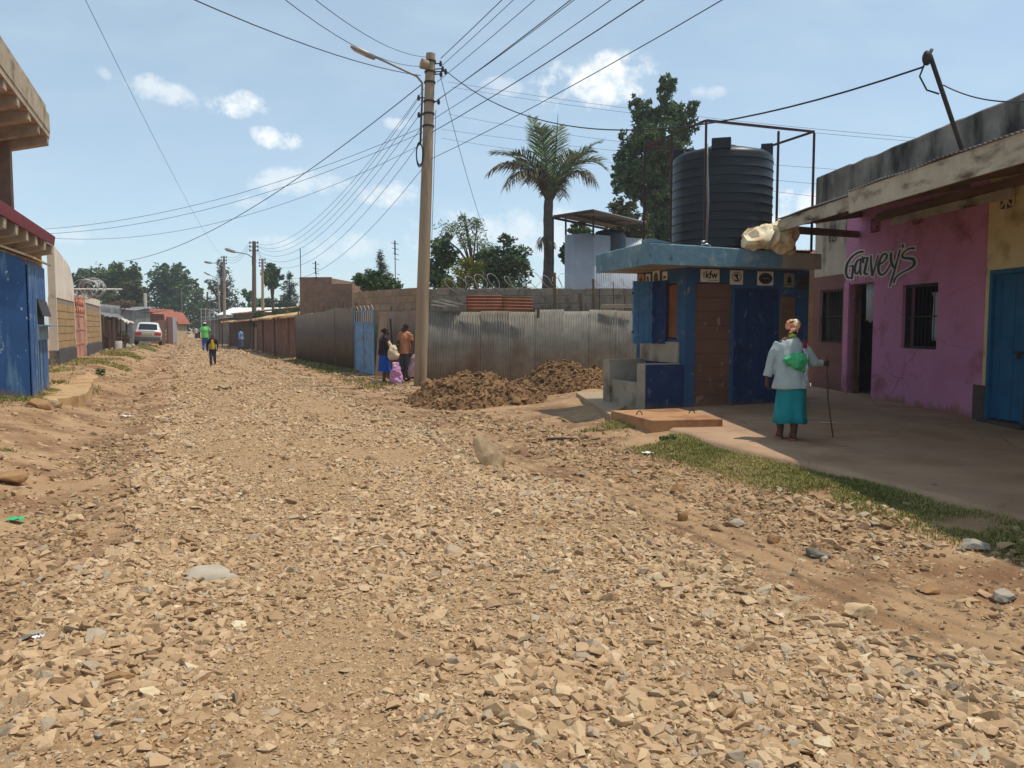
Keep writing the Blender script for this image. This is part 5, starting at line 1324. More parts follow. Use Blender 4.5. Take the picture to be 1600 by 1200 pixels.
q = P(194, 538, 49); mb = MB(); mb.ball((q.x, q.y, .45), .28, .25, .3); mb.ball((q.x + .25, q.y, .38), .2, .2, .2); mb = mb.remesh(.05, 1, .04); tag(mb.build('sack', m_kgrey, smooth=True), 'grey full sack leaning beside the white bucket at the stall', 'sack')
# houses behind the stall
m_brickh = M('red_brick_wall', (126, 84, 70), (108, 72, 60), scale=4, bump=.5)
m_tile = M('red_roof_sheet', (168, 100, 76), (150, 86, 64), scale=2, bump=.3)
def hut(name, label, cat, px0, px1, d, ztop, depth, wallm, roofm, rise=.5, over=.3, gable=False, rz=R(21.8), front_extra=None):
    a = P(px0, 512, d); L_ = (px1 - px0) / F_PX * d
    r = thing(name, label, cat, (a.x, a.y, 0), 0)
    mb = MB(); mb.box(0, L_, 0, depth, -.1, ztop); w = mb.build('wall', wallm, r, bevel=.01)
    mb = MB()
    if gable:
        vs = [(-over, -over, ztop), (L_ + over, -over, ztop), (L_ + over, depth + over, ztop), (-over, depth + over, ztop), (L_ * .5, -over, ztop + rise), (L_ * .5, depth + over, ztop + rise)]
        mb.add(vs, [(0, 4, 5, 3), (1, 2, 5, 4), (0, 1, 4), (2, 3, 5), (0, 3, 2, 1)])
    else:
        mb.csheet((-over, -over, ztop + .02), (1, 0, 0), (0, depth + 2 * over, rise), L_ + 2 * over, math.hypot(depth + 2 * over, rise), .3, .03, wob=.05)
    mb.build('roof', roofm, r, smooth=not gable, solid=0 if gable else .02)
    return r, L_
r, L_ = hut('brick_hut', 'small red brick hut with a chimney pipe behind the white car', 'hut', 207, 222, 62, 2.7, 4, m_brickh, m_rust, .3)
mb = MB(); mb.tube([(.6, 1, 2.7), (.6, 1, 4.3)], .12, 8); mb.build('chimney_pipe', m_whitepaint, r, smooth='auto')
hut('sheet_hut', 'patched grey iron hut between the stall and the brick hut', 'hut', 190, 207, 60, 2.9, 3, m_galv, m_galv, .3)
hut('red_roof_house', 'house with a red gable roof, left one behind the car', 'house', 226, 246, 80, 2.2, 5, m_creamw, m_tile, 1.3, .3, True)
hut('red_roof_house', 'smaller red gable roof house, right one behind the car', 'house', 246, 262, 84, 2.0, 5, m_creamw, m_tile, 1.3, .3, True)
mb = MB(); mb.csheet(P(157, 500, 50), P(190, 500, 58) - P(157, 500, 50), (0, 0, 1), (P(190, 500, 58) - P(157, 500, 50)).length, 1.0, .3, .03); tag(mb.build('iron_sheet_wall', m_galv, smooth=True, solid=.01), 'upright grey iron sheets above the stall awning', 'iron sheets')
for px0, px1, d0, d1, mat, lab, nm in ((246, 262, 66, 72, m_rough, 'dark slatted timber fence right of the car', 'timber_fence'), (262, 271, 72, 78, m_brickh, 'rusty brown sheet fence right of the slatted timber', 'sheet_fence'), (271, 286, 78, 96, m_lightsheet, 'pale grey sheet fence at the far left street end', 'sheet_fence')):
    a, b = Vector((*fa(px0, d0), .2)), Vector((*fa(px1, d1), .2)); mb = MB()
    n = 12
    if nm == 'timber_fence':
        for k in range(6): mb.bar(a + Vector((0, 0, .3 + .33 * k)), b + Vector((0, 0, .3 + .33 * k)), .04, .2)
        for k in range(4): q = a.lerp(b, k / 3); mb.bar(q + Vector((0, .1, 0)), q + Vector((0, .1, 2.2)), .12, .12)
    else: mb.corr((a.x, a.y), (b.x, b.y), .1, 2.6, .3, .03)
    tag(mb.build(nm, mat, solid=.01 if nm != 'timber_fence' else 0), lab, 'fence')

# parked car (seen from behind)
m_carw = M('car_white_paint', (214, 214, 210), (204, 202, 196), scale=2, bump=0, rough=.3, spec=.5)
m_glass = M('dark_glass', (30, 32, 36), None, bump=0, rough=.08, spec=.6)
m_tyre = M('tyre_rubber', (30, 29, 28), None, bump=.1, rough=.9)
m_bump = M('bumper_grey', (104, 98, 90), (90, 84, 78), scale=4, bump=.05, rough=.6)
m_red = M('tail_lamp_red', (196, 60, 38), None, bump=0, rough=.2)
q = G(231, 541, .30); car = thing('parked_car', 'white estate car seen from behind, parked tilted on the left verge', 'car', (q.x, q.y, Hs(q.x, q.y) + .02), R(23), tilt=(0, R(2.5)))
def section(y, w, z0, zb, zt, wt):      # half outline mirrored: sill, belt, roof
    h = [(w * .92, z0), (w, z0 + .18), (w, zb - .05), (w * .985, zb), (wt, zt - .09), (wt * .86, zt - .01), (wt * .4, zt + .01)]
    return [Vector((x, y, z)) for x, z in h] + [Vector((-x, y, z)) for x, z in reversed(h)]
mb = MB(); mb.loft([section(0, .80, .45, .98, 1.02, .74), section(.06, .84, .32, 1.0, 1.08, .74), section(.30, .86, .28, 1.0, 1.52, .66), section(.55, .87, .27, 1.0, 1.60, .66), section(1.6, .87, .25, .99, 1.62, .67), section(2.5, .87, .25, .98, 1.55, .66), section(3.15, .86, .26, .97, 1.12, .72), section(3.4, .86, .26, .95, 1.0, .76), section(4.2, .82, .3, .86, .9, .7), section(4.4, .70, .4, .72, .76, .6)])
body = mb.build('body', m_carw, car, smooth='auto')
mb = MB(); mb.add([(-.62, .055, 1.10), (.62, .055, 1.10), (.55, .288, 1.50), (-.55, .288, 1.50)], [(0, 1, 2, 3)])
o = mb.build('rear_window', m_glass, body); o.location = (0, -.012, .0)
for s_ in (-1, 1):
    mb = MB(); mb.add([(s_ * .852, .5, 1.03), (s_ * .872, 2.6, 1.02), (s_ * .69, 2.45, 1.47), (s_ * .685, .62, 1.50)], [(0, 1, 2, 3)]); mb.build('side_window', m_glass, body)
    mb = MB(); mb.box(s_ * .62 - .21, s_ * .62 + .21, -.03, .12, .70, .92); mb.build('tail_light', m_red, body, bevel=.02)
    for y in (.85, 3.45):
        mb = MB(); mb.tube([(s_ * .70, y, .31), (s_ * .885, y, .31)], .31, 20); wh = mb.build('wheel', m_tyre, car, smooth='auto')
        mb = MB(); mb.tube([(s_ * .86, y, .31), (s_ * .892, y, .31)], .19, 16); mb.build('rim', m_lampgrey, wh, smooth='auto')
    mb = MB(); mb.tube([(s_ * .6, .6, 1.60), (s_ * .6, .7, 1.68), (s_ * .6, 2.3, 1.68), (s_ * .6, 2.4, 1.58)], .018, 6); mb.build('roof_rail', m_bump, body)
mb = MB(); mb.box(-.83, .83, -.09, .08, .33, .60); mb.build('bumper', m_bump, body, bevel=.04)
mb = MB(); mb.box(-.26, .26, -.035, .0, .72, .84); mb.build('number_plate', M('plate_yellow', (190, 176, 120), None, bump=0), body)

# shacks on the right, down the street
m_tin_tan = M('tan_tin', (206, 176, 128), (186, 152, 104), scale=1.5, bump=.1, c3=(142, 100, 70), s3=.8, t3=(.46, .58))  # tan tin with random brown patches
def shack_r(label, px0, d0, px1, d1, zf, zb, depth, wallm, roofm, posts=3, over=.7):
    a, b = Vector((*fa(px0, d0), 0)), Vector((*fa(px1, d1), 0)); L_ = (b - a).length; dd = (b - a).normalized()
    r = thing('timber_shack', label, 'shack', a, math.atan2(dd.y, dd.x))        # local x towards the camera, y away from the road
    mb = MB(); n = int(L_ / .3)
    for i in range(n): mb.box(L_ * i / n + .01, L_ * (i + 1) / n - .01, .01 * (i % 2), .05, -.1, zf - .03 + .05 * ((i * 7) % 3))
    mb.box(0, .06, .06, depth, -.1, zf); mb.box(L_ - .06, L_, .06, depth, -.1, zf); mb.box(0, L_, depth, depth + .06, -.1, zb)
    mb.build('wall', wallm, r)
    mb = MB(); mb.csheet((-.2, -over, zf), (1, 0, 0), (0, depth + over, zb - zf), L_ + .4, math.hypot(depth + over, zb - zf), .3, .03, wob=.12); mb.build('roof', roofm, r, smooth=True, solid=.015)
    for i in range(posts):
        x = .1 + (L_ - .2) * i / max(1, posts - 1); mb = MB(); mb.tube([(x, -over + .1, -.1), (x + .04, -over + .1, zf)], .055, 6); mb.build('post', m_rough, r)
m_rustwall = M('rusty_plank_wall', (134, 92, 70), (108, 74, 56), scale=2, bump=.3, c3=(160, 112, 88), s3=1.6)
shack_r('rust-brown plank shack with a tan tin roof next to the street fence', 403, 56, 461, 42, 2.12, 2.9, 4, m_rustwall, m_tin_tan, 4, .4)
shack_r('small timber stall with a tan awning left of the leafy dark pole', 361, 70, 391, 58.5, 2.05, 2.35, 3, m_rough, m_tin_tan, 3, .8)
shack_r('shack with a pale tan roof behind the small timber stall', 366, 78, 402, 66, 2.9, 3.4, 4, m_rough, m_tin_tan, 0, .2)
shack_r('grey walled shack with a dark awning far along the right side', 327, 100, 356, 76, 2.4, 2.9, 4, m_kgrey, m_galv, 3, .8)
a = P(352, 498, 86); mb = MB(); mb.box(0, 7, 0, 5, -.1, 2.9); r = thing('white_roof_house', 'low house with a bright white roof and a railing, behind the pale poles', 'house', (a.x, 84, 0), R(0)); mb.build('wall', m_creamw, r)
mb = MB(); mb.csheet((-.2, -.3, 2.92), (1, 0, 0), (0, 5.4, .9), 7.4, 5.5, .3, .03); mb.build('roof', M('white_roof_sheet', (224, 226, 226), (206, 208, 208), scale=2, bump=.05), r, smooth=True, solid=.01)
mb = MB()
for i in range(4): mb.bar((-1.6 + .45 * i, -.5, 0), (-1.6 + .45 * i, -.5, 3.6), .07, .07)
for z in (2.7, 3.5): mb.bar((-1.7, -.5, z), (-.1, -.5, z), .06, .06)
mb.build('railing', m_whitepaint, r)
hut('red_roof_house', 'tiny brick red house at the very end of the street', 'house', 322, 336, 125, 2.0, 5, m_brickh, m_tile, 1.0, .3, True)
mb = MB(); q = G(352, 607, .0); mb.tube([G(333, 608, .04), G(356, 607, .05), G(374, 606, .05)], [.02, .03, .02], 6); tag(mb.build('stick', m_rough), 'dark stick lying across the gravel road', 'stick')
# litter
for px, py, col, lab, w in ((197, 653, (220, 220, 222), 'crumpled white plastic scrap on the left gutter stones', .22), (26, 821, (60, 170, 110), 'green plastic scrap on the left dirt bank', .14), (1012, 711, (226, 222, 214), 'white paper scrap on the dirt below the concrete cover', .14), (60, 1004, (236, 236, 240), 'tiny white scrap among the gravel at the lower left', .05)):
    g = G(px, py, 0); g = G(px, py, Hs(g.x, g.y)); mb = MB(); vs = [(w * (i / 5 - .5), w * .6 * (j / 4 - .5), .012 + .03 * mnoise.noise(Vector((i * .9 + px, j * .9, 0)))) for i in range(6) for j in range(5)]
    mb.add(vs, [(i * 5 + j, i * 5 + 5 + j, i * 5 + 6 + j, i * 5 + 1 + j) for i in range(5) for j in range(4)])
    o = mb.build('litter', M('litter_%d' % px, col, None, bump=0), solid=.002); o.location = (g.x, g.y, Hs(g.x, g.y) + .02); tag(o, lab, 'litter')
g = G(870, 684, 0); mb = MB(); mb.tube([Vector((g.x - .15, g.y, .03)), Vector((g.x + .1, g.y + .02, .035)), Vector((g.x + .3, g.y, .03))], [.02, .018, .012], 6); o = mb.build('broken_pipe', m_iron); o.location.z += Hs(g.x, g.y); tag(o, 'short dark piece of pipe on the dirt before the slab path', 'pipe')
# ------------------------------------------------------------------ trees
m_bark = M('bark', (92, 74, 58), (70, 56, 44), scale=6, bump=.6, bscale=14, streak=(1, 1, .2), rough=.95)
def leafmat(name, dark, mid, light, accent=None):
    return M(name, mid, None, bump=0, rough=.6, trans=.18, spec=.25, tint=[(0, dark), (.5, mid), (.88, light), (1, accent or light)])
m_leaf_dark = leafmat('leaf_dark', (50, 66, 38), (80, 102, 58), (118, 134, 82))
m_leaf_olive = leafmat('leaf_olive', (56, 62, 32), (84, 86, 44), (112, 108, 56))
m_leaf_mid = leafmat('leaf_mid', (46, 66, 34), (74, 98, 48), (104, 126, 66))
m_leaf_lime = leafmat('leaf_lime', (92, 98, 30), (134, 134, 44), (166, 158, 62))
m_leaf_grey = leafmat('leaf_grey', (56, 62, 46), (80, 86, 64), (108, 112, 86))
m_leaf_feather = leafmat('leaf_feather', (74, 96, 66), (102, 122, 84), (134, 150, 108))
def leaves(C, size, rg, asp=.5, droop=0, up=.3):
    n = len(C)
    a = rg.normal(0, 1, (n, 3)); a[:, 2] = a[:, 2] * .6 - droop; a /= np.linalg.norm(a, axis=1)[:, None]
    b = rg.normal(0, 1, (n, 3)); b[:, 2] *= (1 - up); b -= a * (a * b).sum(1)[:, None]; b /= np.linalg.norm(b, axis=1)[:, None]
    c = np.cross(a, b)
    L_ = (size * rg.uniform(.7, 1.3, n))[:, None]
    p0 = C - a * L_ * .5; p2 = C + a * L_ * .5; m = C + c * L_ * .12
    V = np.stack([p0, m + b * L_ * asp * .5, p2, m - b * L_ * asp * .5], 1).reshape(-1, 3)
    return V, (np.arange(n) * 4)[:, None] + np.array([[0, 1, 2, 3]])
def tree(name, label, d, blobs, leaf, n, mat, seed, trunk_px=None, trunk_r=.15, base_z=0, asp=.5, droop=0, clump=.2, per=1.0, limbs=True, group=None, cat='tree', dscale=1.0, shell=.45, trunkmat=None):
    """blobs: (px, py, rx, ry) crown masses as they stand at distance d"""
    rg = np.random.default_rng(seed); rr = random.Random(seed)
    cx = trunk_px if trunk_px is not None else sum(b[0] for b in blobs) / len(blobs)
    base = P(cx, 512, d); base.z = base_z
    root = thing(name, label, cat, base, 0, group)
    k = d / F_PX; Cs, tv = [], []; cents = []
    tot = sum(b[2] * b[3] for b in blobs)
    for (px, py, rx, ry) in blobs:
        c = np.array(P(px, py, d + rr.uniform(-.4, .4) * rx * k)); r3 = np.array([rx * k, rx * k * dscale, ry * k])
        cents.append(c); nb = int(n * rx * ry / tot)
        nc = max(8, int(26 * per * (rx * ry / tot * len(blobs)) ** .5)); q = rg.normal(0, 1, (nc, 3)); q /= np.linalg.norm(q, axis=1)[:, None]; q *= (rg.uniform(0, 1, nc) ** shell)[:, None]
        cl = c + q * r3 * .9; clt = rg.normal(.0, .16, nc)
        w = rg.integers(0, nc, nb)
        off = rg.normal(0, 1, (nb, 3)); off /= np.linalg.norm(off, axis=1)[:, None]; off *= (rg.uniform(0, 1, nb) ** .5)[:, None]
        Cs.append(cl[w] + off * (r3.mean() * clump * 1.7) * rg.uniform(.6, 1.2, nc)[w][:, None]); tv.append(clt[w])
    C = np.concatenate(Cs); tv = np.clip(.45 + np.concatenate(tv) + rg.normal(0, .16, len(C)), 0, 1)
    org = np.array(base)
    V, Fq = leaves(C - org, np.full(len(C), leaf), rg, asp, droop)
    crown = link('crown', np_mesh('crown', V, [Fq], mat, np.repeat(tv, 4)), None, root)
    mb = MB(); top = Vector(np.mean(cents, 0)); zt = max(c[2] for c in cents)
    mb.tube([base, base.lerp(Vector((top.x, top.y, top.z)), .5) + Vector((rr.uniform(-.1, .1), 0, 0)), Vector((top.x, top.y, (top.z + zt) / 2))], [trunk_r * 1.25, trunk_r * .85, trunk_r * .35], 9)
    if limbs:
        for c in cents:
            for _ in range(2):
                u = rr.uniform(.45, .85); s_ = base.lerp(top, u); e = Vector(c) + Vector((rr.uniform(-1, 1), rr.uniform(-1, 1), rr.uniform(-.3, .8))) * (trunk_r * 1.2)
                mb.tube([s_, s_.lerp(e, .5) + Vector((0, 0, .1 * (e - s_).length)), e], [trunk_r * .5, trunk_r * .32, trunk_r * .1], 6)
    mb.build('trunk', trunkmat or m_bark, root, world=True, smooth='auto')
    return root

# right: tall dark tree behind the tank
tree('tall_tree', 'tall dark narrow tree with drooping leaf clumps behind the black tank', 38,
     [(1042, 135, 16, 26), (1050, 175, 30, 30), (1010, 185, 24, 34), (1070, 200, 24, 26), (1030, 225, 44, 36), (985, 235, 26, 36), (1055, 262, 40, 34), (998, 280, 38, 38), (1040, 320, 42, 40), (975, 285, 22, 22), (1060, 350, 34, 40), (1010, 370, 34, 34), (965, 265, 12, 16), (992, 160, 10, 16), (1082, 170, 12, 16)],
     .23, 23000, m_leaf_dark, 21, trunk_px=1030, trunk_r=.20, asp=.42, droop=.9, clump=.15, per=2.0)
tree('bushy_tree', 'yellow green rounded bush beside the pale sheet tower canopy', 35, [(975, 330, 24, 22), (992, 350, 26, 20), (958, 352, 16, 14), (985, 372, 36, 18)], .22, 2600, m_leaf_olive, 22, trunk_px=985, trunk_r=.12)
tree('dark_shrub', 'small dark leafy shrub peeping out left of the pale sheet tower', 33, [(903, 358, 16, 12), (880, 395, 8, 16), (915, 362, 12, 10)], .2, 700, m_leaf_dark, 23, trunk_px=890, trunk_r=.06)
tree('round_tree', 'dense dark green round tree behind the block wall left of the palm', 40, [(790, 405, 36, 30), (765, 425, 26, 26), (815, 410, 22, 30), (790, 440, 42, 20), (792, 375, 14, 10), (757, 400, 14, 16)], .22, 5200, m_leaf_dark, 24, trunk_px=790, trunk_r=.16, clump=.22)
tree('broadleaf_tree', 'dark broad leaved tree right beside the main power pole', 36, [(690, 392, 20, 24), (684, 420, 18, 20), (703, 405, 16, 18), (688, 440, 24, 14)], .30, 900, m_leaf_dark, 25, trunk_px=690, trunk_r=.10, asp=.55, clump=.25)
tree('lime_tree', 'bright yellow green bush behind the block wall between two dark trees', 34, [(726, 432, 32, 20), (712, 444, 26, 14), (742, 420, 18, 16), (730, 412, 14, 10)], .16, 3000, m_leaf_lime, 26, trunk_px=726, trunk_r=.08, asp=.3)
tree('feathery_tree', 'thin airy feathery tree arching above the yellow green bush', 44, [(712, 358, 26, 16), (742, 352, 20, 12), (695, 372, 16, 12), (735, 378, 28, 14), (722, 340, 12, 8), (760, 388, 18, 10)], .26, 1500, m_leaf_feather, 27, trunk_px=765, trunk_r=.12, asp=.22, clump=.30, per=.9)
tree('green_bush', 'fresh green bushy tree behind the tan block wall', 40, [(575, 440, 26, 14), (562, 436, 14, 10), (600, 446, 30, 12), (588, 430, 14, 8)], .2, 2200, m_leaf_mid, 28, trunk_px=580, trunk_r=.1)
tree('conifer', 'small pointed casuarina rising above the fresh green bush', 42, [(594, 398, 4, 10), (596, 412, 9, 12), (598, 428, 16, 14), (606, 442, 20, 14), (576, 428, 6, 12)], .26, 1500, m_leaf_grey, 29, trunk_px=597, trunk_r=.08, asp=.14, clump=.35)
# far trees, left and centre
tree('far_tree', 'dark wide tree behind the razor coil, leftmost of the far trees', 105, [(130, 432, 22, 18), (155, 428, 26, 14), (120, 450, 20, 22), (160, 455, 36, 26), (140, 480, 30, 26)], .62, 2600, m_leaf_dark, 31, trunk_px=140, trunk_r=.35)
tree('far_tree', 'tall dark green tree with a rounded crest, behind the stall', 100, [(196, 425, 24, 17), (182, 440, 22, 20), (205, 445, 22, 22), (195, 470, 32, 30), (215, 432, 10, 9)], .56, 2800, m_leaf_mid, 32, trunk_px=198, trunk_r=.35)
tree('far_tree', 'olive brown tree in front of the round crested one', 92, [(205, 452, 20, 16), (218, 462, 16, 14), (195, 470, 22, 18), (212, 482, 26, 18)], .5, 1900, m_leaf_olive, 33, trunk_px=210, trunk_r=.3)
tree('far_tree', 'big dark tree with two crests behind the red roofs', 118, [(250, 432, 22, 18), (275, 428, 22, 16), (262, 450, 34, 24), (285, 445, 22, 22), (250, 472, 30, 26), (285, 478, 34, 30), (258, 418, 8, 7), (283, 417, 7, 8)], .62, 4200, m_leaf_mid, 34, trunk_px=268, trunk_r=.4)
tree('far_tree', 'dark tree sloping down to the street end, right of the two crested one', 124, [(303, 446, 8, 14), (308, 465, 18, 20), (312, 488, 22, 24), (330, 500, 20, 16), (300, 505, 30, 14)], .62, 2000, m_leaf_dark, 35, trunk_px=308, trunk_r=.35)
tree('feathery_tall_tree', 'tall feathery grey green tree behind the pale lamp pole', 108, [(345, 412, 6, 10), (350, 430, 12, 14), (336, 450, 13, 14), (357, 450, 14, 18), (340, 475, 18, 18), (362, 475, 14, 20), (350, 500, 24, 18), (326, 440, 6, 6)], .55, 2200, m_leaf_grey, 36, trunk_px=350, trunk_r=.3, asp=.25, clump=.26)
tree('upright_tree', 'small tree with a tufted crown on a bare stem above the tan roof', 80, [(424, 418, 8, 10), (418, 432, 12, 12), (432, 430, 11, 14), (426, 445, 12, 10)], .42, 1000, m_leaf_mid, 37, trunk_px=426, trunk_r=.16)
tree('conifer', 'broad pointed conifer just left of the brick house', 82, [(452, 432, 5, 10), (452, 450, 12, 12), (453, 468, 17, 14), (455, 484, 20, 12)], .5, 1300, m_leaf_grey, 38, trunk_px=453, trunk_r=.2, asp=.2, clump=.3)
tree('far_tree', 'low dark trees behind the tan roofed shacks', 95, [(388, 462, 10, 12), (400, 475, 18, 14), (385, 485, 14, 14), (420, 480, 22, 14), (440, 482, 20, 14)], .5, 2200, m_leaf_dark, 39, trunk_px=408, trunk_r=.25)
tree('far_tree', 'pale green low foliage along the roofs beside the brick house', 62, [(440, 487, 18, 5), (462, 487, 12, 6)], .26, 700, m_leaf_olive, 40, trunk_px=450, trunk_r=.08)
tree('leafy_shrub', 'green creeper shrub clinging to the dark lamp pole', 57.2, [(404, 494, 9, 9), (396, 504, 6, 8), (409, 500, 6, 6)], .2, 800, m_leaf_mid, 41, trunk_px=401, trunk_r=.05, cat='shrub')
g = G(157, 586, .3)
for (px, py, d, rx, ry, lab, sd) in ((157, 581, None, 9, 7, 'small dark green weed at the corner of the concrete apron', 42), (112, 574, None, 14, 4, 'low weeds at the foot of the peach gate', 43), (193, 528, 52, 7, 12, 'yellow green bush at the back of the white car', 44), (1046, 686, None, 18, 5, 'tuft of green weeds at the front corner of the concrete cover', 45), (500, 577, 33, 16, 5, 'low green weeds in the shade below the street fence', 46)):
    if d is None: q = G(px, py + ry, .2 if px < 800 else .05); d = q.y
    tree('weed', lab, d, [(px, py, rx, ry), (px + rx * .4, py + 1, rx * .6, ry * .8)], .05 if d < 30 else .14, 420, m_leaf_mid if px != 193 else m_leaf_olive, sd, trunk_px=px, trunk_r=.01, base_z=Hs(P(px, 512, d).x, d), cat='weed', limbs=False)
# dry creeper over the stall wall
tree('dry_creeper', 'dry brown thorny creeper heaped above the stall iron sheets', 58, [(180, 478, 18, 7), (200, 474, 14, 7), (165, 484, 14, 7)], .34, 900, leafmat('leaf_dry', (84, 66, 50), (116, 94, 72), (146, 122, 94)), 48, trunk_px=185, trunk_r=.05, asp=.12, cat='creeper')

# palm
m_palm = leafmat('palm_leaf', (58, 74, 52), (90, 108, 72), (136, 148, 104))
m_palm_dry = leafmat('palm_leaf_dry', (64, 60, 48), (98, 92, 72), (146, 134, 106))
PD = 33.0
pb, pt_ = P(854, 512, PD), P(858, 312, PD); pb.z = 0
palm = thing('palm_tree', 'palm tree with upright grey green fronds and drooping dry ones behind the wall', 'palm', pb)
mb = MB(); N = 24
mb.tube([pb.lerp(pt_, i / N) + Vector((.03 * math.sin(i * .5), 0, 0)) for i in range(N + 1)], [.26 - .08 * i / N + .012 * (i % 2) for i in range(N + 1)], 14); mb.build('trunk', M('palm_bark', (96, 84, 76), (70, 62, 56), scale=6, bump=.5), palm, world=True, smooth='auto')
def frond(tip_px, bend, mat, seed, leafl=.75, n=64, start=None, droop=.35):
    rr = random.Random(seed); a = (start or pt_) + Vector((rr.uniform(-.08, .08), rr.uniform(-.1, .1), rr.uniform(-.2, .15)))
    e = P(*tip_px[:2], PD + tip_px[2]); md = (a + e) / 2 + Vector((0, 0, bend))
    pts = [(1 - u) ** 2 * a + 2 * u * (1 - u) * md + u * u * e for u in [i / n for i in range(n + 1)]]
    mb = MB(); mb.tube(pts[::4] + [pts[-1]], [.045 * (1 - .85 * i / (len(pts[::4]))) for i in range(len(pts[::4]) + 1)], 5)
    V, tv = [], []; f4 = []
    for i in range(5, n + 1):
        d = (pts[i] - pts[i - 1]).normalized(); side = d.cross(Vector((0, 0, 1))); side = side.normalized() if side.length > .05 else Vector((1, 0, 0))
        upv = side.cross(d).normalized(); u = i / n; ll = leafl * (.35 + 1.3 * math.sin(pi * min(.94, u * .92 + .06)) * .6)
        for s_ in (-1, 1):
            q = pts[i]; dr = (side * s_ * rr.uniform(.7, 1) + d * rr.uniform(.55, .9) + upv * rr.uniform(-.1, .3)).normalized(); t_ = q + dr * ll - Vector((0, 0, droop * ll * rr.uniform(.5, 1.2))); m_ = q + dr * ll * .5 - Vector((0, 0, droop * ll * .12)); w = d * .028
            b = len(V); V += [q - w * .6, q + w * .6, m_ + w, m_ - w, t_]; f4.append((b, b + 1, b + 2, b + 3)); tv += [rr.random()] * 5
            f4.append((b + 3, b + 2, b + 4, b + 4))
    mb.add(V, [f if f[2] != f[3] else f[:3] for f in f4])
    o = mb.build('frond', mat, palm, world=True)
    at = o.data.attributes.new('tint', 'FLOAT', 'POINT'); nv = len(o.data.vertices); nt = len(V)
    at.data.foreach_set('value', np.concatenate([np.full(nv - nt, .4), np.array(tv)]).astype(np.float32))
for i, (tip, bend, dry) in enumerate([((833, 186, .8), .5, 0), ((845, 200, -1.2), .6, 0), ((925, 236, -.6), .9, 0), ((800, 240, -1), 1.0, 0), ((938, 222, .6), .9, 0), ((906, 240, -1.6), .9, 0), ((770, 240, .4), 1.3, 0), ((948, 264, -.8), 1.5, 0), ((872, 198, 2.0), .5, 0),
                                      ((765, 268, -.5), 1.7, 1), ((790, 292, -1.5), 1.7, 1), ((930, 285, .6), 1.7, 1), ((880, 306, 1.6), 1.5, 1), ((800, 262, 1.8), 1.6, 1), ((940, 250, 2.0), 1.3, 0), ((822, 285, -1.0), 1.8, 1)]):
    frond(tip, bend, m_palm_dry if dry else m_palm, 60 + i, .82 if not dry else .7, droop=.12 if not dry else .7)
mb = MB(); mb.tube([pt_ + Vector((.1, 0, -.1)), P(868, 240, PD), P(872, 178, PD)], [.05, .03, .008], 6); mb.build('spear_leaf', m_palm, palm, world=True)
frond((842, 388, -.5), .35, m_palm_dry, 99, .35, 26, start=P(853, 366, PD - .2), droop=.9)
frond((866, 388, -.6), .2, m_palm_dry, 98, .25, 20, start=P(858, 372, PD - .2), droop=.9)
# ------------------------------------------------------------------ overhead cables
def wire(label, a, b, sag, r=.009, group=None, n=18):
    r = r * .82; mb = MB(); a, b = Vector(a), Vector(b); o = mb.tube(wpath(a, b, sag, n), r, 5)
    mid = (a + b) / 2
    return tag(mb.build('overhead_cable', m_cable, origin=mid, smooth=True), label, 'cable', group)
NX = Vector((13.5, -16.0, 0))
gl = 'parallel cables from the main pole to the upper right'
for k, (py, dx, ze, sg) in enumerate(((92, .28, 9.0, .5), (102, .34, 8.9, .5), (128, .2, 8.6, .6), (155, .24, 8.3, .7), (160, .1, 8.1, .7), (184, .15, 7.8, .7), (205, .1, 7.5, .7), (246, .1, 7.3, .8))):
    wire('dark cable running from the main pole to the upper right edge of the view', on(py) + Vector((dx, -.05, 0)), NX + Vector((.12 * k - .4, .1 * k, ze)), sg, .009 if k % 3 else .012, gl)
gl = 'cables sagging from the main pole to the second dark pole'
for k, (py, dx, dy2) in enumerate(((138, -.15, .1), (152, -.28, .25), (158, -.2, .35), (178, -.26, .5), (196, -.18, .7), (215, -.15, .9), (262, -.15, 1.2))):
    wire('thin cable sagging from the main pole down to the second dark pole', on(py) + Vector((dx, 0, 0)), T2 + Vector((.1 * (k % 3) - .1, 0, -dy2 * .9)), 1.5 + .12 * k, .009, gl, 24)
gl = 'cables between the far poles along the street'
for k in range(3):
    wire('thin cable strung between the far poles along the street', T2 + Vector((-.3, 0, -.2 * k)), T3 + Vector((.2, 0, -.25 * k)), .6, .012, gl)
    wire('thin cable strung between the far poles along the street', T3 + Vector((-.2, 0, -.25 * k)), T5 + Vector((.1, 0, -.2 * k)), .6, .014, gl)
wire('thin cable from the dark lamp pole to the plain pole right of it', T2 + Vector((.25, 0, -.3)), T6, .3, .012)
wire('heavy black cable from the lamp arm down left to the far trees', on(130) + Vector((-.2, 0, 0)), P(195, 408, 47), .9, .016, None, 24)
gl = 'pair of cables from the main pole to the left building'
wire('thin cable from the main pole to the storey building on the left', on(196) + Vector((-.15, 0, 0)), P(70, 358, 27), .5, .008, gl, 24)
wire('thin cable from the main pole to the storey building on the left', on(204) + Vector((-.15, 0, 0)), P(78, 365, 27), .55, .008, gl, 24)
wire('thin cable from the main pole to the storey building on the left', on(222) + Vector((-.15, 0, 0)), P(80, 372, 27), .8, .007, gl, 24)
def through(a, px, d):        # straight on from a past the point seen at the picture's top edge
    q = P(px, -2, d); return a, a + (q - a) * 2.4
a, b = through(on(118) + Vector((-.25, -.05, 0)), 420, 14); wire('heavy cable from the main pole to the upper left, passing above the lamp head', a, b, .55, .012)
a, b = through(on(104) + Vector((-.2, -.05, 0)), 536, 15); wire('thin slack cable to the top of the view, between the heavy one and the uppermost', a, b, .75, .008)
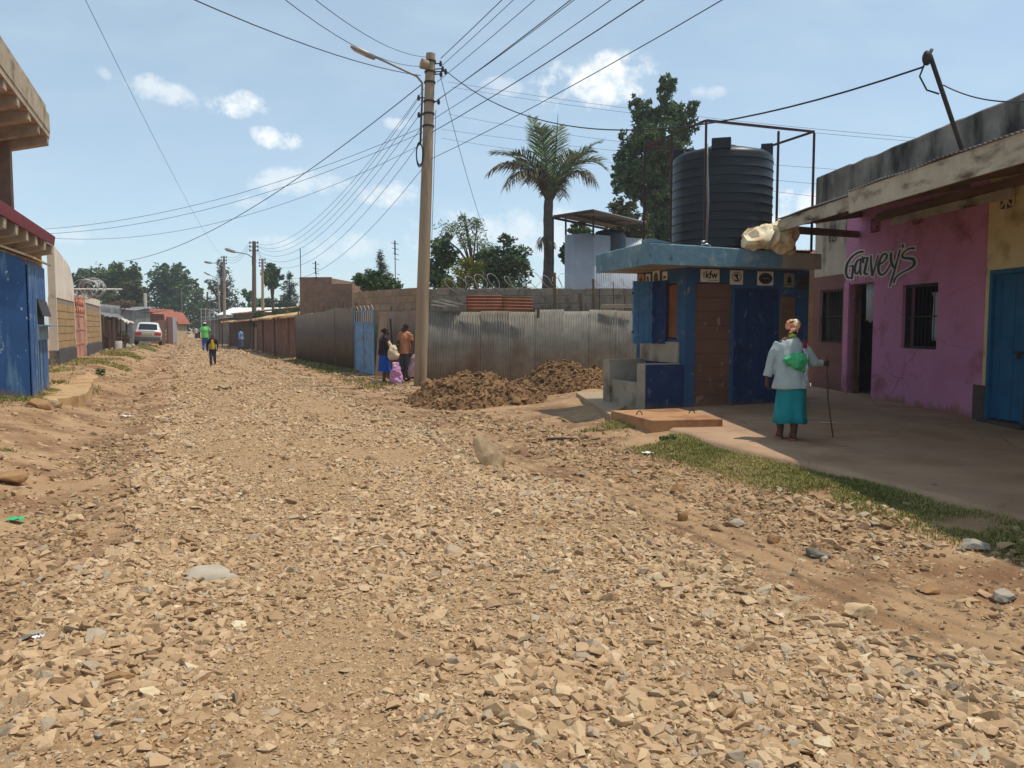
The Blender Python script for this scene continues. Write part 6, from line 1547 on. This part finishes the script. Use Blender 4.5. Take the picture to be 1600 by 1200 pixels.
a, b = through(on(90) + Vector((-.1, -.05, 0)), 560, 15.5); wire('thin slack cable from the very tip of the main pole to the upper left', a, b, .6, .008)
q = P(152, -2, 18); a = T3 + Vector((-.2, 0, 0)); wire('single thin cable crossing the sky on the far left', a, a + (q - a) * 1.25, .9, .007, None, 24)
wire('black service cable sagging from the main pole past the palm to the leaning mast', on(112) + Vector((.45, -.05, 0)), mast_t + Vector((-.06, 0, -.12)), 1.05, .014, None, 30)
wire('black cable from the leaning mast to the parapet on the right', P(1474, 133, 10.05), P(1606, 158, 8.2), .07, .010)
wire('steep drop cable from the main pole down to the yellow green bush', on(118) + Vector((.28, -.05, 0)), P(768, 390, 36), .35, .010)
gl = 'faint far cables crossing the sky behind the tank'
for (p0, p1, d0, d1) in (((700, 128), (1460, 218), 48, 34), ((705, 136), (1440, 222), 48, 34), ((700, 178), (1200, 245), 50, 36), ((690, 202), (1420, 272), 50, 36), ((690, 216), (1380, 296), 50, 36), ((1000, 262), (1400, 318), 46, 36)):
    wire('faint thin cable crossing the sky behind the black tank', P(*p0, d0), P(*p1, d1), .25, .010, gl)

# ------------------------------------------------------------------ people
m_skin = M('dark_skin', (84, 56, 42), (72, 48, 36), scale=8, bump=.05, rough=.55)
m_hair = M('black_hair', (22, 19, 18), (30, 26, 24), scale=30, bump=.4, rough=.9)
m_eye = M('eye_white', (200, 194, 186), None, bump=0, rough=.3)
def mat3(h, pr): return None
def hand(mb, wrist, d, side, r=.0092, curl=.5, s=1.0):
    """palm, four unequal fingers and a thumb; d: pointing direction, side: thumb direction"""
    d = Vector(d).normalized(); side = Vector(side); side = (side - d * side.dot(d)).normalized(); nrm = d.cross(side).normalized()
    w = Vector(wrist)
    mb.tube([w - d * .01 * s, w + d * .035 * s, w + d * .085 * s], [.024 * s, .032 * s, .034 * s], 8)
    for k, (o, l) in enumerate(((.027, .070), (.010, .080), (-.009, .074), (-.027, .058))):
        a = w + d * .075 * s + side * o * s; b = a + (d + nrm * curl * .35) * l * .5 * s; c = b + (d + nrm * curl * 1.3).normalized() * l * .5 * s
        mb.tube([a, b, c], [r * s * 1.05, r * s, r * s * .85], 7)
    a = w + d * .02 * s + side * .026 * s; b = a + (d * .6 + side).normalized() * .04 * s; c = b + (d + side * .3 + nrm * curl * .5).normalized() * .03 * s
    mb.tube([a, b, c], [r * s * 1.25, r * s * 1.1, r * s * .9], 7)

def head(mb, c, s, face):
    """c: head centre, face: forward direction"""
    f = Vector(face).normalized(); sd = f.cross(Vector((0, 0, 1))).normalized(); u = sd.cross(f)
    mt = Matrix((sd, f, u)).transposed().to_4x4()
    c = Vector(c)
    mb.ball(c + u * .02 * s, .075 * s, .094 * s, .098 * s, 14, 10, mt)
    mb.ball(c + f * .022 * s - u * .05 * s, .058 * s, .068 * s, .068 * s, 12, 8, mt)
    mb.tube([c + f * .088 * s + u * .015 * s, c + f * .108 * s - u * .022 * s, c + f * .09 * s - u * .03 * s], [.009 * s, .017 * s, .012 * s], 6)
    mb.tube([c + f * .083 * s - u * .06 * s - sd * .02 * s, c + f * .092 * s - u * .058 * s, c + f * .083 * s - u * .06 * s + sd * .02 * s], .009 * s, 6)
    mb.ball(c + f * .075 * s + u * .035 * s, .05 * s, .016 * s, .010 * s, 10, 6, mt)
    for k in (-1, 1): mb.ball(c + sd * k * .078 * s - f * .005 * s, .010 * s, .022 * s, .03 * s, 8, 6, mt)
    return mt, sd, f, u

def figure(label, loc, rotz, h, shoulder=.19, hip=.155, arms=None, legs=None, lean=0.0, voxel=.014, top=None, sleeves=1.0, bottom=None, skirt=None, skirt_len=.0,
           hair='short', cap=None, shoes=None, vest=None, faceturn=0, cat='person', topmat2=None, coat_open=None, headtilt=0, bulk=1.0):
    """figure facing local +Y, right hand at +X.  arms/legs: lists of joints (fractions of the height) per side"""
    root = thing('person', label, cat, loc, rotz)
    S = h / 1.65
    def V(p): return Vector((p[0] * S, p[1] * S, p[2] * S))
    hipz, shz = .86, 1.36
    ln = lean
    arms = arms or [[(shoulder, ln, shz), (shoulder + .06, ln - .03, 1.08), (shoulder + .07, ln + .04, .84)], [(-shoulder, ln, shz), (-shoulder - .06, ln - .03, 1.08), (-shoulder - .07, ln + .04, .84)]]
    legs = legs or [[(.09, 0, hipz), (.09, .02, .46), (.09, -.02, .07)], [(-.09, 0, hipz), (-.09, .02, .46), (-.09, -.02, .07)]]
    b = MB()
    b.tube([V((0, 0, .80)), V((0, 0, .90)), V((0, ln * .4, 1.08)), V((0, ln * .8, 1.26)), V((0, ln, 1.36)), V((0, ln, 1.41))], [.10 * S, .145 * S, .125 * S, .145 * S, .12 * S, .05 * S], 12)
    b.tube([V((-shoulder, ln, shz)), V((0, ln, shz + .02)), V((shoulder, ln, shz))], [.052 * S, .075 * S, .052 * S], 10)
    hc = V((0, ln * 1.15 + .02, 1.55 - headtilt * .3)); b.tube([V((0, ln, 1.36)), V((0, ln * 1.1, 1.44)), hc - Vector((0, 0, .05 * S))], [.055 * S, .05 * S, .05 * S], 10)
    ft = Vector((math.sin(faceturn), math.cos(faceturn), -headtilt)).normalized()
    mt, sd, f, u = head(b, hc, S, ft)
    for i, A in enumerate(arms):
        k = 1 if i == 0 else -1
        b.tube([V(A[0]), V(A[1]), V(A[2])], [.050 * S, .040 * S, .026 * S], 9); b.ball(V(A[1]), .041 * S)
        d = (V(A[2]) - V(A[1])).normalized(); hand(b, V(A[2]), d, Vector((-k * .4, 1, .2)), .0095, .7, S)
    for A in legs:
        b.tube([V(A[0]), V(A[1]), V(A[2])], [.085 * S, .056 * S, .036 * S], 10); b.ball(V(A[1]), .057 * S)
        b.tube([V(A[2]) + V((0, -.04, -.03)), V(A[2]) + V((0, .06, -.035)), V(A[2]) + V((0, .16, -.05))], [.036 * S, .036 * S, .024 * S], 8)
    body = b.remesh(voxel, 2).build('body', m_skin, root, smooth=True)
    for k in (-1, 1):
        e = MB(); e.ball(hc + f * .078 * S + sd * k * .032 * S + u * .018 * S, .012 * S); e.build('eye', m_eye, root, smooth=True)
    if hair:
        hb = MB(); hb.ball(hc + u * .035 * S - f * .018 * S, .085 * S, .096 * S, .090 * S, 12, 8, mt)
        if hair == 'bun': hb.ball(hc - f * .10 * S + u * .03 * S, .05 * S)
        hb.remesh(voxel, 1, .012, 30, 1).build('hair', m_hair, root, smooth=True)
    if cap:
        cb = MB(); cb.ball(hc + u * .055 * S, .092 * S, .104 * S, .085 * S, 12, 8, mt); cb.ball(hc + u * .045 * S + f * .1 * S, .07 * S, .07 * S, .012 * S, 12, 6, mt); cb.build('cap', cap, root, smooth=True)
    if top:
        g = MB(); zb = .80 if bottom else .84
        g.tube([V((0, 0, zb)), V((0, 0, .92)), V((0, ln * .4, 1.08)), V((0, ln * .8, 1.26)), V((0, ln, 1.37)), V((0, ln, 1.42))], [.172 * S * bulk, .166 * S * bulk, .148 * S * bulk, .163 * S * bulk, .13 * S, .066 * S], 14)
        g.tube([V((-shoulder, ln, shz)), V((0, ln, shz + .025)), V((shoulder, ln, shz))], [.066 * S, .088 * S, .066 * S], 10)
        for A in arms:
            if sleeves > .55:
                e = V(A[1]).lerp(V(A[2]), (sleeves - .5) * 1.9); g.tube([V(A[0]), V(A[1]), e], [.066 * S, .056 * S, .045 * S], 9); g.ball(V(A[1]), .057 * S)
            elif sleeves > 0: g.tube([V(A[0]), V(A[0]).lerp(V(A[1]), sleeves * 1.6)], [.066 * S, .062 * S], 9)
        g.remesh(voxel, 2, .012 * S, 9, .6).build('top', top, root, smooth=True)
    if vest:                                               # open front showing another colour
        g = MB(); g.tube([V((0, .07, .88)), V((0, .075 + ln * .8, 1.15)), V((0, .07 + ln, 1.38))], [.125 * S, .115 * S, .075 * S], 12); g.remesh(voxel, 2).build('shirt_front', vest, root, smooth=True)
    if bottom:
        g = MB(); g.tube([V((0, 0, .78)), V((0, 0, .88)), V((0, 0, .98))], [.13 * S, .162 * S, .15 * S], 12)
        for A in legs: g.tube([V(A[0]), V(A[1]), V(A[2]) + V((0, 0, .02))], [.104 * S, .080 * S, .064 * S], 10); g.ball(V(A[1]), .081 * S)
        g.remesh(voxel, 2, .012 * S, 10, .6).build('trousers', bottom, root, smooth=True)
    if skirt:
        g = MB(); n = 28; rings = []
        for z, rx in ((1.0, .15), (.9, .172), (.7, .20), (.5, .22), (skirt_len, .245)):
            rings.append([V(((rx + .014 * math.sin(j * 2 * pi / n * 7) * (1 - z)) * math.cos(2 * pi * j / n), (rx * .8 + .014 * math.sin(j * 2 * pi / n * 7 + 1) * (1 - z)) * math.sin(2 * pi * j / n), z)) for j in range(n)])
        g.loft(rings).build('skirt', skirt, root, smooth='auto')
    if shoes:
        for A in legs:
            g = MB(); g.tube([V(A[2]) + V((0, -.055, -.035)), V(A[2]) + V((0, .05, -.035)), V(A[2]) + V((0, .17, -.047))], [.040 * S, .043 * S, .032 * S], 9); g.build('shoe', shoes, root, smooth='auto')
    return root
def cl(name, c, c2=None, **k): return M(name, c, c2 or tuple(max(0, v - 18) for v in c), scale=k.pop('scale', 6), bump=k.pop('bump', .2), bscale=40, rough=.9, **k)
def ground_at(px, d, dz=0):
    q = P(px, 512, d); return (q.x, q.y, Hs(q.x, q.y) + dz)

# two people by the fence
figure('woman in a dark jacket and bright blue skirt holding a white sack by the fence', ground_at(600, 23.2), R(-75), 1.62, top=cl('dark_jacket', (58, 44, 46)), skirt=cl('blue_skirt', (24, 84, 176)), skirt_len=.36, hair='bun', shoes=cl('dark_shoe', (36, 30, 30)), lean=.03,
       arms=[[(.19, .03, 1.36), (.22, .10, 1.10), (.10, .34, 1.13)], [(-.19, .03, 1.36), (-.22, .10, 1.10), (-.08, .34, 1.16)]], headtilt=.15, bulk=1.12)
figure('person in a peach top and grey trousers standing close to the power pole', ground_at(633, 23.4), R(150), 1.66, top=cl('peach_top', (186, 128, 92)), sleeves=.4, bottom=cl('grey_trousers', (84, 84, 86)), shoes=cl('dark_shoe', (36, 30, 30)), faceturn=.6,
       arms=[[(.19, 0, 1.36), (.24, .02, 1.08), (.16, .16, .92)], [(-.19, 0, 1.36), (-.23, -.04, 1.08), (-.24, .03, .86)]], bulk=1.08)
q = ground_at(613, 22.95)
mb = MB(); mb.ball((q[0], q[1], .92), .15, .13, .19); mb.ball((q[0] + .03, q[1], .78), .17, .14, .12); mb.tube([(q[0] - .04, q[1], 1.0), (q[0] - .12, q[1] + .05, 1.2)], [.07, .03], 8)
tag(mb.remesh(.02, 2, .035, 8, .8).build('white_sack', M('pale_sack', (214, 196, 164), (190, 168, 132), scale=5, bump=.2), smooth=True), 'full cream sack held in the arms of the woman in the blue skirt', 'sack')
q = ground_at(618, 22.7)
mb = MB(); mb.loft([((q[0], q[1], q[2]), .20, .16), ((q[0], q[1], q[2] + .12), .21, .17), ((q[0], q[1], q[2] + .35), .16, .13), ((q[0], q[1], q[2] + .5), .12, .1), ((q[0], q[1], q[2] + .62), .10, .07)])
tag(mb.remesh(.02, 1, .05, 8, .8).build('plastic_bag', M('pink_plastic', (214, 152, 184), (196, 140, 190), scale=5, bump=.1, c3=(196, 196, 214), s3=4, rough=.4, trans=.15), smooth=True), 'pink plastic bag standing on the ground between the two people', 'bag')
q = ground_at(645, 23.2)
mb = MB(); mb.loft([((q[0], q[1], q[2] + .15), .13, .1), ((q[0], q[1], q[2] + .3), .14, .11), ((q[0], q[1], q[2] + .6), .09, .06), ((q[0] + .02, q[1], q[2] + .8), .03, .03)])
tag(mb.remesh(.02, 1, .04, 8, .8).build('plastic_bag', M('lilac_plastic', (178, 148, 156), (160, 130, 140), scale=5, bump=.1, rough=.4), smooth=True), 'dull lilac plastic bag carried by the person in the peach top', 'bag')
# walkers down the street
wl = [[(.09, 0, .86), (.09, .12, .47), (.09, .14, .09)], [(-.09, 0, .86), (-.09, .05, .46), (-.09, -.20, .16)]]
def arms_sw(a=.1): return [[(.19, 0, 1.36), (.25, -.06 - a * .4, 1.10), (.24, .02 - a, .88)], [(-.19, 0, 1.36), (-.25, -.02 + a * .4, 1.10), (-.24, .10 + a, .90)]]
d = 25.6; q = G(333, 573, 0); d = q.y
figure('child in a dark jacket over a yellow shirt walking toward the camera on the gravel', (q.x, q.y, Hs(q.x, q.y) + .03), R(196), 48 * d / F_PX * 1.02, top=cl('dark_fleece', (52, 40, 38)), vest=cl('yellow_shirt', (206, 172, 44)), bottom=cl('navy_trousers', (62, 62, 84)), shoes=cl('dark_shoe', (36, 30, 30)), legs=wl, arms=arms_sw(.05), voxel=.012, headtilt=.15)
q = G(321, 551, 0); d = q.y
figure('person in a bright green shirt, white cap and blue trousers further down the road', (q.x, q.y, Hs(q.x, q.y) + .03), R(20), 45 * d / F_PX, top=cl('green_shirt', (112, 200, 112)), sleeves=.5, bottom=cl('blue_trousers', (66, 96, 168)), cap=cl('white_cap', (224, 224, 226)), shoes=cl('dark_shoe', (36, 30, 30)), legs=wl, arms=[[(.19, 0, 1.36), (.30, .02, 1.14), (.16, .16, 1.24)], [(-.19, 0, 1.36), (-.28, 0, 1.10), (-.27, .05, .86)]], voxel=.016, bulk=1.15)
figure('woman in a pale blue blouse and dark skirt walking past the brown shacks', ground_at(376, 54), R(-70), 1.55, top=cl('pale_blue_blouse', (134, 162, 202)), skirt=cl('slate_skirt', (84, 96, 108)), skirt_len=.34, hair='bun', legs=wl, arms=arms_sw(.1), voxel=.018, bulk=1.1)
figure('far walker in a whitish shirt and dark trousers at the street end', ground_at(306, 112), R(30), 1.7, top=cl('whitish_shirt', (206, 190, 186)), bottom=cl('dark_trousers', (58, 56, 70)), legs=wl, arms=arms_sw(.05), voxel=.02)
figure('far figure in a grey jacket bending a little at the left of the street end', ground_at(291, 112), R(60), 1.6, top=cl('grey_jacket', (112, 116, 124)), bottom=cl('dark_trousers', (58, 56, 70)), lean=.10, legs=wl, arms=arms_sw(.2), voxel=.02)

# old woman on the forecourt, seen from behind
WL_ = P(1239, 512, 10.4); wz = float(padz(np.array([10.4]))[0]) + .025
old = thing('person', 'old woman in a patterned headscarf, pale jacket and teal skirt walking with a stick', 'person', (WL_.x, WL_.y, wz), R(-8))
b = MB()
for x, y0 in ((-.115, .10), (.025, -.06)):
    b.tube([(x * .8, y0 * .4, .74), (x, y0 * .9, .40), (x, y0 - .02, .22), (x, y0 - .03, .075)], [.09, .062, .054, .038], 12)
    b.ball((x, y0 - .055, .045), .032, .036, .034); b.tube([(x, y0 - .05, .05), (x, y0 + .06, .05), (x + .005, y0 + .15, .038)], [.034, .036, .022], 9)
    for k in range(5): b.tube([(x - .026 + .013 * k, y0 + .13, .036), (x - .03 + .0145 * k, y0 + .165 - .006 * abs(k - 1.5), .033)], .0085, 6)
b.tube([(0, .0, .72), (0, .03, .86), (0, .07, 1.02), (0, .115, 1.16), (0, .135, 1.23), (0, .145, 1.29)], [.13, .13, .11, .10, .075, .05], 14)
b.tube([(-.14, .12, 1.235), (0, .12, 1.26), (.14, .12, 1.235)], [.055, .07, .055], 10)
hc = Vector((.045, .20, 1.44)); b.tube([(0, .13, 1.28), (.02, .16, 1.34), (.04, .19, 1.40)], [.056, .05, .052], 10)
mt, sd, f, u = head(b, hc, .98, (.15, 1, -.15))
wr_l, wr_r = Vector((-.30, .06, .78)), Vector((.44, .22, .985))
b.tube([(-.15, .12, 1.23), (-.265, .07, 1.0), wr_l], [.05, .042, .026], 10); hand(b, wr_l + Vector((.0, .0, -.01)), (.10, .12, -1), (.2, 1, 0), .0095, .9, .95)
b.tube([(.15, .12, 1.23), (.285, .12, .99), wr_r], [.05, .042, .026], 10)
# right hand closed round the stick
sx, sy = wr_r.x + .055, wr_r.y + .045
b.tube([wr_r - Vector((.02, .01, 0)), wr_r + Vector((.035, .02, .0))], [.027, .033], 9)
for k in range(4):
    z = .985 + .030 - .020 * k; b.tube([wr_r + Vector((.03, .03, z - .985)), Vector((sx + .002, sy + .026, z)), Vector((sx + .027, sy + .002, z - .002)), Vector((sx + .008, sy - .025, z - .004))], [.0105, .0105, .010, .009], 7)
b.tube([wr_r + Vector((.03, -.01, .03)), Vector((sx - .005, sy - .03, 1.02)), Vector((sx + .02, sy - .02, 1.035))], [.012, .0105, .009], 7)
b.remesh(.0065, 2).build('body', m_skin, old, smooth=True)
for k in (-1, 1):
    e = MB(); e.ball(hc + f * .077 + sd * k * .032 + u * .018, .012); e.build('eye', m_eye, old, smooth=True)
# skirt
n = 48; rings = []
for z, rx, ry, cx, cy in ((.86, .13, .11, 0, .03), (.72, .165, .14, 0, .025), (.58, .185, .165, -.002, .02), (.44, .190, .165, -.006, .02), (.32, .198, .17, -.006, .015), (.215, .212, .185, -.008, .01)):
    a_ = .018 * min(1, max(0, (.8 - z) / .5))
    rings.append([Vector((cx + (rx + a_ * math.sin(j * 2 * pi / n * 5 + z * 2)) * math.cos(2 * pi * j / n), cy + (ry + a_ * math.sin(j * 2 * pi / n * 6 + 1)) * math.sin(2 * pi * j / n), z + .012 * math.sin(j * 2 * pi / n * 3) * (z < .3))) for j in range(n)])
m_teal = cl('teal_cotton', (30, 140, 146), (24, 122, 130))
MB().loft(rings, cap=False).build('skirt', m_teal, old, smooth=True, solid=.006)
# jacket: flared, with sleeves
m_jacket = cl('pale_grey_jacket', (176, 186, 184), (158, 168, 166), scale=4)
g = MB()
g.loft([((.0, .02, .665), .240, .185), ((.0, .02, .72), .232, .182), ((0, .03, .85), .212, .172), ((0, .06, 1.0), .196, .165), ((0, .09, 1.13), .188, .160), ((0, .115, 1.23), .172, .145), ((0, .13, 1.285), .125, .118), ((.01, .14, 1.325), .078, .08)])
g.tube([(-.135, .12, 1.235), (-.20, .10, 1.14), (-.268, .07, .98), (-.297, .06, .815)], [.078, .074, .066, .062], 12)
g.tube([(.135, .12, 1.235), (.21, .12, 1.13), (.292, .12, .985), (.355, .17, .985), (.425, .215, .986)], [.078, .074, .068, .060, .054], 12)
g.remesh(.011, 2, .019, 7, .5).build('jacket', m_jacket, old, smooth=True)
g = MB(); g.tube([(-.085, .10, 1.285), (0, .06, 1.30), (.085, .10, 1.285), (.06, .19, 1.30), (-.05, .19, 1.30), (-.085, .10, 1.285)], .038, 10)
m_scarf = M('patterned_scarf', (150, 60, 44), (196, 176, 130), scale=30, bump=.2, c3=(54, 40, 34), s3=26, t3=(.5, .56))
g.remesh(.011, 1, .012, 20, 1).build('neck_scarf', m_scarf, old, smooth=True)
g = MB(); g.tube([(-.04, .075, 1.335), (.01, .06, 1.352), (.06, .08, 1.34)], [.025, .03, .024], 8); g.remesh(.01, 1).build('scarf_fold', cl('lime_cloth', (156, 170, 66)), old, smooth=True)
m_wrap = M('printed_headwrap', (206, 104, 52), (236, 216, 180), scale=9, bump=.15, c3=(176, 48, 40), s3=7, t3=(.54, .57), detail=1, c4=(52, 36, 32), s4=10, t4=(.58, .61))
g = MB(); g.ball(hc + u * .045 - f * .015, .098, .112, .086, 16, 12, mt); g.ball(hc + u * .02 - f * .075 + sd * .01, .07, .06, .062, 12, 8, mt); g.ball(hc + u * .09 + f * .01, .06, .07, .035, 12, 8, mt)
g.tube([hc - f * .1 - u * .015, hc - f * .125 - u * .04 - sd * .02, hc - f * .115 - u * .075 - sd * .05], [.034, .026, .012], 8)
g.tube([hc - f * .1 - u * .01, hc - f * .12 - u * .045 + sd * .03, hc - f * .11 - u * .07 + sd * .05], [.03, .022, .01], 8)
g.remesh(.0085, 1, .012, 18, 1.4).build('headwrap', m_wrap, old, smooth=True)
m_sandal = cl('pink_sandal', (196, 104, 96))
for x, y0 in ((-.115, .10), (.025, -.06)):
    g = MB(); n = 14; out = []
    for j in range(n):
        a = 2 * pi * j / n; out.append((x + .046 * math.cos(a) * (1.0 if math.sin(a) > 0 else .85), y0 + .045 + .135 * math.sin(a)))
    g.prism(out, .0, .016)
    sdl = g.build('sandal', m_sandal, old, bevel=.004)
    g = MB(); g.tube([(x - .046, y0 + .05, .016), (x - .03, y0 + .07, .078), (x + .03, y0 + .07, .078), (x + .046, y0 + .05, .016)], .012, 6); g.build('strap', m_sandal, sdl, smooth=True)
# her bag and stick
om = wmat(old)
def ow(p): return om @ Vector(p)
bag = thing('shoulder_bag', 'green plastic bag slung by a maroon strap on the back of the old woman', 'bag', ow((.03, -.14, .98)), R(-8))
m_green = M('green_plastic', (74, 186, 120), (60, 166, 106), scale=6, bump=.15, bscale=30, rough=.35, trans=.12)
g = MB(); g.ball(ow((.075, -.13, 1.015)), .125, .065, .115); g.ball(ow((-.02, -.12, 1.04)), .12, .05, .075); g.ball(ow((.085, -.125, .95)), .09, .05, .06)
g.remesh(.009, 1, .022, 12, 1).build('bag_body', m_green, bag, world=True, smooth=True)
g = MB(); vs = []; n = 26
for i in range(n + 1):
    a_ = i / n; fx = -.155 + .21 * a_; fz = 1.045 + .115 * a_
    for k in range(4): vs.append(ow((fx + .02 * k, -.105 - .028 * (.5 + .5 * math.sin(i * 1.9)) * (1 - k / 4) - .008 * k, fz - .032 * k + .012 * math.sin(i * 1.9 + .7))))
g.add(vs, [(4 * i + k, 4 * i + 4 + k, 4 * i + 5 + k, 4 * i + 1 + k) for i in range(n) for k in range(3)])
g.build('bag_frill', M('green_plastic_pale', (122, 214, 176), (96, 196, 150), scale=8, bump=.1, rough=.4, trans=.15), bag, world=True, smooth=True, solid=.003)
g = MB(); g.bar(ow((.155, .05, 1.30)), ow((.150, -.055, 1.215)), .05, .012, up=(0, -1, .6)); g.bar(ow((.150, -.055, 1.215)), ow((.12, -.10, 1.06)), .045, .010, up=(0, -1, .2)); g.build('strap', cl('maroon_strap', (124, 36, 52)), bag, world=True, bevel=.004)
g = MB(); vs = []
for i in range(14):
    z = 1.19 - .42 * i / 13
    for k in range(4): vs.append(ow((.10 + .018 * k + .012 * math.sin(i * .9) + .03 * i / 13, -.118 - .018 * math.sin(k * 1.4 + i * .7) - (.03 if .93 < z < 1.1 else .0), z)))
g.add(vs, [(4 * i + k, 4 * i + 4 + k, 4 * i + 5 + k, 4 * i + 1 + k) for i in range(13) for k in range(3)])
g.build('plastic_liner', M('white_plastic_film', (216, 214, 224), (190, 186, 204), scale=6, bump=.15, rough=.3, trans=.2), bag, world=True, smooth=True, solid=.002)
g = MB(); g.tube([ow((sx - .004, sy, 1.09)), ow((sx + .01, sy, .8)), ow((sx + .03, sy + .01, .5)), ow((sx + .09, sy + .03, .15)), ow((sx + .115, sy + .035, .0))], [.013, .012, .012, .011, .009], 8)
tag(g.build('walking_stick', m_rough, smooth=True), 'thin crooked wooden walking stick in the right hand of the old woman', 'walking stick')
g = G(1291, 661, .18); mb = MB(); mb.bar(g + Vector((-.1, .0, .01)), g + Vector((.12, -.02, .01)), .03, .008); tag(mb.build('paper_strip', m_whitepaint), 'narrow white paper strip on the forecourt behind the walking stick', 'paper')

# ------------------------------------------------------------------ dusty midday air
mh = bpy.data.materials.new('haze'); mh.use_nodes = True
nt = mh.node_tree; nt.nodes.clear()
vo = nt.nodes.new('ShaderNodeVolumePrincipled'); vo.inputs['Color'].default_value = (.92, .95, 1, 1); vo.inputs['Density'].default_value = .0009; vo.inputs['Anisotropy'].default_value = .2
ou = nt.nodes.new('ShaderNodeOutputMaterial'); nt.links.new(vo.outputs[0], ou.inputs['Volume'])
mb = MB(); mb.box(-1020, 1020, -1000, 1600, -1.5, 15.5)
hz = mb.build('haze', mh); tag(hz, 'thin dusty air over the whole street', 'haze', kind='stuff')
